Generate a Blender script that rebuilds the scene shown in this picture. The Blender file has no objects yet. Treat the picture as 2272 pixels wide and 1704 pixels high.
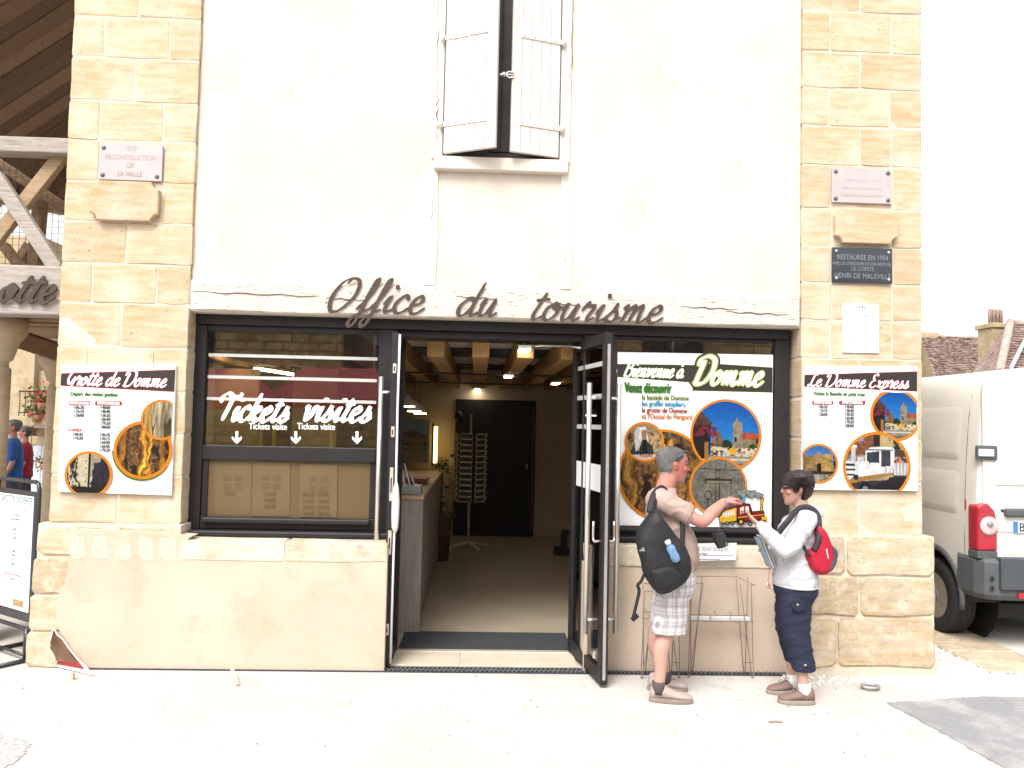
import bpy, bmesh, math, random
import numpy as np
from mathutils import Vector, Matrix
random.seed(7); rng = np.random.RandomState(7)
SC = bpy.context.scene
COL = SC.collection
rad = math.radians

# ------------------------------------------------------------------ camera
IW, IH, FOC, KD = 2272.0, 1704.0, 1767.0, 1.02712
YAW, PITCH, ROLL = rad(2.29), rad(2.746), rad(1.268)
CH, CD = 1.87, 6.15                                   # camera height, distance to the facade plane (y = 0)
_f = np.array([math.sin(YAW)*math.cos(PITCH), math.cos(YAW)*math.cos(PITCH), math.sin(PITCH)])
_r = np.array([math.cos(YAW), -math.sin(YAW), 0.0]); _u = np.cross(_r, _f)
CR = math.cos(ROLL)*_r + math.sin(ROLL)*_u; CU = -math.sin(ROLL)*_r + math.cos(ROLL)*_u; CF = _f
cam = bpy.data.cameras.new('camera'); cam_o = bpy.data.objects.new('camera', cam); COL.objects.link(cam_o)
cam.sensor_width = 36.0; cam.lens = 36.0*FOC/IW; cam.clip_start = 0.05; cam.clip_end = 2000
M = Matrix.Identity(4)
for i in range(3):
    M[i][0], M[i][1], M[i][2] = CR[i], CU[i], -CF[i]
M[0][3], M[1][3], M[2][3] = 0.0, -CD, CH
cam_o.matrix_world = M
SC.camera = cam_o

# ------------------------------------------------------------------ world, sun, exposure
SUN_EL, SUN_AZ = 52.0, 205.0     # azimuth clockwise from +y: the sun stands behind the camera, to its left
w = bpy.data.worlds.new('World'); SC.world = w; w.use_nodes = True
nt = w.node_tree; nt.nodes.clear()
sky = nt.nodes.new('ShaderNodeTexSky'); sky.sky_type = 'NISHITA'; sky.sun_disc = False
sky.sun_elevation = rad(SUN_EL); sky.sun_rotation = rad(SUN_AZ); sky.air_density = 1.0; sky.dust_density = 4.0; sky.ozone_density = 1.0
hs = nt.nodes.new('ShaderNodeHueSaturation'); hs.inputs['Saturation'].default_value = 0.10     # overcast: the blue is gone
bg = nt.nodes.new('ShaderNodeBackground'); bg.inputs['Strength'].default_value = 0.15
wo = nt.nodes.new('ShaderNodeOutputWorld')
nt.links.new(sky.outputs[0], hs.inputs['Color']); nt.links.new(hs.outputs[0], bg.inputs[0]); nt.links.new(bg.outputs[0], wo.inputs[0])
sl = bpy.data.lights.new('sun', 'SUN'); sl.energy = 1.3; sl.angle = rad(24); sl.color = (1.0, 0.965, 0.91)
so = bpy.data.objects.new('sun', sl); COL.objects.link(so)
_az = rad(SUN_AZ); _d = Vector((math.sin(_az)*math.cos(rad(SUN_EL)), math.cos(_az)*math.cos(rad(SUN_EL)), math.sin(rad(SUN_EL))))
so.rotation_euler = _d.to_track_quat('Z', 'Y').to_euler()
so.location = (-4, -10, 12)
vs = SC.view_settings; vs.view_transform = 'Standard'; vs.look = 'None'; vs.gamma = 1.0; vs.use_curve_mapping = False
vs.exposure = 1.24
try:
    SC.cycles.use_denoising = True
    SC.cycles.max_bounces = 10; SC.cycles.transparent_max_bounces = 16; SC.cycles.diffuse_bounces = 5
    SC.cycles.sample_clamp_indirect = 6.0
    SC.cycles.caustics_reflective = False; SC.cycles.caustics_refractive = False
except Exception:
    pass

# ------------------------------------------------------------------ pixels of the photograph -> points
def ray(px, py):
    a = (px-IW/2)/FOC; b = -(py-IH/2)/FOC
    return a*CR + b*CU + CF
def S(px, py, y=0.0):            # source pixel on the upright plane at depth y -> (x, z)
    d = ray(px, py); t = (CD+y)/d[1]
    return float(d[0]*t), float(CH+d[2]*t)
def W(px, py, y=0.0): return S(px*KD, py*KD, y)
def S3(px, py, y=0.0):
    x, z = S(px, py, y); return Vector((x, y, z))
def W3(px, py, y=0.0): return S3(px*KD, py*KD, y)
def G(px, py, z=0.0):            # pixel of the 2212-wide view on the ground
    d = ray(px*KD, py*KD); t = (z-CH)/d[2]
    return Vector((float(d[0]*t), float(d[1]*t-CD), z))

# ------------------------------------------------------------------ materials
MATS = {}
def lin(r, g, b):                # 0..255 sRGB -> linear
    def c(v):
        v /= 255.0
        return v/12.92 if v <= 0.04045 else ((v+0.055)/1.055)**2.4
    return (c(r), c(g), c(b))
def sc3(c, s): return tuple(min(1, x*s) for x in c)
def node_mat(name):
    m = bpy.data.materials.new(name); m.use_nodes = True
    t = m.node_tree; b = t.nodes['Principled BSDF']
    return m, t, b
def N(t, kind, **kw):
    n = t.nodes.new(kind)
    for k, v in kw.items():
        if k in n.inputs: n.inputs[k].default_value = v
        else: setattr(n, k, v)
    return n
def mixc(t, fac, a, b, mode='MIX'):
    n = t.nodes.new('ShaderNodeMix'); n.data_type = 'RGBA'; n.blend_type = mode; n.clamp_result = True
    for key, v in ((0, fac), (6, a), (7, b)):
        if isinstance(v, bpy.types.NodeSocket): t.links.new(v, n.inputs[key])
        elif key == 0: n.inputs[0].default_value = v
        else: n.inputs[key].default_value = (*v[:3], 1)
    return n.outputs[2]
def ramp(t, sock, stops):
    r = t.nodes.new('ShaderNodeValToRGB'); t.links.new(sock, r.inputs[0])
    e = r.color_ramp.elements
    while len(e) < len(stops): e.new(0.5)
    for el, (p, c) in zip(e, stops):
        el.position = p; el.color = (c, c, c, 1) if not hasattr(c, '__len__') else (*c[:3], 1)
    return r.outputs[0]
def coords(t, stretch=(1, 1, 1), world=False, rnd=False):
    if world:
        g = t.nodes.new('ShaderNodeNewGeometry'); s = g.outputs['Position']
    else:
        g = t.nodes.new('ShaderNodeTexCoord'); s = g.outputs['Object']
    mp = t.nodes.new('ShaderNodeMapping'); mp.inputs['Scale'].default_value = stretch
    t.links.new(s, mp.inputs[0])
    if rnd:
        oi = t.nodes.new('ShaderNodeObjectInfo'); sc = N(t, 'ShaderNodeVectorMath', operation='SCALE')
        cb = t.nodes.new('ShaderNodeCombineXYZ')
        for i in range(3): t.links.new(oi.outputs['Random'], cb.inputs[i])
        t.links.new(cb.outputs[0], sc.inputs[0]); sc.inputs['Scale'].default_value = 37.0
        t.links.new(sc.outputs[0], mp.inputs['Location'])
    return mp.outputs[0]
def noise(t, vec, scale, detail=4, rough=0.55):
    n = N(t, 'ShaderNodeTexNoise', Scale=scale, Detail=detail, Roughness=rough); t.links.new(vec, n.inputs['Vector'])
    return n.outputs['Fac']
def bumpn(t, b, sock, strength=0.2, dist=0.005):
    n = N(t, 'ShaderNodeBump', Strength=strength, Distance=dist); t.links.new(sock, n.inputs['Height']); t.links.new(n.outputs[0], b.inputs['Normal'])
def pm(name, col, rough=0.7, var=0.12, scale=6, bump=0.0, bscale=80, stretch=(1, 1, 1), metal=0.0, spec=0.4, rnd=0.0, coat=0.0):
    """plain procedural material: a colour with a cloudy variation, a fine grain and a little relief"""
    if name in MATS: return MATS[name]
    m, t, b = node_mat(name)
    v = coords(t, stretch, rnd=bool(rnd))
    lo = sc3(col, 1-var); hi = sc3(col, 1+var)
    c = mixc(t, ramp(t, noise(t, v, scale), [(0.3, 0.0), (0.7, 1.0)]), lo, hi)
    if rnd:
        oi = t.nodes.new('ShaderNodeObjectInfo')
        c = mixc(t, 1.0, c, ramp(t, oi.outputs['Random'], [(0.0, 1-rnd), (1.0, 1.0)]), 'MULTIPLY')
    t.links.new(c, b.inputs['Base Color'])
    b.inputs['Roughness'].default_value = rough; b.inputs['Metallic'].default_value = metal
    b.inputs['Specular IOR Level'].default_value = spec
    if coat: b.inputs['Coat Weight'].default_value = coat; b.inputs['Coat Roughness'].default_value = 0.08
    if bump: bumpn(t, b, noise(t, v, bscale, 5, 0.6), bump)
    MATS[name] = m; return m
def emit(name, col, s):
    if name in MATS: return MATS[name]
    m, t, b = node_mat(name)
    b.inputs['Base Color'].default_value = (*col, 1); b.inputs['Emission Color'].default_value = (*col, 1); b.inputs['Emission Strength'].default_value = s
    MATS[name] = m; return m
def glass(name, tint=(0.93, 0.95, 0.94), ior=1.6, rough=0.0):
    if name in MATS: return MATS[name]
    m = bpy.data.materials.new(name); m.use_nodes = True; t = m.node_tree; t.nodes.clear()
    o = t.nodes.new('ShaderNodeOutputMaterial'); mx = t.nodes.new('ShaderNodeMixShader'); fr = N(t, 'ShaderNodeFresnel', IOR=ior)
    tr = t.nodes.new('ShaderNodeBsdfTransparent'); tr.inputs[0].default_value = (*tint, 1)
    gl = t.nodes.new('ShaderNodeBsdfGlossy'); gl.inputs['Roughness'].default_value = rough; gl.inputs[0].default_value = (1, 1, 1, 1)
    t.links.new(fr.outputs[0], mx.inputs[0]); t.links.new(tr.outputs[0], mx.inputs[1]); t.links.new(gl.outputs[0], mx.inputs[2]); t.links.new(mx.outputs[0], o.inputs[0])
    MATS[name] = m; return m
def attr_mat(name, rough=0.5, spec=0.3, bump=0.0, sss=0.0):
    if name in MATS: return MATS[name]
    m, t, b = node_mat(name)
    a = t.nodes.new('ShaderNodeVertexColor'); a.layer_name = 'Col'
    t.links.new(a.outputs[0], b.inputs['Base Color']); b.inputs['Roughness'].default_value = rough; b.inputs['Specular IOR Level'].default_value = spec
    if bump: bumpn(t, b, noise(t, coords(t), 140, 4), bump, 0.002)
    if sss: b.inputs['Subsurface Weight'].default_value = sss; b.inputs['Subsurface Radius'].default_value = (0.02, 0.008, 0.004); b.inputs['Subsurface Scale'].default_value = 0.4
    MATS[name] = m; return m

def stone_mat(name, base, pits=0.5, streak=0.5, rnd=0.25, pale=(0.62, 0.53, 0.38), pale_amt=0.4, grime=0.0, bump=0.35):
    m, t, b = node_mat(name)
    v = coords(t, rnd=True); vs_ = coords(t, (1.2, 1.2, 9), rnd=True)
    big = noise(t, v, 2.6, 5, 0.6); st = noise(t, vs_, 3.0, 5, 0.6); fine = noise(t, v, 70, 4, 0.6)
    c = mixc(t, ramp(t, st, [(0.35, 0.0), (0.68, 1.0)]), sc3(base, 1.0), (base[0]*0.83, base[1]*0.74, base[2]*0.58))
    c = mixc(t, ramp(t, big, [(0.45, 0.0), (0.72, pale_amt)]), c, pale)
    oi = t.nodes.new('ShaderNodeObjectInfo')
    c = mixc(t, 1.0, c, ramp(t, oi.outputs['Random'], [(0.0, (1-rnd, 1-rnd*1.15, 1-rnd*1.5)), (0.6, (1, 1, 1)), (1.0, (1, 1, 1))]), 'MULTIPLY')
    c = mixc(t, 1.0, c, ramp(t, fine, [(0.2, 0.86), (0.8, 1.08)]), 'MULTIPLY')
    pn = noise(t, coords(t, (1, 1, 2.2), rnd=True), 26, 3, 0.5); mask = noise(t, v, 2.0, 2, 0.5)
    pm_ = N(t, 'ShaderNodeMath', operation='MULTIPLY'); t.links.new(ramp(t, pn, [(0.68, 0.0), (0.73, 1.0)]), pm_.inputs[0]); t.links.new(ramp(t, mask, [(0.42, 0.0), (0.6, pits)]), pm_.inputs[1])
    c = mixc(t, pm_.outputs[0], c, (0.16, 0.10, 0.05))
    if grime:
        gn = noise(t, coords(t, (1, 1, 1.6), rnd=True), 5, 8, 0.72)
        c = mixc(t, ramp(t, gn, [(0.52, 0.0), (0.68, grime)]), c, (0.30, 0.27, 0.23))
        g2 = noise(t, v, 9, 6, 0.7)
        c = mixc(t, ramp(t, g2, [(0.5, 0.0), (0.66, 0.55)]), c, (0.66, 0.60, 0.49))
    t.links.new(c, b.inputs['Base Color']); b.inputs['Roughness'].default_value = 0.9; b.inputs['Specular IOR Level'].default_value = 0.15
    h = N(t, 'ShaderNodeMath', operation='SUBTRACT'); t.links.new(noise(t, v, 24, 8, 0.7), h.inputs[0]); t.links.new(pm_.outputs[0], h.inputs[1])
    bumpn(t, b, h.outputs[0], bump, 0.01)
    MATS[name] = m; return m
def plaster_mat(name, a, bcol, patch=(0.78, 0.66, 0.5), amt=0.5, scale=0.9, bump=0.12):
    m, t, b = node_mat(name); v = coords(t, world=True)
    c = mixc(t, ramp(t, noise(t, v, scale, 6, 0.6), [(0.35, 0.0), (0.7, 1.0)]), a, bcol)
    c = mixc(t, ramp(t, noise(t, v, scale*2.7, 6, 0.65), [(0.52, 0.0), (0.75, amt)]), c, patch)
    c = mixc(t, 1.0, c, ramp(t, noise(t, v, 45, 4, 0.6), [(0.2, 0.94), (0.8, 1.04)]), 'MULTIPLY')
    t.links.new(c, b.inputs['Base Color']); b.inputs['Roughness'].default_value = 0.92; b.inputs['Specular IOR Level'].default_value = 0.12
    bumpn(t, b, noise(t, v, 60, 8, 0.7), bump, 0.006); MATS[name] = m; return m
def wood_mat(name, a, bcol, crack=(0.1, 0.08, 0.06), camt=0.6, stretch=(1.2, 14, 14), rough=0.8, bump=0.4, clo=0.6, rnd=True, scale=4.0, tone=0.9):
    m, t, b = node_mat(name); v = coords(t, stretch, rnd=rnd)
    n1 = noise(t, v, scale, 6, 0.62)
    c = mixc(t, ramp(t, n1, [(0.32, 0.0), (0.68, 1.0)]), a, bcol)
    cr = ramp(t, noise(t, v, scale*1.9, 5, 0.6), [(clo, 0.0), (clo+0.07, camt)])
    c = mixc(t, cr, c, crack)
    if rnd:
        oi = t.nodes.new('ShaderNodeObjectInfo'); c = mixc(t, 1.0, c, ramp(t, oi.outputs['Random'], [(0.0, tone), (1.0, 1.0)]), 'MULTIPLY')
    t.links.new(c, b.inputs['Base Color']); b.inputs['Roughness'].default_value = rough; b.inputs['Specular IOR Level'].default_value = 0.25
    h = N(t, 'ShaderNodeMath', operation='SUBTRACT'); t.links.new(n1, h.inputs[0]); t.links.new(cr, h.inputs[1]); bumpn(t, b, h.outputs[0], bump, 0.006)
    MATS[name] = m; return m

# ------------------------------------------------------------------ objects
ORG = {}
def tag(o, label=None, cat=None, group=None, kind=None):
    for k, v in (('label', label), ('category', cat), ('group', group), ('kind', kind)):
        if v: o[k] = v
    return o
def thing(name, loc, label, cat, group=None):
    o = bpy.data.objects.new(name, None); COL.objects.link(o); o.location = loc; o.empty_display_size = 0.1
    ORG[o.name] = Vector(loc); return tag(o, label, cat, group)
def link(name, me, parent=None):
    o = bpy.data.objects.new(name, me); COL.objects.link(o)
    if parent is not None: o.parent = parent; ORG[o.name] = ORG[parent.name].copy()
    else: ORG[o.name] = Vector((0, 0, 0))
    return o
class MB:
    def __init__(s): s.v = []; s.f = []; s.m = []; s.s = []
    def add(s, vs_, fs, mi=0, sm=False):
        o = len(s.v); s.v += [tuple(p) for p in vs_]
        for f in fs: s.f.append(tuple(i+o for i in f)); s.m.append(mi); s.s.append(sm)
        return s
    def box(s, x0, x1, y0, y1, z0, z1, mi=0):
        v = [(x, y, z) for z in (z0, z1) for y in (y0, y1) for x in (x0, x1)]
        return s.add(v, [(0, 2, 3, 1), (4, 5, 7, 6), (0, 1, 5, 4), (2, 6, 7, 3), (0, 4, 6, 2), (1, 3, 7, 5)], mi)
    def bar(s, a, b, wx, wy, up=(0, 0, 1), mi=0):     # square bar from a to b, wx wide sideways, wy along up
        a = Vector(a); b = Vector(b); d = (b-a).normalized(); x = d.cross(Vector(up))
        if x.length < 1e-4: x = d.cross(Vector((0, 1, 0)))
        x.normalize(); y = x.cross(d).normalized(); x *= wx/2; y *= wy/2
        v = [a-x-y, a+x-y, a+x+y, a-x+y, b-x-y, b+x-y, b+x+y, b-x+y]
        return s.add(v, [(0, 1, 2, 3)[::-1], (4, 5, 6, 7), (0, 1, 5, 4), (1, 2, 6, 5), (2, 3, 7, 6), (3, 0, 4, 7)], mi)
    def prism(s, pts, y0, y1, mi=0):                  # polygon in x,z pushed from y0 (front) to y1
        n = len(pts); ar = sum(pts[i][0]*pts[(i+1) % n][1]-pts[(i+1) % n][0]*pts[i][1] for i in range(n))
        if ar < 0: pts = pts[::-1]
        v = [(p[0], y0, p[1]) for p in pts]+[(p[0], y1, p[1]) for p in pts]
        f = [tuple(range(n)), tuple(range(2*n-1, n-1, -1))]+[((i+1) % n, i, n+i, n+(i+1) % n) for i in range(n)]
        return s.add(v, f, mi)
    def loft(s, rings, mi=0, sm=True, cap=True, closed=False):
        n = len(rings[0]); v = [p for r in rings for p in r]; f = []
        k = len(rings)
        for i in range(k if closed else k-1):
            j = (i+1) % k
            for q in range(n):
                p = (q+1) % n; f.append((i*n+q, i*n+p, j*n+p, j*n+q))
        o = len(s.v); s.add(v, f, mi, sm)
        if cap and not closed:
            s.f.append(tuple(o+q for q in range(n-1, -1, -1))); s.m.append(mi); s.s.append(False)
            s.f.append(tuple(o+(k-1)*n+q for q in range(n))); s.m.append(mi); s.s.append(False)
        return s
    def tube(s, pts, r, n=8, mi=0, closed=False, flat=1.0, ref=None):
        pts = [Vector(p) for p in pts]; k = len(pts); rings = []; prev = None
        for i, p in enumerate(pts):
            a = pts[i-1] if (i > 0 or closed) else p; b = pts[(i+1) % k] if (i < k-1 or closed) else p
            d = (b-a).normalized()
            if prev is None:
                x = d.cross(Vector(ref) if ref else Vector((0, 0, 1)))
                if x.length < 0.05: x = d.cross(Vector((0, 1, 0)))
            else:
                x = prev-d*prev.dot(d)
            x.normalize(); prev = x; y = d.cross(x); rr = r[i] if hasattr(r, '__len__') else r
            rings.append([p+x*rr*math.cos(2*math.pi*q/n)+y*rr*flat*math.sin(2*math.pi*q/n) for q in range(n)])
        return s.loft(rings, mi, True, not closed, closed)
    def lathe(s, prof, c, n=20, mi=0, axis='z', sm=True, closed=False):
        rings = []
        for r, h in prof:
            ring = []
            for q in range(n):
                a = 2*math.pi*q/n; u, w_ = r*math.cos(a), r*math.sin(a)
                ring.append({'z': (c[0]+u, c[1]+w_, c[2]+h), 'x': (c[0]+h, c[1]+u, c[2]+w_), 'y': (c[0]+w_, c[1]+h, c[2]+u)}[axis])
            rings.append(ring)
        return s.loft(rings, mi, sm, not closed, closed)
    def ball(s, c, r, n=12, mi=0, rot=None):
        if not hasattr(r, '__len__'): r = (r, r, r)
        rings = []
        for i in range(1, n//2+2):
            th = math.pi*(i-0.5)/(n//2+1.0); ring = []
            for q in range(n):
                a = 2*math.pi*q/n; p = Vector((math.sin(th)*math.cos(a)*r[0], math.sin(th)*math.sin(a)*r[1], -math.cos(th)*r[2]))
                if rot is not None: p = rot @ p
                ring.append(Vector(c)+p)
            rings.append(ring)
        return s.loft(rings, mi, True)
    def mesh(s, name, mats, off=(0, 0, 0)):
        me = bpy.data.meshes.new(name); ox, oy, oz = off
        me.from_pydata([(p[0]-ox, p[1]-oy, p[2]-oz) for p in s.v], [], s.f)
        for m in (mats if isinstance(mats, (list, tuple)) else [mats]): me.materials.append(m)
        me.polygons.foreach_set('material_index', s.m); me.polygons.foreach_set('use_smooth', s.s); me.update()
        return me
    def build(s, name, mats, parent=None, bevel=0.0, seg=2, label=None):
        off = ORG[parent.name] if parent is not None else (0, 0, 0)
        o = link(name, s.mesh(name, mats, off), parent)
        if bevel:
            b = o.modifiers.new('bevel', 'BEVEL'); b.width = bevel; b.segments = seg; b.limit_method = 'ANGLE'; b.angle_limit = rad(40)
        if label: o['label'] = label
        return o
def box(name, mat, parent, x0, x1, y0, y1, z0, z1, bevel=0.0, seg=2):
    return MB().box(x0, x1, y0, y1, z0, z1).build(name, mat, parent, bevel, seg)
def rough_block(name, mat, parent, x0, x1, y0, y1, z0, z1, bev=0.008, jit=0.003, rr=random):
    """one dressed stone: a cube with chipped, uneven edges"""
    m = MB(); j = lambda: rr.uniform(-jit, jit)
    def ring(y, ins, jj):
        c = min(bev*2.2, (x1-x0)*0.2, (z1-z0)*0.2)
        a0, a1, b0, b1 = x0+ins, x1-ins, z0+ins, z1-ins
        pts = [(a0+c, b0), ((a0+a1)/2, b0), (a1-c, b0), (a1, b0+c), (a1, (b0+b1)/2), (a1, b1-c), (a1-c, b1), ((a0+a1)/2, b1), (a0+c, b1), (a0, b1-c), (a0, (b0+b1)/2), (a0, b0+c)]
        return [(p[0]+j()*jj, y+j()*0.4*jj, p[1]+j()*jj) for p in pts]
    m.loft([ring(y0, bev, 1.6), ring(y0+bev, 0.0, 1.0), ring(y1, 0.0, 0.2)][::-1], sm=False)
    return m.build(name, mat, parent)
def catmull(pts, n=8, closed=False):
    P = [Vector(p) for p in pts]; k = len(P); out = []
    for i in range(k if closed else k-1):
        p0 = P[(i-1) % k] if (i > 0 or closed) else P[0]*2-P[1]
        p1 = P[i]; p2 = P[(i+1) % k]; p3 = P[(i+2) % k] if (i+2 < k or closed) else P[-1]*2-P[-2]
        for q in range(n):
            t = q/n; out.append(0.5*((2*p1)+(p2-p0)*t+(2*p0-5*p1+4*p2-p3)*t*t+(-p0+3*p1-3*p2+p3)*t*t*t))
    if not closed: out.append(P[-1])
    return out
def solid(m, voxel=0.008, smooth=4, fac=0.5, displace=None):
    """unite overlapping closed shapes into one continuous surface (voxel remesh) and return the mesh"""
    me = m.mesh('tmp', []); o = bpy.data.objects.new('tmp', me); COL.objects.link(o)
    r = o.modifiers.new('r', 'REMESH'); r.mode = 'VOXEL'; r.voxel_size = voxel; r.use_smooth_shade = True
    if smooth: s_ = o.modifiers.new('s', 'SMOOTH'); s_.iterations = smooth; s_.factor = fac
    dg = bpy.context.evaluated_depsgraph_get(); out = bpy.data.meshes.new_from_object(o.evaluated_get(dg))
    bpy.data.objects.remove(o); bpy.data.meshes.remove(me)
    if displace:
        n = len(out.vertices); co = np.empty(n*3); out.vertices.foreach_get('co', co); co = co.reshape(-1, 3)
        no = np.empty(n*3); out.vertices.foreach_get('normal', no); no = no.reshape(-1, 3)
        co = co+no*displace(co)[:, None]; out.vertices.foreach_set('co', co.ravel()); out.update()
    out.polygons.foreach_set('use_smooth', [True]*len(out.polygons))
    return out
def put_mesh(name, me, mat, parent):
    """link a world-space mesh as a part"""
    off = ORG[parent.name] if parent is not None else Vector((0, 0, 0))
    me.transform(Matrix.Translation(-off)); me.materials.clear(); me.materials.append(mat); me.name = name
    return link(name, me, parent)
def paint(me, fn):
    """per-vertex colour from position (for skin, prints)"""
    n = len(me.vertices); co = np.empty(n*3); me.vertices.foreach_get('co', co); co = co.reshape(-1, 3)
    c = np.ones((n, 4)); c[:, :3] = fn(co)
    a = me.color_attributes.new('Col', 'FLOAT_COLOR', 'POINT'); a.data.foreach_set('color', c.ravel())
def vnoise(x, y, seed=0):
    """value noise for prints and folds"""
    def h(i, j):
        v = np.sin(i*127.1+j*311.7+seed*74.7)*43758.5453; return v-np.floor(v)
    xi, yi = np.floor(x), np.floor(y); fx, fy = x-xi, y-yi; fx = fx*fx*(3-2*fx); fy = fy*fy*(3-2*fy)
    return (h(xi, yi)*(1-fx)+h(xi+1, yi)*fx)*(1-fy)+(h(xi, yi+1)*(1-fx)+h(xi+1, yi+1)*fx)*fy
def fnoise(x, y, seed=0, o=4):
    s, a, t = 0, 0.5, 0
    for i in range(o): s = s+a*vnoise(x*2**i, y*2**i, seed+i); t += a; a *= 0.55
    return s/t

# ------------------------------------------------------------------ lettering
GL = {
 'a': (1.05, [[(.75, .85), (.45, 1), (.1, .6), (.1, .15), (.35, 0), (.65, .4), (.78, .95)], [(.78, .95), (.72, .3), (.85, .02), (1.1, .25)]]),
 'c': (.8, [[(.62, .75), (.6, .95), (.4, 1), (.12, .6), (.12, .2), (.35, 0), (.6, .1), (.85, .35)]]),
 'd': (1.05, [[(.75, .85), (.45, 1), (.1, .6), (.1, .15), (.35, 0), (.65, .4), (.8, .95)], [(.98, 1.95), (.8, 1), (.72, .3), (.85, .02), (1.1, .25)]]),
 'e': (.8, [[(.1, .45), (.45, .55), (.6, .8), (.45, 1), (.2, .8), (.1, .35), (.25, .02), (.5, .03), (.85, .35)]]),
 'f': (.62, [[(0, .15), (.35, .7), (.6, 1.4), (.64, 1.85), (.52, 1.85), (.4, 1.2), (.3, .3), (.2, -.5), (.02, -.85), (-.14, -.6), (.05, -.25), (.35, 0), (.65, .2)]]),
 'i': (.55, [[(.05, .45), (.3, .95), (.2, .3), (.3, .02), (.6, .25)], [(.50, 1.36), (.45, 1.48), (.41, 1.62)]]),
 'k': (.9, [[(.45, 1.95), (.2, .8), (.06, 0)], [(.15, .5), (.5, .95), (.68, .85), (.5, .6), (.22, .5), (.45, .15), (.62, 0), (.95, .3)]]),
 'm': (1.35, [[(.05, .75), (.2, .98), (.24, .6), (.13, 0)], [(.18, .4), (.45, .9), (.6, .95), (.6, .6), (.5, 0)], [(.55, .4), (.8, .9), (.98, .95), (.95, .5), (.95, .1), (1.1, .02), (1.35, .3)]]),
 'n': (.98, [[(.05, .75), (.2, .98), (.24, .6), (.13, 0)], [(.18, .4), (.45, .9), (.62, .95), (.6, .5), (.6, .1), (.75, .02), (1, .3)]]),
 'o': (.88, [[(.45, 1), (.15, .7), (.1, .2), (.35, 0), (.65, .3), (.7, .75), (.48, 1), (.42, .8), (.6, .7), (.92, .8)]]),
 'p': (.9, [[(.05, .7), (.27, .98), (.1, 0), (-.06, -.85)], [(.18, .4), (.5, .95), (.75, .85), (.7, .3), (.42, 0), (.15, .12)], [(.55, .05), (.95, .3)]]),
 'r': (.72, [[(.02, .6), (.25, 1.1), (.3, .9), (.55, .92), (.58, .75), (.42, .3), (.48, .02), (.76, .25)]]),
 's': (.78, [[(-.02, .15), (.3, .6), (.46, 1.08), (.42, .8), (.58, .4), (.45, .03), (.15, .05), (.12, .2)], [(.5, .08), (.82, .3)]]),
 't': (.62, [[(.5, 1.6), (.3, .8), (.18, .3), (.3, .02), (.65, .25)], [(.08, 1.12), (.4, 1.18), (.75, 1.22)]]),
 'u': (1.02, [[(.05, .6), (.25, 1), (.15, .35), (.25, .02), (.5, .2), (.77, .98), (.68, .3), (.8, .02), (1.05, .25)]]),
 'v': (.88, [[(.05, .8), (.2, 1), (.25, .4), (.32, .02), (.6, .4), (.7, .95), (.95, .85)]]),
 'x': (.82, [[(.05, .85), (.25, .95), (.4, .3), (.55, .02), (.85, .25)], [(.75, .95), (.1, .05)]]),
 'B': (1.3, [[(.42, 1.85), (.25, .9), (.08, -.02)], [(.0, 1.5), (.4, 1.98), (1.0, 1.95), (1.12, 1.5), (.85, 1.1), (.45, 1.02)], [(.5, 1.02), (1.05, .95), (1.15, .45), (.75, -.02), (.15, .05)]]),
 'D': (1.5, [[(.45, 1.7), (.27, .9), (.12, .05)], [(-.05, 1.3), (.1, 1.8), (.7, 2.0), (1.3, 1.7), (1.35, .9), (.9, .15), (.35, -.02), (-.05, .15)]]),
 'E': (1.05, [[(.95, 1.65), (.75, 1.95), (.38, 1.7), (.45, 1.15), (.72, 1.05)], [(.72, 1.05), (.2, .8), (.08, .25), (.45, -.02), (1, .35)]]),
 'G': (1.2, [[(1.0, 1.55), (.88, 1.95), (.4, 1.6), (.12, .8), (.3, .2), (.6, .25), (.98, 1.05)], [(1.0, 1.05), (.88, .1), (.6, -.6), (.2, -.7), (.1, -.35)]]),
 'L': (1.1, [[(.85, 1.55), (.95, 1.9), (.68, 1.85), (.45, 1.0), (.3, .25), (.05, .02), (0, .18), (.3, .2), (.7, -.02), (1.12, .3)]]),
 'O': (1.5, [[(.8, 1.98), (.35, 1.6), (.08, .8), (.25, .05), (.7, .1), (1.2, .9), (1.2, 1.7), (.85, 1.9), (.6, 1.6)]]),
 'T': (1.15, [[(-.05, 1.25), (.05, 1.7), (.4, 1.9), (.8, 1.7), (1.3, 1.72), (1.42, 1.95)], [(.85, 1.7), (.7, .9), (.5, 0)]]),
 ' ': (.6, []),
}
GL['à'] = (GL['a'][0], GL['a'][1]+[[(.3, 1.7), (.55, 1.35)]])
def script_strokes(text, xh, slant=0.28, track=0.0, wx=1.0):
    """brush-script text as (letter, [polylines]) in metres, baseline at 0, and its width"""
    out = []; x = 0
    for ch in text:
        adv, st = GL[ch]
        out.append((ch, [[((p.x+x)*wx*xh+p.y*slant*xh, p.y*xh) for p in catmull([(a, b, 0) for a, b in s], 7)] for s in st]))
        x += adv+track
    return out, x*wx*xh
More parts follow.
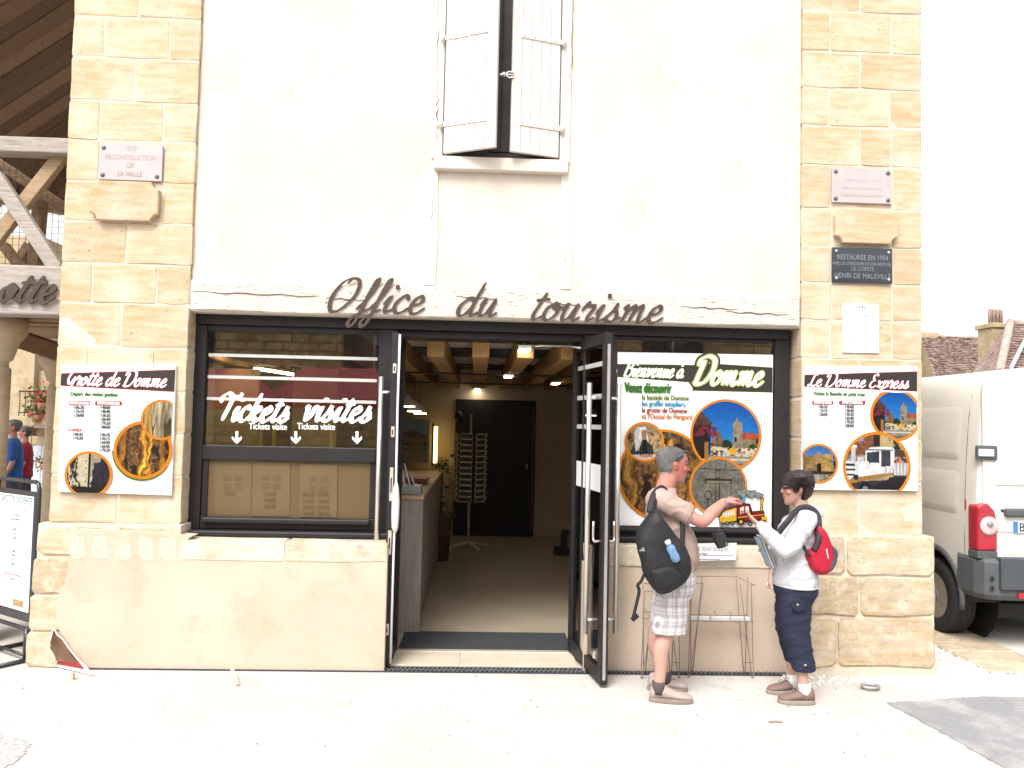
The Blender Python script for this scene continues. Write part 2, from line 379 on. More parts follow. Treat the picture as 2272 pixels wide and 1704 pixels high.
def brush(line, wmin, wmax, grow=0.0, nib=rad(118)):
    """left and right edges of a flat-brush stroke"""
    L, R = [], []; k = len(line)
    for i, p in enumerate(line):
        a = line[max(i-1, 0)]; b = line[min(i+1, k-1)]; dx, dy = b[0]-a[0], b[1]-a[1]; l = math.hypot(dx, dy) or 1e-9
        ang = math.atan2(dy, dx); hw = 0.5*(wmin+(wmax-wmin)*abs(math.cos(ang-nib+rad(0)))**1.1)
        e = min(i, k-1-i)/2.0; hw *= (0.55+0.45*min(1, e)); hw += grow
        nx, ny = -dy/l*hw, dx/l*hw
        ex = grow*(1 if i == k-1 else (-1 if i == 0 else 0)); qx, qy = p[0]+dx/l*ex, p[1]+dy/l*ex
        L.append((qx+nx, qy+ny)); R.append((qx-nx, qy-ny))
    return L, R
def letters3d(text, x, z, y, xh, depth, mat, parent, name='letter', slope=0.0, wx=1.0, wmin=.09, wmax=.3, slant=.28, track=0.0):
    """cut-out metal letters, each a mesh of its own standing off the beam"""
    st, wd = script_strokes(text, xh, slant, track, wx); n = 0
    for ch, ls in st:
        if not ls: continue
        m = MB(); k = 0
        for ln in ls:
            L, R = brush(ln, wmin*xh, wmax*xh); rings = []
            for a, b in zip(L, R):
                f = y-depth-k*2e-5; k += 1
                za, zb = z+a[1]+slope*a[0], z+b[1]+slope*b[0]
                rings.append([(x+a[0], f, za), (x+a[0], y, za), (x+b[0], y, zb), (x+b[0], f, zb)])
            m.loft(rings, sm=False)
        m.build(name, mat, parent)
    return wd
TXT = {}
def text_mesh(s, size, xs=1.0, bold=0.0, align='LEFT'):
    cu = bpy.data.curves.new('t', 'FONT'); cu.body = s; cu.size = size; cu.align_x = align; cu.resolution_u = 3
    o = bpy.data.objects.new('t', cu); COL.objects.link(o)
    dg = bpy.context.evaluated_depsgraph_get(); dg.update()
    me = bpy.data.meshes.new_from_object(o.evaluated_get(dg)); bpy.data.objects.remove(o); bpy.data.curves.remove(cu)
    v = [(p.co.x*xs, p.co.y, 0.0) for p in me.vertices]; f = [tuple(p.vertices) for p in me.polygons]
    n0, f0 = list(v), list(f)
    for k, (dx, dz) in enumerate(((1, 0), (-1, 0), (0, .7), (0, -.7)) if bold else ()):     # heavier strokes: the word printed again, a hair to each side
        f += [tuple(i+len(v) for i in q) for q in f0]; v += [(a+dx*bold, b+dz*bold, 2e-5*(k+1)) for a, b, c in n0]
    bpy.data.meshes.remove(me); return v, f
class Sheet:
    """a flat printed sheet facing the camera side (-y); every ink layer lies 0.5 mm above the one below"""
    def __init__(s, parent, x, z, y): s.p, s.x, s.z, s.y, s.k = parent, x, z, y, 0
    def up(s, d=0.0005): s.k += 1; return s.y-s.k*d
    def poly(s, name, pts, mat):
        y = s.up(); n = len(pts); ar = sum(pts[i][0]*pts[(i+1) % n][1]-pts[(i+1) % n][0]*pts[i][1] for i in range(n))
        if ar < 0: pts = pts[::-1]
        return MB().add([(s.x+a, y, s.z+b) for a, b in pts], [tuple(range(n))]).build(name, mat, s.p)
    def ring(s, name, cx, cz, r0, r1, mat, a0=0, a1=360, clip=None):
        y = s.up(); n = 72; v = []; 
        for i in range(n+1):
            a = rad(a0+(a1-a0)*i/n)
            for r in (r0, r1):
                px, pz = cx+r*math.cos(a), cz+r*math.sin(a)
                if clip: px = min(max(px, clip[0]), clip[1]); pz = min(max(pz, clip[2]), clip[3])
                v.append((s.x+px, y, s.z+pz))
        return MB().add(v, [(2*i, 2*i+1, 2*i+3, 2*i+2) for i in range(n)]).build(name, mat, s.p)
    def text(s, name, t, x, z, size, mat, xs=1.0, bold=0.0, align='LEFT'):
        v, f = text_mesh(t, size, xs, bold, align); y = s.up()
        return MB().add([(s.x+x+a, y-c, s.z+z+b) for a, b, c in v], f).build(name, mat, s.p)
    def lines(s, name, rows, size, mat, xs=1.0, bold=0.0, align='LEFT'):
        y = s.up(); m = MB()
        for t, x, z in rows:
            v, f = text_mesh(t, size, xs, bold, align); m.add([(s.x+x+a, y-c, s.z+z+b) for a, b, c in v], f)
        return m.build(name, mat, s.p)
    def script(s, name, t, x, z, xh, mat, grow=0.0, width=None, wmin=.1, wmax=.32, slant=.28, slope=0.0):
        st, wd = script_strokes(t, xh, slant); wx = (width/wd) if width else 1.0
        st, wd = script_strokes(t, xh, slant, 0, wx); y = s.up(); m = MB(); k = 0
        for ch, ls in st:
            for ln in ls:
                L, R = brush(ln, wmin*xh, wmax*xh, grow); v = []
                for a, b in zip(L, R):
                    yy = y-k*1e-6; k += 1; v += [(s.x+x+a[0], yy, s.z+z+a[1]+slope*a[0]), (s.x+x+b[0], yy, s.z+z+b[1]+slope*b[0])]
                m.add(v, [(2*i+1, 2*i+3, 2*i+2, 2*i) for i in range(len(L)-1)])
        s.k += 1
        return m.build(name, mat, s.p)
    def picture(s, name, cx, cz, r, fn, mat, n=84, clip=None, square=False):
        """a printed photograph: a fine grid of coloured cells inside a circle"""
        y = s.up(); g = (np.arange(n)+0.5)/n*2-1; U, V = np.meshgrid(g, g); C = np.clip(fn(U, V), 0, 1)
        h = 1.0/n; keep = np.ones_like(U, bool) if square else (U*U+V*V <= 1.0)
        if clip: keep &= (cx+(U-h)*r >= clip[0]) & (cx+(U+h)*r <= clip[1]) & (cz+(V-h)*r >= clip[2]) & (cz+(V+h)*r <= clip[3])
        u, v, c = U[keep], V[keep], C[keep]; k = len(u)
        P = np.empty((k, 4, 3)); P[:, :, 1] = y
        for q, (a, b) in enumerate(((-h, -h), (h, -h), (h, h), (-h, h))):
            P[:, q, 0] = s.x+cx+(u+a)*r; P[:, q, 2] = s.z+cz+(v+b)*r
        P = P.reshape(-1, 3)-np.array(ORG[s.p.name]); me = bpy.data.meshes.new(name)
        me.from_pydata(P.tolist(), [], np.arange(4*k).reshape(-1, 4).tolist()); me.materials.append(mat)
        a = me.color_attributes.new('Col', 'FLOAT_COLOR', 'POINT'); cc = np.ones((k, 4, 4)); cc[:, :, :3] = c[:, None, :]; a.data.foreach_set('color', cc.ravel())
        return link(name, me, s.p)

# ================================================================== the setting: ground
m, t, b = node_mat('ground_sand'); v = coords(t, world=True)
c = mixc(t, ramp(t, noise(t, v, 0.8, 6, 0.6), [(0.35, 0.0), (0.7, 1.0)]), (0.45, 0.42, 0.385), (0.55, 0.525, 0.495))
c = mixc(t, ramp(t, noise(t, v, 3.1, 6, 0.7), [(0.50, 0.0), (0.72, 0.65)]), c, (0.39, 0.345, 0.30))
c = mixc(t, 1.0, c, ramp(t, noise(t, v, 90, 4, 0.7), [(0.25, 0.82), (0.75, 1.06)]), 'MULTIPLY')
c = mixc(t, ramp(t, noise(t, v, 31, 2, 0.5), [(0.76, 0.0), (0.79, 0.7)]), c, (0.2, 0.16, 0.13))
t.links.new(c, b.inputs['Base Color']); b.inputs['Roughness'].default_value = 0.95; b.inputs['Specular IOR Level'].default_value = 0.1
bumpn(t, b, noise(t, v, 120, 6, 0.7), 0.25, 0.006); MATS['ground'] = m
m, t, b = node_mat('asphalt'); v = coords(t, world=True)
c = mixc(t, noise(t, v, 110, 3, 0.7), (0.10, 0.10, 0.105), (0.34, 0.34, 0.35))
c = mixc(t, ramp(t, noise(t, v, 1.7, 6, 0.65), [(0.50, 0.0), (0.70, 0.7)]), c, (0.46, 0.445, 0.43))
c = mixc(t, ramp(t, noise(t, v, 48, 2, 0.5), [(0.7, 0.0), (0.74, 1.0)]), c, (0.13, 0.13, 0.14))
t.links.new(c, b.inputs['Base Color']); b.inputs['Roughness'].default_value = 0.9; bumpn(t, b, noise(t, v, 150, 5, 0.7), 0.5, 0.006); MATS['asphalt'] = m
g = MB().add([(-300, -300, 0), (300, -300, 0), (300, 300, 0), (-300, 300, 0)], [(0, 1, 2, 3)]).build('ground', MATS['ground']); tag(g, kind='structure')
def flat(name, pts, z, mat, kind='structure'):
    o = MB().add([(p[0], p[1], z) for p in pts], [tuple(range(len(pts)))]).build(name, mat)
    if o.data.polygons[0].normal.z < 0: o.data.flip_normals()
    return tag(o, kind=kind)
def ragged(pts, n=10, a=0.02):
    out = []
    for i in range(len(pts)):
        p, q = Vector(pts[i]), Vector(pts[(i+1) % len(pts)])
        d = (q-p); nn = Vector((-d.y, d.x, 0)).normalized()
        for k in range(n): out.append(p+d*k/n+(nn*random.uniform(-a, a) if k else Vector((0, 0, 0))))
    return out
A = [G(1915, 1518), G(2000, 1512), G(2120, 1505), G(2212, 1500)]
flat('asphalt', ragged([A[0], A[2], Vector((9, -0.45, 0)), Vector((9, -9, 0)), Vector((2.6, -9, 0)), G(2200, 1680), G(2060, 1598)], 26, 0.012), 0.004, MATS['asphalt'])
flat('asphalt', ragged([G(-70, 1582), G(25, 1592), G(66, 1606), G(48, 1636), G(0, 1668), G(-90, 1700), Vector((-5, -2.4, 0)), Vector((-5, -1.2, 0))], 18, 0.014), 0.004, pm('worn_asphalt', (0.36, 0.35, 0.345), .92, .3, 40, .4, 140))
# pale gravel round the foot of the right pier: loose stones too small to count
gv = MB()
for i in range(2600):
    for _ in range(6):
        x = random.uniform(2.3, 4.35); y = random.uniform(-0.42, 1.6)
        if y < -0.33+0.05*math.sin(x*5)+random.uniform(-.05, .05): continue
        if 2.3 < x < 3.6 and y > -0.12: continue
        break
    else: continue
    s = random.uniform(0.006, 0.019); a = random.uniform(0, 6.3); h = s*random.uniform(.5, .9)
    if 2.3 < x < 3.6 and y > -0.12: continue
    ring = [(x+s*math.cos(a+q*1.2566)*random.uniform(.7, 1.1), y+s*math.sin(a+q*1.2566)*random.uniform(.7, 1.1)) for q in range(5)]
    gv.add([(px, py, 0) for px, py in ring]+[(x+(px-x)*.5, y+(py-y)*.5, h) for px, py in ring], [(5, 6, 7, 8, 9)]+[(q, (q+1) % 5, 5+(q+1) % 5, 5+q) for q in range(5)])
tag(gv.build('gravel', pm('gravel', (0.62, 0.58, 0.52), 0.9, 0.2, 30, 0.3)), 'loose pale gravel round the foot of the stone pier by the van', 'gravel', kind='stuff')
# grit lying about the forecourt
gt = MB(); rg2 = random.Random(11)
for i in range(650):
    x, y = rg2.uniform(-3.6, 4.0), -.16-abs(rg2.gauss(0, .9)); q = rg2.uniform(.0018, .0058)*(1.9 if rg2.random() < .04 else 1); a0 = rg2.uniform(0, 6)
    ring = [(x+q*math.cos(a0+k*1.2566)*rg2.uniform(.6, 1.2), y+q*math.sin(a0+k*1.2566)*rg2.uniform(.6, 1.2)) for k in range(5)]
    gt.add([(p[0], p[1], .0045) for p in ring]+[(x, y, .0045+q*.8)], [(k, (k+1) % 5, 5) for k in range(5)])
tag(gt.build('grit', pm('grit', (.30, .26, .22), .95, .4, 40)), 'scattered grit and specks on the pale forecourt', 'grit', kind='stuff')
# paved strip beside the van: real setts
pv = flat('paving', [(4.02, -0.02, 0), (4.62, -0.02, 0), (4.62, 5.0, 0), (4.02, 5.0, 0)], 0.006, pm('paving_joint', (0.42, 0.37, 0.31), 0.95, 0.15, 12, 0.3))
ps = pm('paving_stone', (0.47, 0.38, 0.27), 0.9, 0.18, 9, 0.3, 60, rnd=0.25)
for i in range(18):
    for x0, x1 in (((4.03, 4.31), (4.32, 4.61)) if i % 2 else ((4.03, 4.22), (4.23, 4.61))):
        y0 = 0.0+i*0.275+random.uniform(-.006, .006)
        m = MB(); z = random.uniform(0.014, 0.02)
        q = [(x0, y0), (x1, y0), (x1, y0+.262), (x0, y0+.262)]; e = 0.012
        m.add([(p[0], p[1], 0.006) for p in q]+[(p[0]+(e if p[0] == x0 else -e), p[1]+(e if p[1] == y0 else -e), z+random.uniform(-.002, .002)) for p in q], [(4, 5, 6, 7)]+[(k, (k+1) % 4, 4+(k+1) % 4, 4+k) for k in range(4)])
        m.build('paving_stone', ps, pv)
# pale concrete strips
flat('pavement', [(4.63, 0.05, 0), (40, 0.05, 0), (40, 5.2, 0), (4.63, 5.2, 0)], 0.004, pm('pale_concrete', (0.50, 0.47, 0.43), 0.9, 0.12, 2, 0.2, 60))
# slotted drain along the facade
dr = thing('drain_channel', (-0.3, -0.06, 0), 'long black slotted drain channel along the foot of the facade', 'drain')
dk = pm('drain_iron', (0.035, 0.037, 0.042), 0.6, 0.2, 20, 0.2)
DX0, DX1, DY0, DY1 = -2.98, 2.36, -0.125, -0.02
MB().box(DX0, DX1, DY0, DY1, 0.001, 0.003).build('channel_bed', pm('drain_dark', (0.012, 0.011, 0.011), 0.9), dr)
MB().box(DX0, DX1, DY0-.006, DY0, 0.0, 0.011).box(DX0, DX1, DY1, DY1+.006, 0.0, 0.011).build('frame', dk, dr)
gm = MB(); x = DX0
while x < DX1:
    gm.bar((x, DY0, .007), (x+.03, DY1, .007), .012, .006); x += 0.034
gm.box(DX0, DX1, -.076, -.068, .0035, .0105)
tag(gm.build('grating', pm('grate_iron', (0.10, 0.105, 0.115), 0.55, 0.2, 20), dr), kind='stuff')

# ================================================================== the tourist office
B = thing('tourist_office', (0, 0.2, 0), 'cream plastered office building between two ochre stone piers with dark shopfront', 'building')
wall_m = plaster_mat('wall_plaster', (0.55, 0.478, 0.40), (0.60, 0.54, 0.468), (0.53, 0.43, 0.325), 0.8, 0.7)
low_m = plaster_mat('plinth_plaster', (0.47, 0.375, 0.29), (0.53, 0.44, 0.355), (0.42, 0.315, 0.22), 0.7, 1.3)
stone = stone_mat('pier_stone', (0.535, 0.43, 0.312), 0.9, 0.5, 0.11, pale=(0.59, 0.52, 0.435), pale_amt=0.85)
base_stone = stone_mat('base_stone', (0.535, 0.44, 0.33), 0.7, 0.5, 0.2, pale=(0.62, 0.55, 0.43), pale_amt=0.5, grime=0.75, bump=0.7)
mortar = pm('mortar', (0.565, 0.48, 0.38), 0.95, 0.12, 14, 0.3, 90)
PL0, PL1, PR0, PR1 = -3.19, -2.225, 2.505, 3.47
# upper wall with the window opening
wx0, wx1, wz0, wz1 = -0.335, 0.575, 3.93, 5.75
MB().box(PL1, wx0, 0, .38, 2.66, 6.4).box(wx1, PR0, 0, .38, 2.66, 6.4).box(wx0, wx1, 0, .38, 2.66, wz0).box(wx0, wx1, 0, .38, wz1, 6.4).build('wall', wall_m, B)
# shell behind: side walls, back, upper floor, roof
shell = pm('shell_plaster', (0.62, 0.56, 0.47), 0.95, 0.08, 1.5)
MB().box(PL0+.03, PL0+.30, .40, 7.2, 0, 6.4).box(PR1-.30, PR1-.03, .40, 7.2, 0, 6.4).box(PL0+.30, PR1-.30, 7.0, 7.2, 0, 6.4).build('side_walls', shell, B)
MB().box(PL0+.0, PR1-.0, -.03, 7.2, 6.4, 6.6).build('roof', pm('roof_tile', (0.25, 0.15, 0.1), 0.9, 0.3, 8), B)  # out-of-view slab added to close the shell and keep the inside dark

def pier(x0, x1, zb, courses, joints, y0, mat, yd=0.30):
    core = box('pier', mortar, B, x0+.006, x1-.006, y0+.003, .42, zb, 6.4)
    for i in range(len(courses)-1):
        z1, z0 = courses[i], courses[i+1]
        xs = [x0]+sorted(joints[i % len(joints)])+[x1]
        for a, b_ in zip(xs[:-1], xs[1:]):
            g_ = 0.0065
            rough_block('stone', mat, core, a+(g_ if a > x0 else 0), b_-(g_ if b_ < x1 else 0), y0+random.uniform(-.003, .002), y0+yd, z0+g_, z1-g_, 0.0045, 0.004)
    return core
cz = [S(300, y, -.03)[1] for y in (-140, -50, 40, 131, 226, 314, 405, 494, 587, 674, 771, 867, 962, 1056, 1152)]
cz[0] = 6.4; cz[-1] = 1.05
jl = [[300], [310], [233, 376], [297], [222, 363], [220, 363], [359], [280], [204, 347], [269], [196, 341], [272], [200, 338], [262]]
jl = [[S(x, (i-1)*92, -.03)[0] for x in r] for i, r in enumerate(jl)]
cz = [6.4]+[S(300, y, -.03)[1] for y in (-50, 40, 131, 226, 314, 405, 494, 587, 674, 771, 867, 962, 1056)]+[1.05]
pier(PL0, PL1, 1.05, cz, jl, -.03, stone)
cr = [6.4]+[S(1900, y, -.03)[1] for y in (-60, 28, 117, 198, 282, 369, 464, 549, 630, 712, 797, 885, 975, 1068)]+[1.06]
jr = [[1905], [1910], [1842, 1978], [1908], [1838, 1974], [1909, 1978], [1843, 1980], [1845, 1979], [1845, 1982], [1846, 1980], [1843, 1978], [1905], [1845, 1975], [1905], [1906]]
jr = [[S(x, 25+(i-2)*87, -.03)[0] for x in r] for i, r in enumerate(jr)]
pier(PR0, PR1, 1.06, cr, jr, -.03, stone)
# raised blank cartouche stones on both piers
def cartouche(px0, py0, px1, py1):
    x0, z1 = W(px0, py0, -.03); x1, z0 = W(px1, py1, -.03); r = 0.055
    m = MB(); pts = []
    for (cx, cz_, a0) in ((x0, z0, 90), (x1, z0, 180), (x1, z1, 270), (x0, z1, 0)):
        arc = [(cx+r*math.cos(rad(a0-q*18)), cz_+r*math.sin(rad(a0-q*18))) for q in range(6)]
        pts += arc
    m.prism(pts, -.085, -.02); return m.build('cartouche', stone, B, 0.008)
cartouche(203, 393, 346, 482); cartouche(1799, 452, 1933, 531)

# plinth: big worn stones, plastered over between left pier and door
core = box('plinth', mortar, B, -3.235, -2.20, -.085, .4, 0, 1.047)
zz = [1.05, .80, .53, .26, 0.0]; jj = [[-2.7], [-2.95, -2.5], [-2.75], [-2.9]]
for i in range(4):
    xs = [-3.245-.012*i]+jj[i]+[-2.195]
    for a, b_ in zip(xs[:-1], xs[1:]): rough_block('stone', base_stone, core, a+.003, b_-.003, -.10, .2, zz[i+1]+.003, zz[i]-.003, 0.022 if i == 0 else .012, 0.005)
core2 = box('plinth', mortar, B, 2.46, 3.53, -.085, .4, 0, 1.057)
zr = [1.06]+[S(1920, y, -.1)[1] for y in (1279, 1369)]+[0.055]
jr2 = [[S(1878, 1230, -.1)[0]], [S(1908, 1320, -.1)[0]], [S(1858, 1420, -.1)[0]]]
for i in range(3):
    xs = [2.455]+jr2[i]+[3.535]
    for a, b_ in zip(xs[:-1], xs[1:]): rough_block('stone', base_stone, core2, a+.007, b_-(.007 if b_ < 3.5 else 0), -.10+random.uniform(-.004, .004), .2, zr[i+1]+.007, zr[i]-(.007 if i else 0), 0.013, 0.007)
MB().box(2.44, 3.50, -.075, .2, 0, .05).build('footing', pm('footing_ochre', (0.46, 0.32, 0.16), 0.95, 0.25, 14, 0.5, 50), core2, .012)
# plaster skin with a ragged edge over the left plinth
pts = [(-.66, 0.003), (-3.02, 0.003)]
for px, py in ((150, 1400), (128, 1365), (118, 1330), (122, 1290), (138, 1262), (146, 1230), (150, 1195), (158, 1160), (172, 1142)): pts.append(W(px, py, -.12))
pts += [W(300, 1148, -.12), W(415, 1158, -.12), (-2.19, .90), (-.66, .885)]
MB().prism(pts, -.117, .02).build('plaster_skin', low_m, B, .006)
MB().box(-2.19, -.66, .02, .36, 0, .885).build('lower_wall', low_m, B); MB().box(.83, 2.45, -.05, .36, 0, .80).build('lower_wall', low_m, B)
sill_m = stone_mat('sill_stone', (0.60, 0.53, 0.43), 0.5, 0.4, 0.1, pale=(0.66, 0.63, 0.57), pale_amt=0.6, grime=0.9, bump=0.6)
xs = [-2.185, -1.42, -.662]
for a, b_ in zip(xs[:-1], xs[1:]): rough_block('sill', sill_m, B, a+.002, b_-.002, -.121, .3, .80, .945, .006, .004)
xs = [.835, 1.65, 2.452]
for a, b_ in zip(xs[:-1], xs[1:]): rough_block('sill', sill_m, B, a+.002, b_-.002, -.060, .3, .79, .95, .006, .004)
# patched upper edge of the plaster on the left plinth: pale scuffed stone showing through
for k in range(5):
    xk = -3.0+k*0.165
    pl_ = [(xk+random.uniform(0, .02), .955+random.uniform(-.01, .01)), (xk+.115, .95+random.uniform(-.01, .01)), (xk+.12+random.uniform(0, .02), .80+random.uniform(-.02, .02)), (xk+.06, .79), (xk+.01, .84)]
    MB().prism(pl_, -.1185, -.10).build('scuffed_patch', pm('scuffed_plaster', (.505, .425, .345), .95, .12, 18, .4, 60), B, .001)

# lintel: whitewashed oak beam
lint_m = wood_mat('whitewashed_oak', (0.535, 0.475, 0.41), (0.60, 0.55, 0.50), crack=(0.23, 0.17, 0.15), camt=0.85, stretch=(2.2, 26, 26), clo=0.575, scale=3.0)
m = MB(); n = 40; rings = []
for i in range(n+1):
    x = -2.24+(2.49+2.24)*i/n; d = lambda: random.uniform(-.006, .006)
    zb = 2.665+.004*math.sin(i*.7)+(.012 if 18 <= i <= 19 else 0); zt = 2.905+.006*math.sin(i*.5)
    rings.append([(x, -.022+d()*.4, zb+.012), (x, -.012, zb+d()*.4), (x, .2, zb), (x, .2, zt), (x, -.006, zt+d()), (x, -.022+d()*.4, zt-.02)])
lt = m.loft(rings, sm=False).build('lintel', lint_m, B)
# long drying cracks in the beam
ck = pm('crack_dark', (0.12, 0.08, 0.06), 0.9)
for x0, x1, z in ((-2.2, -1.25, 2.81), (-1.2, -.9, 2.79), (-.2, .12, 2.83), (.5, .75, 2.80), (1.55, 2.0, 2.80), (1.9, 2.4, 2.77)):
    k = 12; up_, lo_ = [], []
    for i in range(k+1):
        x = x0+(x1-x0)*i/k; zc = z+.006*math.sin(i*1.7)-.01*i/k; hw = .0035*math.sin(math.pi*i/k)+.0006
        up_.append((x, zc+hw)); lo_.append((x, zc-hw))
    MB().prism(up_+lo_[::-1], -.0262, -.018).build('crack', ck, lt)
# hairline cracks beside the upper window and down the corner joints of the plaster
def hair_crack(x, z0, z1, wd, seed, y=-.0235):
    rr = random.Random(seed); n = 16; A_, B_ = [], []
    for i in range(n+1):
        z = z0+(z1-z0)*i/n; xx = x+rr.uniform(-.012, .012); h = wd*rr.uniform(.25, 1.0)*math.sin(math.pi*(i+.5)/(n+1)); A_.append((xx-h, z)); B_.append((xx+h, z))
    MB().prism(A_+B_[::-1], y, y+.006).build('crack', ck, B)
hair_crack(-.385, 3.98, 4.55, .006, 1); hair_crack(-.40, 4.5, 5.3, .004, 2); hair_crack(.655, 4.45, 5.3, .004, 3); hair_crack(-.405, 3.2, 3.75, .003, 4, -.0145); hair_crack(.64, 2.95, 3.3, .003, 5, -.0145)
# old half-timber posts showing faintly through the limewash
post_m = wood_mat('limewashed_post', (0.66, 0.62, 0.56), (0.70, 0.67, 0.62), crack=(0.45, 0.38, 0.32), camt=0.4, stretch=(14, 14, 1.0), clo=0.68)
for px0, px1, top in ((922, 947, 352), (1213, 1237, 366)):
    a, zt = W(px0, top); b_, _ = W(px1, top)
    MB().prism([(a+.0, 2.915), (b_, 2.915), (b_+.012, 3.3), (b_, zt-.02), (a, zt-.02), (a-.012, 3.3)], -.012, .05).build('post', post_m, B, .004)

# ---- upper window with its shutters
frm = pm('anthracite_frame', (0.0165, 0.0150, 0.0152), 0.5, 0.15, 8, 0.05, 60, spec=0.3)
frm2 = pm('brown_frame', (0.060, 0.052, 0.047), 0.5, 0.15, 8, 0.05)
wn = MB().box(wx0, wx0+.06, .12, .18, wz0, wz1).box(wx1-.06, wx1, .12, .18, wz0, wz1).box(wx0+.06, wx1-.06, .12, .18, wz0, wz0+.09).box(wx0+.06, wx1-.06, .12, .18, wz1-.07, wz1).build('window', frm2, B, .004)
MB().box(.02, .115, .10, .19, wz0+.09, wz1-.07).build('mullion', frm2, wn, .004); MB().box(.115, .215, .11, .185, wz0+.09, wz1-.07).build('casement_stile', frm2, wn, .004)
gls = glass('window_glass', ior=2.25)
box('pane', gls, wn, wx0+.06, .02, .145, .151, wz0+.09, wz1-.07); box('pane', gls, wn, .215, wx1-.06, .145, .151, wz0+.09, wz1-.07)
box('dark_room_sheet', pm('dark_room', (0.02, 0.018, 0.016), 0.9), wn, wx0, wx1, .30, .37, wz0, wz1)  # near-black sheet behind the panes stands in for the unlit room
box('sill', wood_mat('limewashed_sill', (0.60, 0.54, 0.46), (0.68, 0.63, 0.56), (0.3, 0.22, 0.18), .7, (2, 20, 20), clo=.66), B, W(938, 345)[0], W(1226, 368)[0], -.07, .12, wz0-.115, wz0-.012, .01)
MB().box(wx0-.09, wx0-.004, -.02, .1, wz0-.02, wz1+.1).build('jamb_board', post_m, B, .006); MB().box(wx1+.004, wx1+.085, -.02, .1, wz0-.02, wz1+.1).build('jamb_board', post_m, B, .006)
shut_m = pm('shutter_paint', (0.59, 0.53, 0.485), 0.55, 0.05, 4, 0.05, 40, (1, 1, .2), rnd=.05)
for side in (-1, 1):
    hx = wx0+.01 if side < 0 else wx1-.01; dx = 1 if side < 0 else -1
    ang = rad(26 if side < 0 else 17); ux, uy = dx*math.cos(ang), -math.sin(ang); wd = .445 if side < 0 else .395; hy = -.025
    def P(u, z, o=0.0): return (hx+ux*u-math.sin(ang)*dx*o, hy+uy*u-math.cos(ang)*o, z)
    # o pushes outwards (towards the street), square to the leaf
    def slab(m, u0, u1, z0, z1, o0, o1):
        v_ = [P(u, z, o) for z in (z0, z1) for o in (o0, o1) for u in (u0, u1)]
        f_ = [(0, 2, 3, 1), (4, 5, 7, 6), (0, 1, 5, 4), (2, 6, 7, 3), (0, 4, 6, 2), (1, 3, 7, 5)]
        return m.add(v_, f_ if dx*1 < 0 else [q[::-1] for q in f_])
    zb, zt = wz0+.012, wz1-.02
    sh = slab(MB(), 0, wd, zb, zt, -.014, 0.0).build('shutter', shut_m, B)
    n = 5; pw = wd/n
    for k in range(n): slab(MB(), k*pw+(.0012 if k else 0), (k+1)*pw-(.0012 if k < n-1 else 0), zb, zt, 0.0, .014).build('plank', shut_m, sh, .003, 1)
    for z in (wz0+.22, W(1020, 95)[1]-.0):
        slab(MB(), -.03, wd*.84, z, z+.042, .0145, .0205).build('strap_hinge', shut_m, sh, .003, 1)
        for q in range(4): c_ = P(wd*(.12+.22*q), z+.02, .022); MB().ball(c_, (.008, .005, .008), 8).build('bolt', shut_m, sh)
        MB().lathe([(.016, -.035), (.016, .045)], (hx-dx*.03, hy-.02, z+.02), 10).build('hinge_pin', shut_m, sh)
ltc = MB(); c_ = W3(1093, 161, -.16)
ltc.tube([c_+Vector((-.06, .02, 0)), c_+Vector((-.02, 0, 0))], .012, 8); ltc.lathe([(.02, -.012), (.02, .012)], (c_.x-.015, c_.y, c_.z), 10, axis='x')
ltc.tube(catmull([c_+Vector((.0, 0, 0)), c_+Vector((.02, 0, .022)), c_+Vector((.06, 0, .018))], 4), .006, 6); ltc.tube(catmull([c_+Vector((.0, 0, 0)), c_+Vector((.02, 0, -.022)), c_+Vector((.06, 0, -.018))], 4), .006, 6); ltc.tube([c_, c_+Vector((.06, 0, 0))], .005, 6)
ltc.build('shutter_latch', pm('zinc', (0.62, 0.60, 0.58), 0.35, 0.1, 20, metal=0.8), B)

# ---- shopfront
FY0, FY1 = .13, .21
def frame_piece(name, x0, x1, z0, z1, y0=FY0, y1=FY1, parent=B, bev=.005, mat=None): return box(name, mat or frm, parent, x0, x1, y0, y1, z0, z1, bev)
sf = frame_piece('shopfront_frame', -2.235, 2.475, 2.58, 2.682, FY0-.02, FY1)
frame_piece('shopfront_frame', -2.235, -2.14, .995, 2.58); frame_piece('shopfront_frame', -.802, -.66, .03, 2.58, FY0, .46)
frame_piece('shopfront_frame', .82, 1.08, 1.0, 2.58); frame_piece('shopfront_frame', .82, .87, .03, 1.0, FY0, .46); frame_piece('shopfront_frame', 2.36, 2.475, 1.0, 2.58)
frame_piece('shopfront_frame', -.66, .82, 2.525, 2.58, .17, .46)
w1 = frame_piece('window', -2.14, -.802, 2.535, 2.58, FY0+.015, FY1-.01); w1['label'] = 'left shop window of two panes with white lettering'
frame_piece('transom', -2.14, -.802, 1.53, 1.64, FY0, FY1, w1); frame_piece('bottom_rail', -2.14, -.802, 1.0, 1.09, FY0+.01, FY1, w1)
frame_piece('glazing_bead', -2.14, -2.095, 1.09, 1.53, FY0+.02, FY1, w1); frame_piece('glazing_bead', -.845, -.802, 1.09, 1.53, FY0+.02, FY1, w1)
frame_piece('drip_moulding', -2.115, -.83, 1.045, 1.09, FY0-.035, FY0+.01, w1, .012); frame_piece('window_sill', -2.20, -.67, .945, .995, FY0-.075, FY1, w1, .014)
box('pane', gls, w1, -2.14, -.802, .165, .171, 1.64, 2.535)
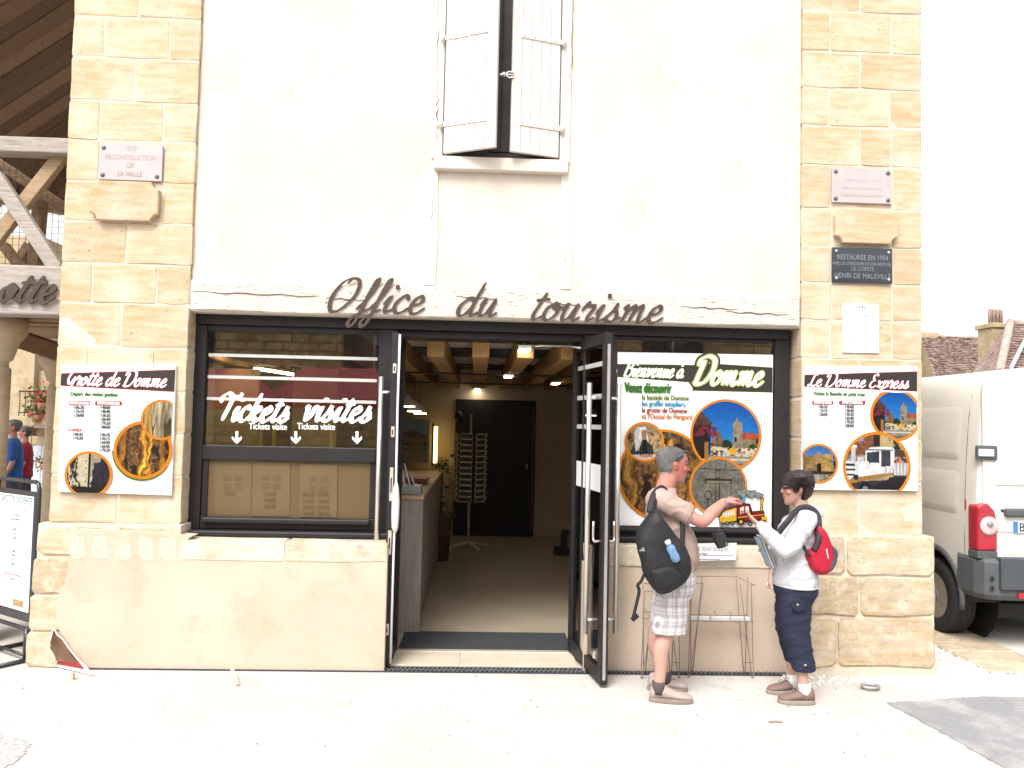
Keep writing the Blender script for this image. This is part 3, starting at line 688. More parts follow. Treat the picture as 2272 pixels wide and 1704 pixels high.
# three white bars across the upper pane
wbar = pm('white_bar', (0.42, 0.42, 0.40), 0.5, 0.05, 4)
for py0, py1 in ((768, 774), (815, 822), (862, 867)):
    z = W(640, py0+3, .16)[1]
    box('glass_stripe', wbar, w1, -2.13, -.815, .160, .164, z-.013, z+.012)
film = pm('brown_film', (0.105, 0.068, 0.029), 0.35, 0.05, 2, spec=0.5)
lp = box('pane', film, w1, -2.095, -.845, .165, .172, 1.09, 1.53)
w2 = frame_piece('window', 1.08, 2.36, 2.55, 2.58, FY0+.015, FY1-.01); w2['label'] = 'right shop window behind the large welcome poster'
box('pane', gls, w2, 1.08, 2.36, .165, .171, 1.075, 2.55)
frame_piece('bottom_rail', 1.08, 2.36, 1.0, 1.075, FY0, FY1, w2); frame_piece('drip_moulding', 1.08, 2.40, 1.03, 1.065, FY0-.03, FY0, w2, .01); frame_piece('window_sill', .87, 2.46, .95, 1.0, FY0-.07, FY1, w2, .014)
for z in (2.30, 2.10, 1.92, 1.74): box('glass_stripe', wbar, w2, 1.082, 1.118, .160, .164, z-.015, z+.012)

# ---- doors: two unequal glazed leaves folded outwards
steel = pm('brushed_steel', (0.70, 0.66, 0.62), 0.32, 0.06, 30, metal=0.85, stretch=(1, 1, .05))
edge_m = pm('door_edge', (0.040, 0.034, 0.036), 0.5, 0.1, 10)
plate = pm('lock_plate', (0.62, 0.53, 0.45), 0.4, 0.1, 20, metal=0.6)
white_pl = pm('white_plastic', (0.66, 0.66, 0.68), 0.4, 0.04, 5)
def leaf(hinge, tip, label, th=.055, z0=.025, z1=2.535):
    h, t_ = Vector((*hinge, 0)), Vector((*tip, 0)); d = (t_-h); L = d.length; d.normalize(); nrm = Vector((d.y, -d.x, 0))
    def Q(u, o, z): return h+d*u+nrm*o+Vector((0, 0, z))
    def bx(u0, u1, o0, o1, a, b_):
        v_ = [Q(u, o, z) for z in (a, b_) for o in (o0, o1) for u in (u0, u1)]
        mm = MB().add(v_, [(0, 2, 3, 1), (4, 5, 7, 6), (0, 1, 5, 4), (2, 6, 7, 3), (0, 4, 6, 2), (1, 3, 7, 5)])
        return mm
    e = th/2
    dm = bx(0, .075, -e, e, z0, z1).v
    m = MB()
    for (u0, u1, a, b_) in ((0, .07, z0, z1), (L-.075, L, z0, z1), (.07, L-.075, z1-.08, z1), (.07, L-.075, z0, z0+.10)):
        v_ = [Q(u, o, z) for z in (a, b_) for o in (-e, e) for u in (u0, u1)]
        m.add(v_, [(0, 2, 3, 1), (4, 5, 7, 6), (0, 1, 5, 4), (2, 6, 7, 3), (0, 4, 6, 2), (1, 3, 7, 5)])
    # recalc orientation through bmesh
    D = m.build('door', frm, B, .003, 1, label); bm = bmesh.new(); bm.from_mesh(D.data); bmesh.ops.recalc_face_normals(bm, faces=bm.faces); bm.to_mesh(D.data); bm.free()
    def part(name, mm, mat, bev=0.0):
        o = mm.build(name, mat, D, bev, 1); bm = bmesh.new(); bm.from_mesh(o.data); bmesh.ops.recalc_face_normals(bm, faces=bm.faces); bm.to_mesh(o.data); bm.free(); return o
    part('pane', bx(.07, L-.075, -.004, .004, z0+.10, z1-.08), glass('door_glass', (0.84, 0.89, 0.86)))
    return D, Q, bx, part, L, e
# right leaf, the wide one
D, Q, bx, part, L, e = leaf((.79, .42), (.925, -.45), 'wide right door leaf with long steel handles')
for s, off in ((1, .085), (-1, .085)):
    u = L-.10; o = s*(e+off)
    pass
    mm = MB().tube([Q(u, o, .36), Q(u, o, 2.17)], .019, 12); part('pull_handle', mm, steel)
    for z in (.46, 2.06): part('handle_bracket', MB().tube([Q(u, s*e, z), Q(u, o, z)], .012, 10), steel)
for z in (2.30, 2.06, 1.83): part('glass_stripe', bx(.09, L-.09, .005, .008, z, z+.035), wbar); 
part('notice_sheet', bx(.1, L-.12, .0055, .0075, 1.37, 1.57), pm('white_paper', (0.66, 0.65, 0.68), 0.7, 0.03, 3))
part('edge_strip', bx(L, L+.004, -.010, .012, .06, 2.45), pm('edge_alu', (0.42, 0.38, 0.37), 0.4, 0.1, 10, metal=.5))
for s in (1, -1):
    part('lever_handle', MB().tube(catmull([Q(L-.05, s*e, 1.03), Q(L-.05, s*(e+.045), 1.03), Q(L-.06, s*(e+.05), 1.06), Q(L-.06, s*(e+.05), 1.17)], 3), .009, 8), steel)
part('door_stop', bx(L-.13, L-.09, e, e+.02, .18, .23), steel, .004)
part('door_closer', MB().tube([Q(.03, e+.34, 2.50), Q(.10, e+.05, 2.50), Q(.30, e+.02, 2.47)], .009, 8), steel)
# left leaf, the narrow one
D, Q, bx, part, L, e = leaf((-.645, .42), (-.655, -.06), 'narrow left door leaf seen edge-on with lock plates')
u = L-.10; o = e+.085
part('pull_handle', MB().tube([Q(u, o, .42), Q(u, o, 2.20)], .019, 12), steel)
for z in (.52, 2.08): part('handle_bracket', MB().tube([Q(u, e, z), Q(u, o, z)], .012, 10), steel)
for (py0, py1) in ((785, 806), (921, 944), (1010, 1082), (1146, 1198), (1348, 1372)):
    z1_ = W(845, py0, -.06)[1]; z0_ = W(845, py1, -.06)[1]
    part('lock_plate', bx(L, L+.003, -.014, .012, z0_, z1_), plate, .001); part('keyhole', bx(L+.003, L+.0045, -.005, .004, z0_+(z1_-z0_)*.25, z1_-(z1_-z0_)*.3), pm('hole_dark', (0.01, 0.01, 0.01), .9))
ph = [Q(L+.012, -e-.008, .05), Q(L+.012, -e-.008, .9), Q(L+.012, -e-.011, 1.3), Q(L+.012, -e-.006, 2.0), Q(L+.012, -e-.008, 2.52)]
part('white_seal', MB().tube(ph, .009, 8), white_pl); part('white_guard', MB().tube([Q(L+.01, -e-.012, z) for z in (1.02, 1.06, 1.15, 1.26, 1.36, 1.40)], [.012, .026, .03, .03, .02, .008], 8), white_pl)
# threshold tiles
st = thing('door_step', (0, .1, 0), 'pale stone tiles laid in front of the open shop door', 'doorstep')
tl = pm('threshold_tile', (0.50, 0.43, 0.335), 0.75, 0.12, 5, 0.15, 60, rnd=.08)
box('bed', pm('joint_pale', (0.60, 0.56, 0.5), .9), st, -.64, .80, -.012, .40, 0.0, .012)
xs = [-.64, W(1000, 1430, 0)[0]-.02, W(1122, 1430, 0)[0], .80]
for a, b_ in zip(xs[:-1], xs[1:]): box('tile', tl, st, a+.004, b_-.004, -.012, .33, .012, .022, .003, 1)

# ================================================================== inside the office
im = pm('inside_wall', (0.46, 0.40, 0.31), 0.9, 0.05, 2)
rm = thing('office_interior', (0, 3.5, 0), 'dim room behind the open door with beamed ceiling and tiled floor', 'room')
fl_m = pm('inside_floor', (0.36, 0.30, 0.225), 0.3, 0.1, 2.5, 0.05, 30)
box('floor', fl_m, rm, -2.88, 3.16, .41, 6.98, .0, .02)
MB().box(-2.88, 3.16, 6.90, 6.98, .02, 2.66).box(-2.885, -2.82, .41, 6.90, .02, 2.66).box(3.10, 3.165, .41, 6.90, .02, 2.66).build('inner_wall', im, rm)
box('ceiling', pm('ceiling_panel', (0.55, 0.52, 0.46), 0.9, 0.06, 2), rm, -2.88, 3.16, .41, 6.98, 2.60, 2.66)
beam_m = wood_mat('ceiling_oak', (0.40, 0.22, 0.085), (0.50, 0.30, 0.13), crack=(0.16, 0.09, 0.04), stretch=(16, 1.2, 16), clo=.66)
for k in range(15):
    x = -2.70+k*.375; box('joist', beam_m, rm, x, x+.145, .47, 6.9, 2.405, 2.598, .01)
dkm = pm('steel_beam', (0.03, 0.03, 0.03), .6)
for y in (2.7, 4.9): box('cross_beam', dkm, rm, -2.82, 3.10, y, y+.14, 2.39, 2.404); box('dark_sheet', dkm, rm, -2.82, 3.10, y-.95, y, 2.585, 2.5985)  # thin near-black sheets cover the far part of each ceiling bay
# dark double door in the back wall
x0, z1_ = W(985, 862, 6.88); x1, _ = W(1158, 866, 6.88)
bd = box('back_door', pm('black_door', (0.012, 0.011, 0.011), 0.5), rm, x0, x1, 6.86, 6.899, .02, z1_, .005)
box('door_trim', pm('door_trim_brass', (0.14, 0.10, 0.05), .5), bd, x1-.05, x1-.03, 6.85, 6.8595, .1, z1_-.1)
for z in (1.15, ): MB().tube([(x1-.13, 6.83, z-.05), (x1-.13, 6.83, z+.05)], .01, 8).build('door_handle', steel, bd)
# black mat at the entrance
box('door_mat', pm('mat_black', (0.035, 0.036, 0.042), .95, .3, 60, .5, 200), rm, W(862, 1390, .45)[0], .80, .42, .93, .0205, .03, .004)
# counter
ct = thing('counter', (-.75, 2.0, .02), 'grey wood reception counter just inside the door', 'counter')
cw = wood_mat('grey_oak', (0.24, 0.205, 0.175), (0.32, 0.275, 0.235), crack=(0.14, 0.11, 0.09), camt=.5, stretch=(20, 20, 1.2), clo=.62)
cx0 = W(858, 1100, .9)[0]; cx1 = W(908, 1300, .9)[0]; ctop = W(880, 1070, .9)[1]
box('front_panel', cw, ct, cx0-.9, cx1, .90, .94, .02, ctop-.035, .003)
box('side_panel', cw, ct, cx1-.06, cx1-.02, .94, 4.3, .10, ctop-.035, .003)
box('counter_top', pm('oak_edge', (0.36, 0.25, 0.15), .5, .15, 8), ct, cx0-.9, cx1+.01, .885, 4.32, ctop-.035, ctop, .004)
box('kick_board', dkm, ct, cx1-.09, cx1-.062, .95, 4.28, .02, .10)
# leaflet holder on the counter
lh = thing('leaflet_holder', (cx1-.12, 1.1, ctop), 'clear stepped leaflet holder on the near end of the counter', 'leaflet holder')
gr_ = pm('acrylic_grey', (0.30, 0.29, 0.28), .3, .1, 10)
for k in range(3):
    MB().bar((cx1-.16+.045*k, 1.05+.05*k, ctop), (cx1-.24+.045*k, 1.15+.05*k, ctop+.34-.1*k), .12, .012, (1, 0, 0)).build('leaflet', pm('leaflet_paper', (0.5, 0.48, 0.45), .6, .3, 30), lh)
box('tray', gr_, lh, cx1-.26, cx1-.03, 1.0, 1.22, ctop, ctop+.075, .004)
# pile of red folders
fo = thing('folder_stack', (cx1-.1, 2.2, ctop), 'small stack of reddish folders lying on the counter', 'folders')
for k in range(3): box('folder', pm('folder_red', (0.22, 0.06, 0.045), .6, .2, 9), fo, cx1-.30+.01*k, cx1-.06+.012*k, 2.05, 2.4, ctop+.022*k, ctop+.022*k+.02, .002)
# framed town picture, strip light and notice on the walls
x0, z1_ = W(870, 905, 5.6); x1, z0_ = W(926, 1000, 5.6)
pic = thing('wall_picture', ((x0+x1)/2, 5.6, z0_), 'large photo panel of old stone houses behind the counter', 'picture')
box('board', pm('pic_board', (0.4, 0.36, 0.3), .7), pic, x0-.3, x1, 5.6, 5.63, z0_, z1_)
def town(U, V):
    c = np.zeros(U.shape+(3,)); c[:] = (0.30, 0.42, 0.5)
    n = fnoise(U*4, V*4, 3)
    hs_ = V < 0.55-.5*np.abs(U-.3); c[hs_] = (0.34, 0.28, 0.16); c[hs_ & (V > .15)] = (.2, .15, .11)
    win = hs_ & (V < .1) & (V > -.35) & (np.abs(((U*5) % 1)-.5) < .2) & (np.abs(((V*4) % 1)-.5) < .25); c[win] = (.05, .05, .05)
    c[V < -.45] = (.38, .33, .25); tr = (U < -.35) & (V > -.6+n*.3); c[tr] = (.05, .06, .03)
    return c*(.75+.5*n[..., None])*.75
print_m = attr_mat('print', 0.45, 0.25)
Sheet(pic, (x0+x1)/2-.15, (z0_+z1_)/2, 5.599).picture('print', 0, 0, (z1_-z0_)/2, town, print_m, 50, square=True)
x0, z1_ = W(938, 921, 6.6); x1, z0_ = W(941, 1000, 6.6)
sl_ = thing('strip_light', (x0, 6.6, z0_), 'glowing upright orange strip light in the back corner', 'lamp')
MB().box(x0, x1+.02, 6.58, 6.61, z0_, z1_).build('tube', emit('strip_glow', (1.0, 0.62, 0.18), 3.0), sl_); box('housing', dkm, sl_, x0-.03, x0-.002, 6.57, 6.62, z0_-.05, z1_+.05)
x0, z1_ = W(970, 978, 6.88); x1, z0_ = W(1000, 1010, 6.88)
nb = thing('wall_notice', (x0, 6.88, z0_), 'small pale notice pinned beside the dark back door', 'notice'); box('sheet', pm('pale_sheet', (.5, .48, .42), .8), nb, x0, x1-.06, 6.885, 6.899, z0_, z1_); box('heading', dkm, nb, x0+.02, x1-.08, 6.882, 6.8848, z1_-.07, z1_-.02)
sp = thing('wall_speaker', W3(991, 900, 6.7), 'small black round speaker high on the back wall', 'speaker'); c_ = W3(991, 900, 6.7); MB().ball(c_, (.07, .07, .10), 12).build('body', dkm, sp); MB().tube([c_, c_+Vector((-.02, .2, 0))], .012, 6).build('bracket', dkm, sp)
# ceiling spot lamps (lit)
glow = emit('lamp_glow', (1.0, 0.86, 0.62), 8.0); lamp_h = pm('lamp_white', (.6, .58, .54), .5)
LS = [(1132, 760, 1.7, 'nearest'), (1098, 815, 3.2, 'middle'), (1031, 843, 5.4, 'farthest'), (1200, 830, 3.6, 'right hand')]
for px, py, y, wd in LS:
    y = min((abs(W3(px, py, q*.05).z-2.375), q*.05) for q in range(8, 136))[1]; c_ = W3(px, py, y)
    L_ = thing('ceiling_lamp', c_, {'nearest': 'lit oblong ceiling lamp nearest the open door', 'middle': 'lit oblong ceiling lamp in the middle of the room', 'farthest': 'lit oblong ceiling lamp above the dark back door', 'right hand': 'lit oblong ceiling lamp furthest right inside the room'}[wd], 'lamp', 'lit lamps inside')
    MB().box(c_.x-.045, c_.x+.045, y-.16, y+.16, c_.z, c_.z+.012).build('diffuser', glow, L_, .004); box('housing', lamp_h, L_, c_.x-.055, c_.x+.055, y-.17, y+.17, c_.z+.0125, c_.z+.04, .006); box('stem', lamp_h, L_, c_.x-.012, c_.x+.012, y-.012, y+.012, c_.z+.04, 2.599)
for px, py, y, lb in ((880, 878, 2.6, 'first pendant lamp over the counter, nearest the doorway'), (895, 888, 3.4, 'second pendant lamp over the counter'), (908, 893, 4.2, 'third pendant lamp over the counter, farthest in')):
    c_ = W3(px, py, y); L_ = thing('pendant_lamp', c_, lb, 'lamp', 'pendant lamps over the counter')
    MB().lathe([(.02, .13), (.03, .10), (.09, .03), (.095, .005)], c_, 16).build('lamp_shade', lamp_h, L_); MB().lathe([(.08, 0.0), (.08, .01)], (c_.x, c_.y, c_.z-.008), 16).build('bulb', glow, L_); MB().tube([c_+Vector((0, 0, .13)), Vector((c_.x, c_.y, 2.599))], .003, 5).build('cord', dkm, L_)
for px, py, y, lb in ((475, 745, 1.6, 'lit tube lamp seen at the left through the ticket window'), (600, 801, 2.6, 'lit tube lamp seen in the middle of the ticket window')):
    c_ = W3(px, py, y); L_ = thing('tube_lamp', c_, lb, 'lamp', 'tube lamps behind the ticket window')
    MB().bar(c_+Vector((-.16, -.3, 0)), c_+Vector((.16, .35, -.03)), .05, .02).build('diffuser', glow, L_); MB().bar(c_+Vector((-.16, -.3, .03)), c_+Vector((.16, .35, 0)), .07, .03).build('housing', lamp_h, L_)
# panels for warm-lit columns in the ticket office, the lamplight put into their yellow
for px, lb in ((465, 'flat column with warm light painted yellow at the left behind the ticket window'), (635, 'flat column with warm light painted yellow in the middle behind the ticket window')):
    x0, z1_ = W(px, 795, 2.2); dp = thing('warm_lit_column', (x0, 2.2, 0.02), lb, 'panel', 'warm-lit columns'); box('board', pm('warm_lit_yellow', (.78, .56, .20), .6, .1, 4), dp, x0, x0+.45, 2.2, 2.24, .1, z1_, .004); box('foot', dkm, dp, x0+.05, x0+.40, 2.1, 2.34, .02, .1)
# revolving postcard rack
x, _ = W(1012, 1140, 5.6); cx, cy = x, 5.6
pk = thing('postcard_rack', (cx, cy, .02), 'tall white wire carousel of postcards in front of the dark door', 'rack')
wr = pm('rack_white', (0.68, 0.66, 0.58), .5, .05, 6); ztop = W(1012, 935, cy)[1]; zbot = W(1012, 1082, cy)[1]
MB().tube([(cx, cy, .06), (cx, cy, ztop+.28)], .018, 8).build('pole', wr, pk)
mm = MB()
for k in range(4): a = k*math.pi/2+.5; mm.tube([(cx, cy, .10), (cx+.3*math.cos(a), cy+.3*math.sin(a), .05)], .016, 6); mm.ball((cx+.3*math.cos(a), cy+.3*math.sin(a), .035), .03, 8)
mm.build('base', wr, pk)
cm = [pm('card_brown', (.10, .06, .04), .5, .4, 25), pm('card_grey', (.10, .10, .09), .5, .4, 25)]
rows = 12; dz = (ztop-zbot)/rows
for r_ in range(rows):
    for s in range(6):
        a = s*math.pi/3+.25; nx, ny = math.cos(a), math.sin(a)
        if ny > .6: continue
        z = zbot+r_*dz; tx, ty = -ny, nx; o = Vector((cx+nx*.2, cy+ny*.2, z))
        f = MB(); q = [o+Vector((tx, ty, 0))*-.09, o+Vector((tx, ty, 0))*.09]; h = Vector((nx*.03, ny*.03, dz*.86))
        f.tube([q[0], q[1], q[1]+h, q[0]+h], .007, 4, closed=True); po = f.build('card_pocket', wr, pk)
        off = Vector((nx, ny, 0))*-.012
        MB().add([q[0]+off, q[1]+off, q[1]+h+off, q[0]+h+off, q[0]+off*2, q[1]+off*2, q[1]+h+off*2, q[0]+h+off*2], [(0, 1, 2, 3), (7, 6, 5, 4), (0, 4, 5, 1), (3, 2, 6, 7), (0, 3, 7, 4), (1, 5, 6, 2)]).build('postcard', cm[(r_+s) % 2], po)
# potted plant behind the counter
px_, _ = W(952, 1090, 4.6); pt = thing('potted_plant', (px_, 4.6, .02), 'leafy green plant in a pot at the end of the counter', 'plant')
zpot = W(952, 1110, 4.6)[1]
MB().lathe([(.12, .0), (.16, zpot-.1), (.17, zpot), (.15, zpot)], (px_, 4.6, .02), 14).build('pot', pm('pot_brown', (.12, .07, .045), .7, .2, 9), pt)
lf = MB(); rr = random.Random(3)
for k in range(420):
    a = rr.uniform(0, 6.28); h = rr.random(); R_ = .24*(1-abs(h-.45)*1.3)*rr.uniform(.4, 1.0); zc = zpot-.25+h*1.0
    c_ = Vector((px_+R_*math.cos(a), 4.6+R_*math.sin(a), zc)); l_ = rr.uniform(.05, .10); dd = Vector((math.cos(a), math.sin(a), rr.uniform(-.8, .5))).normalized()*l_; sd = dd.cross(Vector((0, 0, 1))).normalized()*l_*.28
    lf.add([c_, c_+dd*.5+sd, c_+dd, c_+dd*.5-sd], [(0, 1, 2, 3)])
tag(lf.build('foliage', pm('leaf_green', (.035, .075, .022), .5, .4, 14), pt), kind='stuff')
MB().tube([(px_, 4.6, zpot-.05), (px_+.01, 4.6, zpot+.55)], .012, 6).build('stem', pm('stem', (.08, .06, .03), .8), pt)
# small black machine on the floor by the right wall
c_ = W3(1230, 1140, 5.0); hm = thing('floor_heater', (c_.x, 5.0, .02), 'small black appliance on the floor at the right of the room', 'appliance')
box('body', dkm, hm, c_.x-.09, c_.x+.12, 5.0, 5.25, .03, .36, .01); box('panel', pm('dull_grey', (.12, .11, .09), .5), hm, c_.x-.03, c_.x+.08, 4.99, 4.9995, .14, .30, .002); box('foot', dkm, hm, c_.x-.20, c_.x-.095, 5.05, 5.2, .02, .14, .006)

# ================================================================== signs and plaques on the facade
CW = 0.53                                        # print inks: photograph colour -> albedo under this exposure
def ink(r, g, b): return tuple(min(.8, x*CW) for x in lin(r, g, b))
def flat_ink(name, r, g, b, rough=.5): return pm(name, ink(r, g, b), rough, .02, 3, spec=.25)
bronze = pm('letter_bronze', ink(92, 75, 64), .5, .1, 12, .05, spec=.3)
sg = thing('shop_sign', (0.2, -.06, 2.7), 'dark bronze script letters reading Office du tourisme on the oak lintel', 'sign')
for wtxt, pa, pb, py in (('Office', 718, 941, 688), ('du', 1009, 1104, 698), ('tourisme', 1172, 1474, 707)):
    x0, z0 = S(pa, py, -.08); x1, _ = S(pb, py, -.08); nat = script_strokes(wtxt, .135)[1]; sw = .28*.135*(1.0)
    letters3d(wtxt, x0, z0, -.0275, .135, .008, bronze, sg, wx=(x1-x0-.02)/nat, wmin=.085, wmax=.25, slant=.34)
MB().box(-1.2, -1.19, -.0275, -.018, 2.75, 2.76).build('fixing_stud', bronze, sg)
white_paint = flat_ink('white_vinyl', 255, 255, 255); white_paint2 = pm('pure_white', (.8, .8, .8), .5, .02, 3)
# ticket window lettering
tk = thing('ticket_lettering', (-1.5, .16, 1.65), 'white vinyl lettering and arrows for tickets on the left window', 'lettering')
sh = Sheet(tk, 0, 0, .158)
def Z4(x, y, d=.158): return S(420+.3859*x, 600+.3859*y, d)
for wt, a, b_ in (('Tickets', 150, 580), ('visites', 645, 1055)):
    p = Z4(a, 862); q = Z4(b_, 862); sh.script('script_word', wt, p[0], p[1], .112, white_paint2, width=q[0]-p[0]-.02, wmin=.14, wmax=.40)
p = Z4(342, 912); sh.text('small_words', 'Tickets visite', p[0], p[1], .070, white_paint2, .80, .0012); p = Z4(620, 912); sh.text('small_words', 'Tickets visite', p[0], p[1], .070, white_paint2, .80, .0012)
for ax in (274, 613, 965):
    sh.poly('arrow', [Z4(*q) for q in ((ax-8, 925), (ax+8, 925), (ax+8, 970), (ax+28, 952), (ax+28, 970), (ax, 998), (ax-28, 970), (ax-28, 952), (ax-8, 970))], white_paint2)
# faded sheets behind the brown film
fs = Sheet(w1, 0, 0, .1635); fa = pm('faded_sheet', (0.118, 0.078, 0.035), .5, .05, 4); fb = pm('faded_print', (0.100, 0.065, 0.027), .5, .2, 40)
for (a, b_, c_, d_) in ((145, 355, 1100, 1405), (368, 580, 1100, 1412), (636, 852, 1112, 1418)):
    fs.poly('faded_sheet', [Z4(a, c_), Z4(b_, c_+4), Z4(b_-3, d_+3), Z4(a-6, d_)], fa)
    mx = (a+b_)/2
    for ix in (-56, 6):
        for iy in (75, 125): fs.poly('faded_photo', [Z4(mx+ix, c_+iy), Z4(mx+ix+48, c_+iy), Z4(mx+ix+48, c_+iy+36), Z4(mx+ix, c_+iy+36)], fb)
for t_, x_, y_ in (('15h15', 195, 1290), ('11h00', 425, 1295), ('14h00', 425, 1330), ('16h30', 425, 1364), ('10h30  15h00', 645, 1298), ('11h30  16h00', 645, 1334), ('12h30  17h00', 645, 1370), ('14h00  18h00', 645, 1405)):
    p = Z4(x_, y_); fs.text('faded_times', t_, p[0], p[1], .045, fb, .85)
# plaques
def plaque(name, px0, py0, px1, py1, mat, label, th=.018):
    x0, z1 = W(px0, py0, -.05); x1, z0 = W(px1, py1, -.05)
    t_ = thing(name, ((x0+x1)/2, -.04, z0), label, 'plaque'); box('slab', mat, t_, x0, x1, -.034-th, -.034, z0, z1, .003); return t_, x0, x1, z0, z1, -.034-th
def studs(t_, x0, x1, z0, z1, y, mat, r=.011, i=.035, skip=()):
    for k, (a, b_) in enumerate(((x0+i, z0+i), (x1-i, z0+i), (x1-i, z1-i), (x0+i, z1-i))):
        if k in skip: continue
        MB().lathe([(r*1.5, 0), (r*1.5, -.003), (r, -.008), (r*.4, -.011)], (a, y, b_), 12, axis='y').build('stud', mat, t_)
pale_marble = pm('pale_marble', ink(222, 212, 212), .55, .06, 5, .05, 40); stud_m = pm('stud_bronze', (0.14, 0.13, 0.11), .45, .2, 20, metal=.5); faint = flat_ink('faint_red', 205, 178, 172)
t_, x0, x1, z0, z1, y = plaque('stone_plaque', 215, 309, 349, 392, pale_marble, 'pale grey engraved plaque with worn text on the left pier')
studs(t_, x0, x1, z0, z1, y, stud_m, skip=(2,)); s_ = Sheet(t_, 0, 0, y); cx = (x0+x1)/2
for tx, k, sz in (('1879', .80, .055), ('RECONSTRUCTION', .56, .055), ('DE', .34, .055), ('LA HALLE', .11, .055)): s_.text('engraved_line', tx, cx, z0+(z1-z0)*k, sz, faint, .78, 0, 'CENTER')
t_, x0, x1, z0, z1, y = plaque('stone_plaque', 1797, 362, 1926, 441, pale_marble, 'blank pale grey plaque with four studs on the right pier'); studs(t_, x0, x1, z0, z1, y, stud_m, i=.03)
s_ = Sheet(t_, 0, 0, y)
for k in (.62, .4, .2): s_.poly('worn_line', [(x0+.08, z0+(z1-z0)*k), (x1-.08, z0+(z1-z0)*k), (x1-.08, z0+(z1-z0)*k+.016), (x0+.08, z0+(z1-z0)*k+.016)], pm('worn_line', ink(216, 204, 205), .6))
t_, x0, x1, z0, z1, y = plaque('marble_plaque', 1798, 534, 1927, 613, pm('black_marble', (0.022, 0.027, 0.033), .12, .2, 4, spec=.6), 'polished black marble plaque with grey lettering on the right pier', .022)
studs(t_, x0, x1, z0, z1, y, pm('stud_steel', (.55, .54, .52), .3, metal=.8), .008, .03); s_ = Sheet(t_, 0, 0, y); cx = (x0+x1)/2; gi = flat_ink('engraved_grey', 150, 158, 160)
for tx, k, sz, xs in (('RESTAURÉE EN 1954', .66, .056, .82), ('AVEC LE CONCOURS DE SON PETIT-FILS', .50, .034, .78), ('LE COMTE', .34, .046, .85), ('HENRI DE MALEVILLE', .12, .060, .80)): s_.text('engraved_line', tx, cx, z0+(z1-z0)*k, sz, gi, xs, .0004, 'CENTER')
t_, x0, x1, z0, z1, y = plaque('enamel_notice', 1821, 655, 1900, 763, pm('white_enamel', (.74, .74, .75), .35, .03, 3), 'white enamel notice with thin grey border on the right pier', .010)
s_ = Sheet(t_, 0, 0, y); gl_ = flat_ink('notice_grey', 190, 184, 190)
for a, b_, c_, d_ in ((x0+.015, x1-.015, z0+.015, z0+.019), (x0+.015, x1-.015, z1-.019, z1-.015), (x0+.015, x0+.019, z0+.02, z1-.02), (x1-.019, x1-.015, z0+.02, z1-.02)): s_.poly('border', [(a, c_), (b_, c_), (b_, d_), (a, d_)], gl_)
cx = (x0+x1)/2
for k in range(4): a = rad(120-20*k); s_.poly('emblem_ray', [(cx+.05*math.cos(a)-.004, z1-.085+.05*math.sin(a)), (cx+.05*math.cos(a)+.004, z1-.085+.05*math.sin(a)), (cx+.068*math.cos(a)+.005, z1-.085+.068*math.sin(a)), (cx+.068*math.cos(a)-.004, z1-.085+.068*math.sin(a))], flat_ink('ray_red', 150, 110, 110))
s_.text('heading', 'A TOUS LES FRANÇAIS', cx, z1-.105, .030, flat_ink('heading_grey', 170, 165, 175), .75, 0, 'CENTER'); s_.text('closing', 'VIVE LA FRANCE', cx, z0+.075, .026, flat_ink('heading_grey', 170, 165, 175), .8, 0, 'CENTER')
for k in range(6): s_.poly('text_line', [(x0+.05, z1-.15-.022*k), (x1-.05, z1-.15-.022*k), (x1-.05, z1-.156-.022*k), (x0+.05, z1-.156-.022*k)], pm('line_pale', (.66, .66, .68), .5))
# paper notice under the right window
x0, z1 = S(1520, 1203, -.12); x1, z0 = S(1633, 1245, -.12)
pn = thing('paper_notice', ((x0+x1)/2, -.115, z0), 'white paper notice for the tourist map hung below the right window', 'notice'); MB().prism([(x0, z0-.01), (x1, z0+.01), (x1+.005, z1), (x0, z1-.012)], -.118, -.112).build('sheet', pm('notice_paper', (.72, .71, .71), .7, .03, 4), pn)
s_ = Sheet(pn, 0, 0, -.118); s_.text('heading', 'Carte touristique', x0+.012, z1-.062, .058, flat_ink('notice_head', 190, 182, 182), .78, .001); s_.text('line', 'au bar', x0+.10, z1-.098, .034, flat_ink('notice_dark', 110, 105, 120), .85, .001)
for k in range(2): s_.poly('text_line', [(x0+.17-.06*k, z1-.093-.03*k), (x1-.02-.1*k, z1-.092-.03*k), (x1-.02-.1*k, z1-.100-.03*k), (x0+.17-.06*k, z1-.101-.03*k)], flat_ink('notice_line', 205, 200, 208))

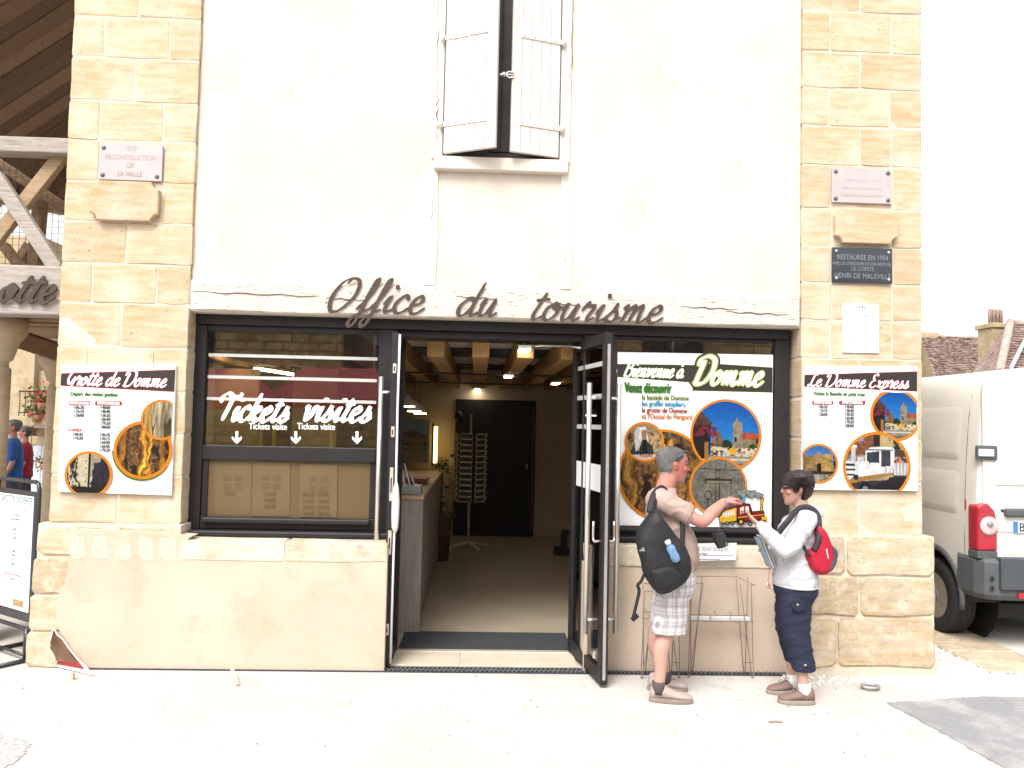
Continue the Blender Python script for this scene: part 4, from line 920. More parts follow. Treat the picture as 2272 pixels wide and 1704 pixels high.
# ================================================================== wire leaflet racks
wire = pm('rack_wire', ink(170, 145, 135), .4, .1, 20, metal=.3)
def wire_rack(x0, x1, y0, y1, zt, zs, label, papers=True):
    r = thing('leaflet_rack', ((x0+x1)/2, (y0+y1)/2, 0), label, 'rack', 'wire racks in front of the right window'); R_ = .0032
    for k, x in enumerate((x0, x1)):
        s = 1 if k == 0 else -1
        MB().tube([(x+s*.10, y0, zt), (x+s*.005, y0, .01), (x-s*.005, y0, .008), (x+s*.015, y0, zt)], R_, 6).build('leg', wire, r)
        MB().tube([(x+s*.02, y1, zt+.04), (x+s*.035, y1, .01), (x+s*.045, y1, .01), (x+s*.11, y1, zt+.04)], R_, 6).build('leg', wire, r)
        MB().tube([(x, y0, .02+.1), (x+s*.03, y1, .10)], R_*.8, 6).build('stretcher', wire, r)
    MB().tube([(x0+.02, y1, zt+.04), (x1-.10, y1, zt+.04), (x1+.01, y0, zt-.01), (x1-.05, y0, zt-.01)], R_, 6).build('top_rail', wire, r)
    MB().tube([(x0+.015, y0, zt), (x0+.10, y0, zt)], R_, 6).build('top_rail', wire, r)
    sh_ = MB().tube([(x0, y0, zs), (x1, y0, zs), (x1-.02, y1, zs+.03), (x0+.02, y1, zs+.03)], R_, 6, closed=True).build('shelf', wire, r)
    for k in range(3): xx = x0+(x1-x0)*(.25+.25*k); MB().tube([(xx, y0, zs-.01), (xx-.04, y1, zs+.06)], R_*.8, 6).build('divider', wire, sh_)
    if papers:
        for k in range(3):
            xa = x0+.012+k*(x1-x0-.02)/3; xb = xa+(x1-x0-.02)/3-.012
            lf_ = thing('leaflet_pile', (xa, y0, zs), ('pile of white leaflets at the left', 'pile of white leaflets in the middle', 'pile of white leaflets at the right')[k]+' of the wire rack shelf', 'leaflets', 'leaflet piles on the wire rack')
            for q in range(4): MB().prism([(xa+.002*q, zs+.006+.006*q), (xb, zs+.006+.006*q), (xb, zs+.011+.006*q), (xa, zs+.011+.006*q)], y0+.01+.004*(q % 2), y1-.02).build('leaflet', pm('leaflet_white', (.72, .70, .70), .6, .1, 8), lf_)
    return r
wire_rack(1.60, 2.08, -.20, -.135, .70, .42, 'low wire leaflet rack standing between the two people')
wire_rack(1.24, 1.52, -.23, -.14, .64, .44, 'narrow wire rack mostly hidden behind the man', False)
rg = G(1880, 1489); MB().tube([(rg.x+.06*math.cos(k*.4488), rg.y+.045*math.sin(k*.4488), .022) for k in range(14)], .012, 6, closed=True).build('metal_ring', pm('ring_grey', (.33, .33, .34), .5, .1, 20, metal=.5))
tag(bpy.data.objects['metal_ring'], 'small grey metal ring lying on the pale gravel', 'ring')
tw = G(1677, 1562); o_ = MB().tube(catmull([tw+Vector((-.05, 0, .006)), tw+Vector((0, .005, .010)), tw+Vector((.04, -.004, .006))], 4), [.005]*9, 6).build('dry_twig', pm('twig', (.30, .2, .14), .9)); tag(o_, 'short dry twig on the pavement between the two people', 'twig')

# ================================================================== fragment of a board leaning at the left plinth
lb = thing('leaning_board', G(94, 1433), 'brown board fragment with red and white edge leaning on the left plinth', 'board')
a = G(94, 1433, .01); b_ = G(201, 1459, .01)
up = W3(114, 1356, -.135); 
d_ = (b_-a); 
quad = [a, b_, W3(165, 1423, -.17), W3(148, 1402, -.15), W3(133, 1380, -.14), W3(122, 1372, -.137), up]
def slab3(name, pts, th, mat, parent, lift=0.0):
    n_ = (pts[1]-pts[0]).cross(pts[-1]-pts[0]).normalized()
    if n_.y > 0: n_ = -n_
    c_ = sum(pts, Vector())/len(pts); k = len(pts); v_ = [p+n_*lift for p in pts]+[p+n_*(lift-th) for p in pts]
    o = MB().add(v_, [tuple(range(k)), tuple(range(2*k-1, k-1, -1))]+[((i+1) % k, i, k+i, k+(i+1) % k) for i in range(k)]).build(name, mat, parent); bm = bmesh.new(); bm.from_mesh(o.data); bmesh.ops.recalc_face_normals(bm, faces=bm.faces); bm.to_mesh(o.data); bm.free(); return o
slab3('panel', quad, .012, pm('board_white', (.6, .58, .55), .6), lb)
cen = sum(quad, Vector())/len(quad)
q2 = [a+(up-a)*.06+(b_-a)*.035, b_+(quad[2]-b_)*.35-(b_-a)*.05]+quad[2:6]+[up+(a-up)*.06+(b_-a)*.035]
slab3('red_edge', q2, .004, flat_ink('board_red', 175, 60, 55), lb, .0045)
q3 = [a+(up-a)*.14+(b_-a)*.07, b_+(quad[2]-b_)*.7-(b_-a)*.12]+quad[2:6]+[up+(a-up)*.10+(b_-a)*.06]
slab3('brown_face', q3, .004, pm('board_brown', (0.115, 0.06, 0.032), .5, .5, 7, .05), lb, .009)
p = G(153, 1470); box('foot', pm('wood_foot', (.5, .42, .3), .8), lb, p.x-.012, p.x+.012, p.y-.0, p.y+.03, 0, .05)
stk = thing('wooden_stake', G(512, 1478), 'short pale wooden stake lying across the drain left of the door', 'stake'); MB().bar(G(513, 1479, .012), G(501, 1445, .06), .022, .012).build('stick', pm('stake_wood', (.5, .42, .34), .8, .2, 20), stk)

# ================================================================== notice stand at the far left
ns = thing('notice_stand', (-3.42, .1, 0), 'black tubular stand holding a white notice board at the left edge', 'sign stand')
blk = pm('black_steel', (0.022, 0.022, 0.025), .35, .1, 10, spec=.5)
R0 = Vector((-3.275, -.02, 0)); dv = Vector((-math.cos(rad(35)), math.sin(rad(35)), 0)); nv = Vector((-dv.y*-1*-1, dv.x, 0)); nv = Vector((-math.sin(rad(35)), -math.cos(rad(35)), 0)); SW = .62
zt = S(80, 1070, 0)[1]; zb = S(70, 1398, 0)[1]
def Q(u, z, o=0.0): return R0+dv*u+nv*o+Vector((0, 0, z))
c8 = .05; outer = [Q(0, zb+c8), Q(0, zt-c8), Q(.015, zt-.015), Q(c8, zt), Q(SW-c8, zt), Q(SW-.015, zt-.015), Q(SW, zt-c8), Q(SW, zb+c8), Q(SW-.015, zb+.015), Q(SW-c8, zb), Q(c8, zb), Q(.015, zb+.015)]
MB().tube(outer, .016, 10, closed=True).build('tube_frame', blk, ns)
zi1, zi0 = S(75, 1098, 0)[1], S(68, 1375, 0)[1]
def qbox(u0, u1, z0, z1, o0, o1):
    v_ = [Q(u, z, o) for z in (z0, z1) for o in (o0, o1) for u in (u0, u1)]
    return MB().add(v_, [(0, 2, 3, 1), (4, 5, 7, 6), (0, 1, 5, 4), (2, 6, 7, 3), (0, 4, 6, 2), (1, 3, 7, 5)][::1])
qbox(.02, SW-.02, zi0-.02, zi1+.02, -.012, .010).build('panel', blk, ns)
qbox(.05, SW-.05, zi0+.05, zi1-.015, .0105, .0125).build('sheet', pm('stand_sheet', (.66, .68, .70), .5, .04, 3), ns)
def stext(name, s, u, z, size, mat, xs=.8, align='RIGHT', k=1):
    v_, f_ = text_mesh(s, size, xs, .0005, align); MB().add([Q(u-a_, z+b2, .0135+.0004*k+c2) for a_, b2, c2 in v_], f_).build(name, mat, ns)
stext('heading', 'GROTTE OUVERTE', .062, zi1-.075, .072, flat_ink('stand_green', 120, 150, 145), .8)
gm_ = flat_ink('stand_grey', 165, 165, 175); rm_ = flat_ink('stand_red', 225, 150, 155)
for z_, s_, mm in ((.16, 'Tous les jours', gm_), (.19, 'visites guidées', gm_), (.26, '10h30', gm_), (.29, '11h10', gm_), (.32, '12h00', gm_), (.41, '14h00', gm_), (.44, '14h40', gm_), (.47, '15h20', gm_), (.50, '16h40', gm_), (.57, 'Départ toutes les 40 minutes', rm_), (.60, 'tarif famille', rm_)):
    stext('line', s_, SW/2, zi1-z_*(zi1-zi0)/.84, .026, mm, .85, 'CENTER')
qb = qbox(.12, .28, zi0+.075, zi0+.125, .0126, .0133); qb.build('small_picture', pm('picture_ochre', (.32, .22, .09), .6, .4, 40), ns)
leg = Q(.075, 0); MB().tube([leg+Vector((0, 0, .03)), leg+Vector((0, 0, zb+.01))], .022, 10).build('leg', blk, ns); leg2 = Q(SW-.075, 0); MB().tube([leg2+Vector((0, 0, .03)), leg2+Vector((0, 0, zb+.01))], .022, 10).build('leg', blk, ns)
for l_ in (leg, leg2): MB().tube([l_+nv*.24+Vector((0, 0, .018)), l_-nv*.24+Vector((0, 0, .018))], .016, 8).build('foot', blk, ns)
MB().tube([leg+Vector((0, 0, .05)), leg2+Vector((0, 0, .05))], .012, 8).build('stretcher', blk, ns)

# ================================================================== market hall on the left
H = thing('market_hall', (-5, 2.5, 0), 'open timber market hall with braced gallery left of the office', 'market hall')
grey_w = wood_mat('weathered_oak', (0.26, 0.22, 0.19), (0.40, 0.36, 0.325), crack=(0.12, 0.08, 0.055), camt=.6, stretch=(1.4, 18, 18), clo=.62)
brn_w = wood_mat('brown_oak', (0.26, 0.17, 0.095), (0.38, 0.28, 0.18), crack=(0.10, 0.05, 0.03), camt=.5, stretch=(2, 12, 12), clo=.62)
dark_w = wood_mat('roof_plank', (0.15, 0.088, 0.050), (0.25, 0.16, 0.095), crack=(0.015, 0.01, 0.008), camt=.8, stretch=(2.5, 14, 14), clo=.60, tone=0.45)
XR = PL0+.03; Xl = -6.5
zb1 = S(60, 588, .03)[1]; zb0 = S(60, 698, .03)[1]
MB().box(Xl, XR, .03, .25, zb0, zb1).build('sign_beam', grey_w, H, .015)
zr1, zr0 = S(70, 303, .03)[1], S(70, 337, .03)[1]
MB().box(Xl, XR, .03, .20, zr0, zr1).build('rail', grey_w, H, .01)
def brace(a, b_, w_, y0, y1, mat, name='brace'):
    a = Vector((*S(*a, y0), 0)); b_ = Vector((*S(*b_, y0), 0)); d_ = (b_-a).normalized(); n_ = Vector((-d_.y, d_.x, 0))*w_/2
    return MB().prism([(p.x, p.y) for p in (a-n_, b_-n_, b_+n_, a+n_)], y0, y1).build(name, mat, H, .006)
brace((-16, 385), (122, 596), .105, .05, .12, grey_w); brace((146, 325), (-40, 560), .10, .121, .19, brn_w)
brace((-230, 335), (-60, 590), .10, .05, .12, grey_w); brace((-60, 330), (-240, 590), .10, .121, .19, brn_w)
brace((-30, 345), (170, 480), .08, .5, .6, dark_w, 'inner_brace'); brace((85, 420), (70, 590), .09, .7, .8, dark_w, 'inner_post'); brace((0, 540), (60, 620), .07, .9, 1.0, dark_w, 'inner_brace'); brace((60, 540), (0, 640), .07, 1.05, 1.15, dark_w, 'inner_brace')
# wire mesh of the gallery
wm = MB(); zt_, zl_ = zr0, zb1
for k in range(40): x = XR-.02-k*.05; wm.bar((x, .26, zl_), (x, .26, zt_), .003, .003, (0, 1, 0))
for k in range(int((zt_-zl_)/.05)): wm.bar((XR-2.0, .262, zl_+k*.05), (XR, .262, zl_+k*.05), .003, .003)
tag(wm.build('wire_mesh', pm('mesh_rust', (.10, .07, .055), .7), H), kind='stuff')
# gallery floor joists over the passage
for k in range(4): MB().box(Xl, XR, .30+.33*k, .30+.33*k+.16, zb0+.03, zb0+.19).build('joist', brn_w, H, .008)
MB().box(Xl, XR, .28, 4.2, zb0+.20, zb0+.235).build('gallery_floor', brn_w, H)
a = W3(-40, 705, 1.7); b_ = W3(150, 768, 1.7); MB().bar(a, b_, .25, .16).build('curved_brace', wood_mat('dark_brace', (.16, .10, .05), (.24, .15, .08), stretch=(2, 14, 14)), H, .01)
# stone columns carrying the hall
def column(cx, cy, zc, lab=None):
    col = MB().lathe([(.19, 0), (.19, zc-.42), (.17, zc-.40), (.17, zc-.36), (.20, zc-.34), (.24, zc-.2), (.30, zc-.12), (.30, zc)], (cx, cy, 0), 20).build('column', stone, H); return col
xc = S(14, 900, .55)[0]-.19; column(xc, .55, zb0+.03); column(xc-2.2, .55, zb0+.03)
xc2 = S(106, 900, 4.2)[0]+.24; column(xc2-.05, 4.2, W(110, 765, 4.2)[1]); column(xc2-3.0, 4.2, W(110, 765, 4.2)[1])
# roof: boards running up to the right, and boarding behind
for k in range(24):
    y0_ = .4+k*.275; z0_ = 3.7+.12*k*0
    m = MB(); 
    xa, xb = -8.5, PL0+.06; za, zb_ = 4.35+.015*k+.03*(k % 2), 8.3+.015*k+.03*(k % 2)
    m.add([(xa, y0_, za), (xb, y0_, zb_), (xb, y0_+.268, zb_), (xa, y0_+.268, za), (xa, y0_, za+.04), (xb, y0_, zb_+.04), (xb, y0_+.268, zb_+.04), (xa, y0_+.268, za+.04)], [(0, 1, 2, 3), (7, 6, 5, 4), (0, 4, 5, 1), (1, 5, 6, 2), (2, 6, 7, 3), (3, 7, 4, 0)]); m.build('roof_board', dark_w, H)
YB = 6.9
p0 = Vector(W3(-60, 408, YB)); p1 = Vector(W3(230, 480, YB)); pd = (p1-p0)
for k in range(14):
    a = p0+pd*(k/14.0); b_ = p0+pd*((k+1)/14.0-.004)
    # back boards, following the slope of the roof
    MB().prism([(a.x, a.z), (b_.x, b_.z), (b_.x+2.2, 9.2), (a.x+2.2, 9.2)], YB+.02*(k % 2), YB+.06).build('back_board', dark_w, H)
MB().bar(p0+Vector((-.6, -.1, -.02)), p1+Vector((.6, -.1, -.02)), .12, .16).build('eaves_beam', brn_w, H)
ot = thing('hall_sign', (-3.45, .0, 2.7), 'dark bronze script letters on the weathered hall beam at the left edge', 'sign')
x0, z0 = S(-6, 668, .01); x1, _ = S(124, 668, .01); nat = script_strokes('otte', .125)[1]
letters3d('otte', x0, z0, .014, .125, .016, bronze, ot, wx=(x1-x0-.02)/nat, wmin=.13, wmax=.40, slant=.30)

# ================================================================== houses behind the hall
hs_m = plaster_mat('house_stone', (0.34, 0.26, 0.155), (0.44, 0.36, 0.25), (0.22, 0.155, 0.09), .8, 2.2, .6)
YH = 11.0
h1 = thing('stone_house', W3(40, 1140, YH), 'ochre stone house with flowered balcony seen through the hall', 'house')
xa = W(-120, 1000, YH)[0]; xm = W(74, 800, YH)[0]; xb = W(135, 900, YH)[0]; zt2 = W(100, 800, YH)[1]
MB().box(xa, xm, YH, YH+6, 0, 5.6).box(xm, xb+1.2, YH+.15, YH+6, 0, zt2+.0).build('wall', hs_m, h1)
x0, z1 = W(70, 868, YH); x1, z0 = W(118, 905, YH)
wn_ = box('window', pm('blown_out_white', (.72, .72, .72), .8, .05, 6), h1, x0, x1+.6, YH+.10, YH+.149, z0-.2, z1, .01);  # blown-out brightness of this window put in as plain white
x0, z1 = W(44, 845, YH-.5); x1, z0 = W(112, 898, YH-.5)
bl = box('balcony', hs_m, h1, x0, x1+.8, YH-.6, YH+.05, z0-.22, z0-.02, .03)
irn = pm('wrought_iron', (.02, .02, .022), .5); m = MB().tube([(x0+.02, YH-.57, z1), (x1+.8, YH-.57, z1)], .018, 6).tube([(x0+.02, YH-.57, z0+.05), (x1+.8, YH-.57, z0+.05)], .012, 6)
m.build('railing', irn, bl)
for k in range(12):
    x = x0+.03+k*.11; MB().tube([(x, YH-.57, z0-.02), (x+.03, YH-.6, (z0+z1)/2), (x, YH-.57, z1)], .009, 5).build('baluster', irn, bl)
def flowers(c_, r_, n, label, red=(.5, .03, .04)):
    f_ = thing('flower_pot', c_, label, 'flowers', 'flower pots at the stone house'); lf_ = MB(); fl_ = MB(); rr = random.Random(int(c_[0]*100))
    MB().lathe([(r_*.35, -r_*.9), (r_*.5, -r_*.3), (r_*.45, -r_*.3)], c_, 12).build('pot', pm('terracotta', (.3, .13, .07), .8), f_)
    for k in range(n):
        p = Vector(c_)+Vector((rr.gauss(0, r_*.55), rr.gauss(0, r_*.35), rr.gauss(0, r_*.4))); s = r_*.16; d1 = Vector((rr.uniform(-1, 1), rr.uniform(-1, 1), rr.uniform(-1, 1))).normalized()*s; d2 = d1.cross(Vector((rr.uniform(-1, 1), 1, .3))).normalized()*s*.7
        (fl_ if k % 3 == 0 else lf_).add([p-d1, p-d2, p+d1, p+d2], [(0, 1, 2, 3)])
    tag(lf_.build('leaves', pm('geranium_leaf', (.06, .12, .03), .6, .3, 9), f_), kind='stuff'); tag(fl_.build('blossom', pm('geranium_red', red, .5, .2, 9), f_), kind='stuff')
flowers(W3(95, 862, YH-.62), .26, 240, 'red geraniums on the upper rail of the far balcony'); flowers(W3(80, 912-22, YH-.62), .22, 200, 'red geraniums low on the far balcony'); flowers(W3(98, 996, YH-.3), .2, 160, 'green pot plant hanging beside the far white door', (.05, .1, .03))
x0, z1 = W(62, 962, YH); x1, _ = W(112, 962, YH)
dr_ = box('door', pm('far_door', (.62, .62, .66), .6, .05, 5), h1, x0, x1+.25, YH+.05, YH+.149, 0, z1, .02)
for i in range(3):
    for j in range(4): xx = x0+.12+i*(x1-x0)/3.2; zz_ = z1-.35-j*.45; box('pane', pm('far_pane', (.42, .45, .50), .2), dr_, xx, xx+(x1-x0)/3.8, YH+.035, YH+.049, zz_, zz_+.38)
box('door_arch', hs_m, h1, x0-.15, x1+.4, YH+.02, YH+.148, z1, z1+.2, .03)
# far side of the square, closing the view under the hall
h2 = thing('low_house', (-14, 24, 0), 'pale far house beyond the hall passage', 'house'); box('wall', hs_m, h2, -26, -9, 24, 30, 0, 3.2); box('roof', pm('far_roof', (.2, .12, .09), .9, .3, 6), h2, -26.3, -8.8, 23.8, 30.2, 3.2, 3.6)

# ================================================================== roofs at the right
def zz7(x, y, d): return S3(1720+.3013*x, 660+.3013*y, d)
m, t, b = node_mat('old_tiles'); v = coords(t, rnd=False); vv = coords(t, (1, 1, 1))
c = mixc(t, ramp(t, noise(t, vv, 3.2, 8, .75), [(.38, 0), (.64, 1)]), (.13, .070, .058), (.28, .20, .17)); c = mixc(t, ramp(t, noise(t, vv, 7, 5, .7), [(.5, 0), (.62, .8)]), c, (.40, .35, .31)); c = mixc(t, ramp(t, noise(t, vv, 5.5, 5, .7), [(.56, 0), (.68, .7)]), c, (.26, .10, .065))
t.links.new(c, b.inputs['Base Color']); b.inputs['Roughness'].default_value = .9; MATS['old_tiles'] = m
def tiled(name, A_, B_, C_, D_, parent, rows, lift=.05, cols=26):
    """roof slope A-B (ridge) to D-C (eaves) in stepped courses of single tiles, joined"""
    A_, B_, C_, D_ = map(Vector, (A_, B_, C_, D_)); n_ = (B_-A_).cross(D_-A_).normalized()
    if n_.y > 0: n_ = -n_
    mm = MB(); rr = random.Random(5)
    for i in range(rows):
        t0, t1 = i/rows, (i+1.15)/rows
        for j in range(cols):
            u0, u1 = (j+.5*(i % 2))/cols, (j+.5*(i % 2)+.96)/cols
            if u0 >= 1: continue
            u1 = min(u1, 1.0)
            f_ = lambda u, t_: (A_+(D_-A_)*t_)*(1-u)+(B_+(C_-B_)*t_)*u
            l_ = lift*rr.uniform(.6, 1.3)
            p = [f_(u0, t0), f_(u1, t0), f_(u1, min(t1, 1.02))+n_*l_, f_(u0, min(t1, 1.02))+n_*l_]
            mm.add(p+[p[2]-n_*l_, p[3]-n_*l_], [(0, 1, 2, 3), (3, 2, 4, 5)])
    mm.add([A_-n_*.02, B_-n_*.02, C_-n_*.02, D_-n_*.02], [(0, 1, 2, 3)])
    return tag(mm.build(name, MATS['old_tiles'], parent), kind='stuff')
YR = 19.0
g1 = thing('tiled_house', (12.5, YR, 0), 'house with long grey-brown tiled roof behind the van', 'house')
ra, rb = zz7(1072, 282, YR+3), zz7(1700, 300, YR+3); ea, eb = zz7(1200, 640, YR-1), zz7(1700, 640, YR-1)
ea = zz7(1195, 610, YR-1); eb = zz7(1720, 640, YR-1); eb.z = ea.z
tiled('roof', ra, rb, eb, ea, g1, 26)
box('wall', hs_m, g1, ea.x-.1, eb.x, YR-.6, YR+6, 0, ea.z-.05); MB().add([(ra.x-.02, YR+2.9, ra.z-.05), (ea.x-.02, YR-1, ea.z-.05), (ea.x-.02, YR-1, 0), (ra.x-.02, YR+2.9, 0), (ra.x-.9, YR+3.1, ra.z-.35), (ra.x-.9, YR+3.1, 0)], [(0, 1, 2, 3), (0, 3, 5, 4)]).build('gable', hs_m, g1)
MB().tube([ra, ra+(rb-ra)*.5+Vector((0, 0, -.06)), rb], .10, 8).build('ridge', pm('ridge_tile', (.30, .25, .22), .9, .3, 9), g1); box('ridge_cap', hs_m, g1, ra.x-.1, ra.x+.55, YR+2.8, YR+3.2, ra.z-.1, ra.z+.12, .03)
g2 = thing('hipped_house', (15, YR-4, 0), 'house with steep reddish hipped roof and chimney at the right edge', 'house')
Y2 = YR-4.5
A_ = zz7(1722, 190, Y2+1.5); hipb = zz7(1640, 560, Y2-1.5); left_b = zz7(1430, 580, Y2+1.5)
tiled('roof', A_, A_+Vector((.02, 0, 0)), hipb, left_b, g2, 18, .05, 8)
rr_ = A_+Vector((6, .5, 0)); eb2 = Vector((hipb.x+6, hipb.y, hipb.z)); tiled('roof', A_, rr_, eb2, hipb, g2, 20, .05, 34)
MB().tube([A_+(hipb-A_)*k/12.0+Vector((0, -.06, .03)) for k in range(13)], .11, 8).build('hip_tiles', pm('hip_tile', (.36, .27, .24), .9, .35, 9), g2); MB().tube([A_, rr_], .11, 8).build('ridge', pm('ridge_tile', (.30, .25, .22), .9, .3, 9), g2)
v0 = zz7(1800, 290, Y2+.3); v1 = zz7(1680, 520, Y2-1.6); MB().tube([v0+Vector((0, -.3, 0)), v1+Vector((0, -.3, 0))], .05, 6).build('lead_flashing', pm('lead', (.45, .48, .52), .5), g2)
box('wall', hs_m, g2, left_b.x+.1, hipb.x+6, Y2-1.2, Y2+4, 0, hipb.z)
c0 = zz7(1552, 225, Y2+2.2); c1 = zz7(1692, 225, Y2+2.2)
ch = thing('chimney', (c0.x, Y2+2.2, 0), 'stone chimney with four clay pots on the hipped roof', 'chimney')
bz = zz7(1600, 470, Y2+2.2).z
box('stack', hs_m, ch, c0.x, c1.x, Y2+1.9, Y2+2.6, bz-2.2, c0.z-.02, .02); box('cap', hs_m, ch, c0.x-.06, c1.x+.06, Y2+1.85, Y2+2.65, c0.z-.02, c0.z+.12, .02)
for k in range(4):
    x = c0.x+.12+k*(c1.x-c0.x-.24)/3; MB().lathe([(.06, 0), (.042, .38), (.052, .40), (.052, .46), (.03, .46)], (x, Y2+2.2, c0.z+.12), 10).build('chimney_pot', pm('clay_pot', (.36, .26, .22), .9, .25, 6), ch)

# ================================================================== across the street, behind the camera: seen in the window glass
OY = -18.0
oh = thing('opposite_house', (-3, OY, 0), 'stone house across the street reflected in the shop windows', 'house')
om = plaster_mat('opposite_stone', (0.42, 0.31, 0.17), (0.55, 0.44, 0.28), (0.22, 0.155, 0.09), .8, 2.4, .4)

_t = om.node_tree; _b = _t.nodes['Principled BSDF']; _src = _b.inputs['Base Color'].links[0].from_socket      # rubble courses, metres away in the glass
_bk = N(_t, 'ShaderNodeTexBrick', Scale=1.0); _bk.inputs['Brick Width'].default_value = .55; _bk.inputs['Row Height'].default_value = .26; _bk.inputs['Mortar Size'].default_value = .03; _bk.inputs['Color1'].default_value = (1, 1, 1, 1); _bk.inputs['Color2'].default_value = (.62, .58, .52, 1); _bk.inputs['Mortar'].default_value = (.45, .4, .34, 1)
_g = _t.nodes.new('ShaderNodeNewGeometry'); _sx = _t.nodes.new('ShaderNodeSeparateXYZ'); _cx = _t.nodes.new('ShaderNodeCombineXYZ'); _t.links.new(_g.outputs['Position'], _sx.inputs[0]); _t.links.new(_sx.outputs[0], _cx.inputs[0]); _t.links.new(_sx.outputs[2], _cx.inputs[1]); _t.links.new(_cx.outputs[0], _bk.inputs['Vector'])
_t.links.new(mixc(_t, 1.0, _src, _bk.outputs['Color'], 'MULTIPLY'), _b.inputs['Base Color'])
box('wall', om, oh, -14, 12, OY-6, OY, 0, 6.2); box('roof', pm('far_roof', (.2, .12, .09), .9, .3, 6), oh, -14.5, 12.5, OY-6.4, OY+.4, 6.2, 6.5)
for x, z0_, z1_ in ((-4.2, 2.9, 4.7), (.6, 2.6, 4.6), (5.0, 2.6, 4.6), (-10, 2.6, 4.6)): wn_ = box('window', pm('opp_dark', (.02, .022, .025), .3), oh, x, x+1.9, OY, OY+.06, z0_, z1_); box('window_bar', pm('opp_frame', (.3, .3, .3), .6), wn_, x+.92, x+.98, OY+.06, OY+.08, z0_, z1_)
for x in (-2.0, 6.8): box('door', pm('opp_dark', (.02, .022, .025), .3), oh, x, x+1.1, OY, OY+.06, 0, 2.2)
for k, (px0, px1) in enumerate(((300, 600), (610, 860))):
    VY = 12.4; a = W(px0, 835, VY); b_ = W(px1, 885, VY); y_ = -(VY-.4)
    aw = thing('market_parasol', ((a[0]+b_[0])/2, y_, 0), ('left', 'right')[k]+' red market canopy on yellow posts reflected in the left window', 'canopy', 'red canopies across the street')
    zt_, zl_ = a[1]+.2, b_[1]; xm_ = (a[0]+b_[0])/2
    m = MB(); m.loft([[(a[0], y_-1, zl_), (b_[0], y_-1, zl_), (b_[0], y_+1, zl_), (a[0], y_+1, zl_)], [(a[0], y_-1, zl_+.2), (b_[0], y_-1, zl_+.2), (b_[0], y_+1, zl_+.2), (a[0], y_+1, zl_+.2)], [(xm_-.8, y_-.2, zt_+.25), (xm_+.8, y_-.2, zt_+.25), (xm_+.8, y_+.2, zt_+.25), (xm_-.8, y_+.2, zt_+.25)]], sm=False); m.build('canopy', pm('canopy_red', (.30, .015, .025), .7, .1, 3), aw)
    for x in (a[0]+.1, xm_, b_[0]-.1): MB().tube([(x, y_+.9, 0), (x, y_+.9, zl_)], .045, 8).build('post', pm('post_yellow', (.5, .36, .02), .5), aw)

# ================================================================== posters
def rgb(*c): return np.array(c, float)
def out(C):                      # sRGB 0..255 picture -> albedo
    C = np.clip(C/255.0, 0, 1); L = np.where(C <= .04045, C/12.92, ((C+.055)/1.055)**2.4); return L*CW
def lay(C, mask, col, tex=None):
    c = np.broadcast_to(rgb(*col), C.shape).copy()
    if tex is not None: c = c*tex[..., None]
    C[mask] = c[mask]
def inpoly(U, V, pts):
    r = np.zeros(U.shape, bool); n = len(pts)
    for i in range(n):
        (x0, y0), (x1, y1) = pts[i], pts[(i+1) % n]
        if y0 == y1: continue
        c = ((y0 > V) != (y1 > V)) & (U < (x1-x0)*(V-y0)/(y1-y0)+x0); r ^= c
    return r
def grotto(seed, orange=.5):
    def f(U, V):
        wx = fnoise(U*2.5+9, V*2.5+9, seed+3, 3)-.5; wy = fnoise(U*2.5+40, V*2.5+9, seed+6, 3)-.5; u, v = U+.35*wx, V+.35*wy
        n = fnoise(u*3+20, v*2.6+20, seed, 5); k = fnoise(u*15+30, v*1.8+30, seed+9, 4); fine = fnoise(U*15+20, V*15+20, seed+4, 3)
        C = np.zeros(U.shape+(3,)); C[:] = rgb(128, 92, 50); C *= (.35+.9*fine+.25*n)[..., None]
        cav = n < .44; C[cav] = (rgb(44, 29, 16)*(.5+.9*fine[..., None]))[cav]
        for (x0, w0, lo, hi, s) in ((-.74, .17, -.9, 1, .95), (.0, .15, -1, .85, 1.35), (.2, .09, -1, 1, 1.2), (.68, .15, -.8, .7, .95)):
            wv = w0*(.7+.55*V*V+.5*n); m = (np.abs(u-x0) < wv) & (V < hi-.3*k) & (V > lo+.2*fine)
            sh_ = 1-.6*np.clip(np.abs(u-x0)/wv, 0, 1)**2; col = rgb(196, 154, 88)*(1-orange)+rgb(226, 152, 44)*orange
            c = col[None, None]*s*(.3+1.05*k[..., None])*sh_[..., None]; C[m] = c[m]
        top = V > .62+.35*k; C[top] = (rgb(120, 98, 66)*(.3+1.0*fine[..., None]))[top]
        return out(C*(.75+.5*fine[..., None]))
    return f
def drapes(U, V):                # pale hanging stalactites
    C = np.zeros(U.shape+(3,)); k = fnoise(U*12, V*1.3, 5, 4); n = fnoise(U*3, V*3, 2, 4); C[:] = rgb(92, 72, 44); C *= (.55+.8*n[..., None])
    edge = .25-.9*np.abs(np.sin(U*5+1))*fnoise(U*6, U*0, 3); m = V > edge-.1; C[m] = (rgb(190, 176, 150)*(.35+.95*k[..., None]))[m]
    m = (np.abs(U+.05-.1*V) < .20+.1*np.abs(V)) ; C[m] = (rgb(200, 182, 146)*(.4+.9*k[..., None]))[m]
    m = (U < -.45) ; C[m] = (rgb(206, 164, 92)*(.5+.8*k[..., None]))[m]; m = (U > .55) & (V < .1); C[m] = (rgb(50, 42, 36)*(.6+.8*n[..., None]))[m]
    return out(C)
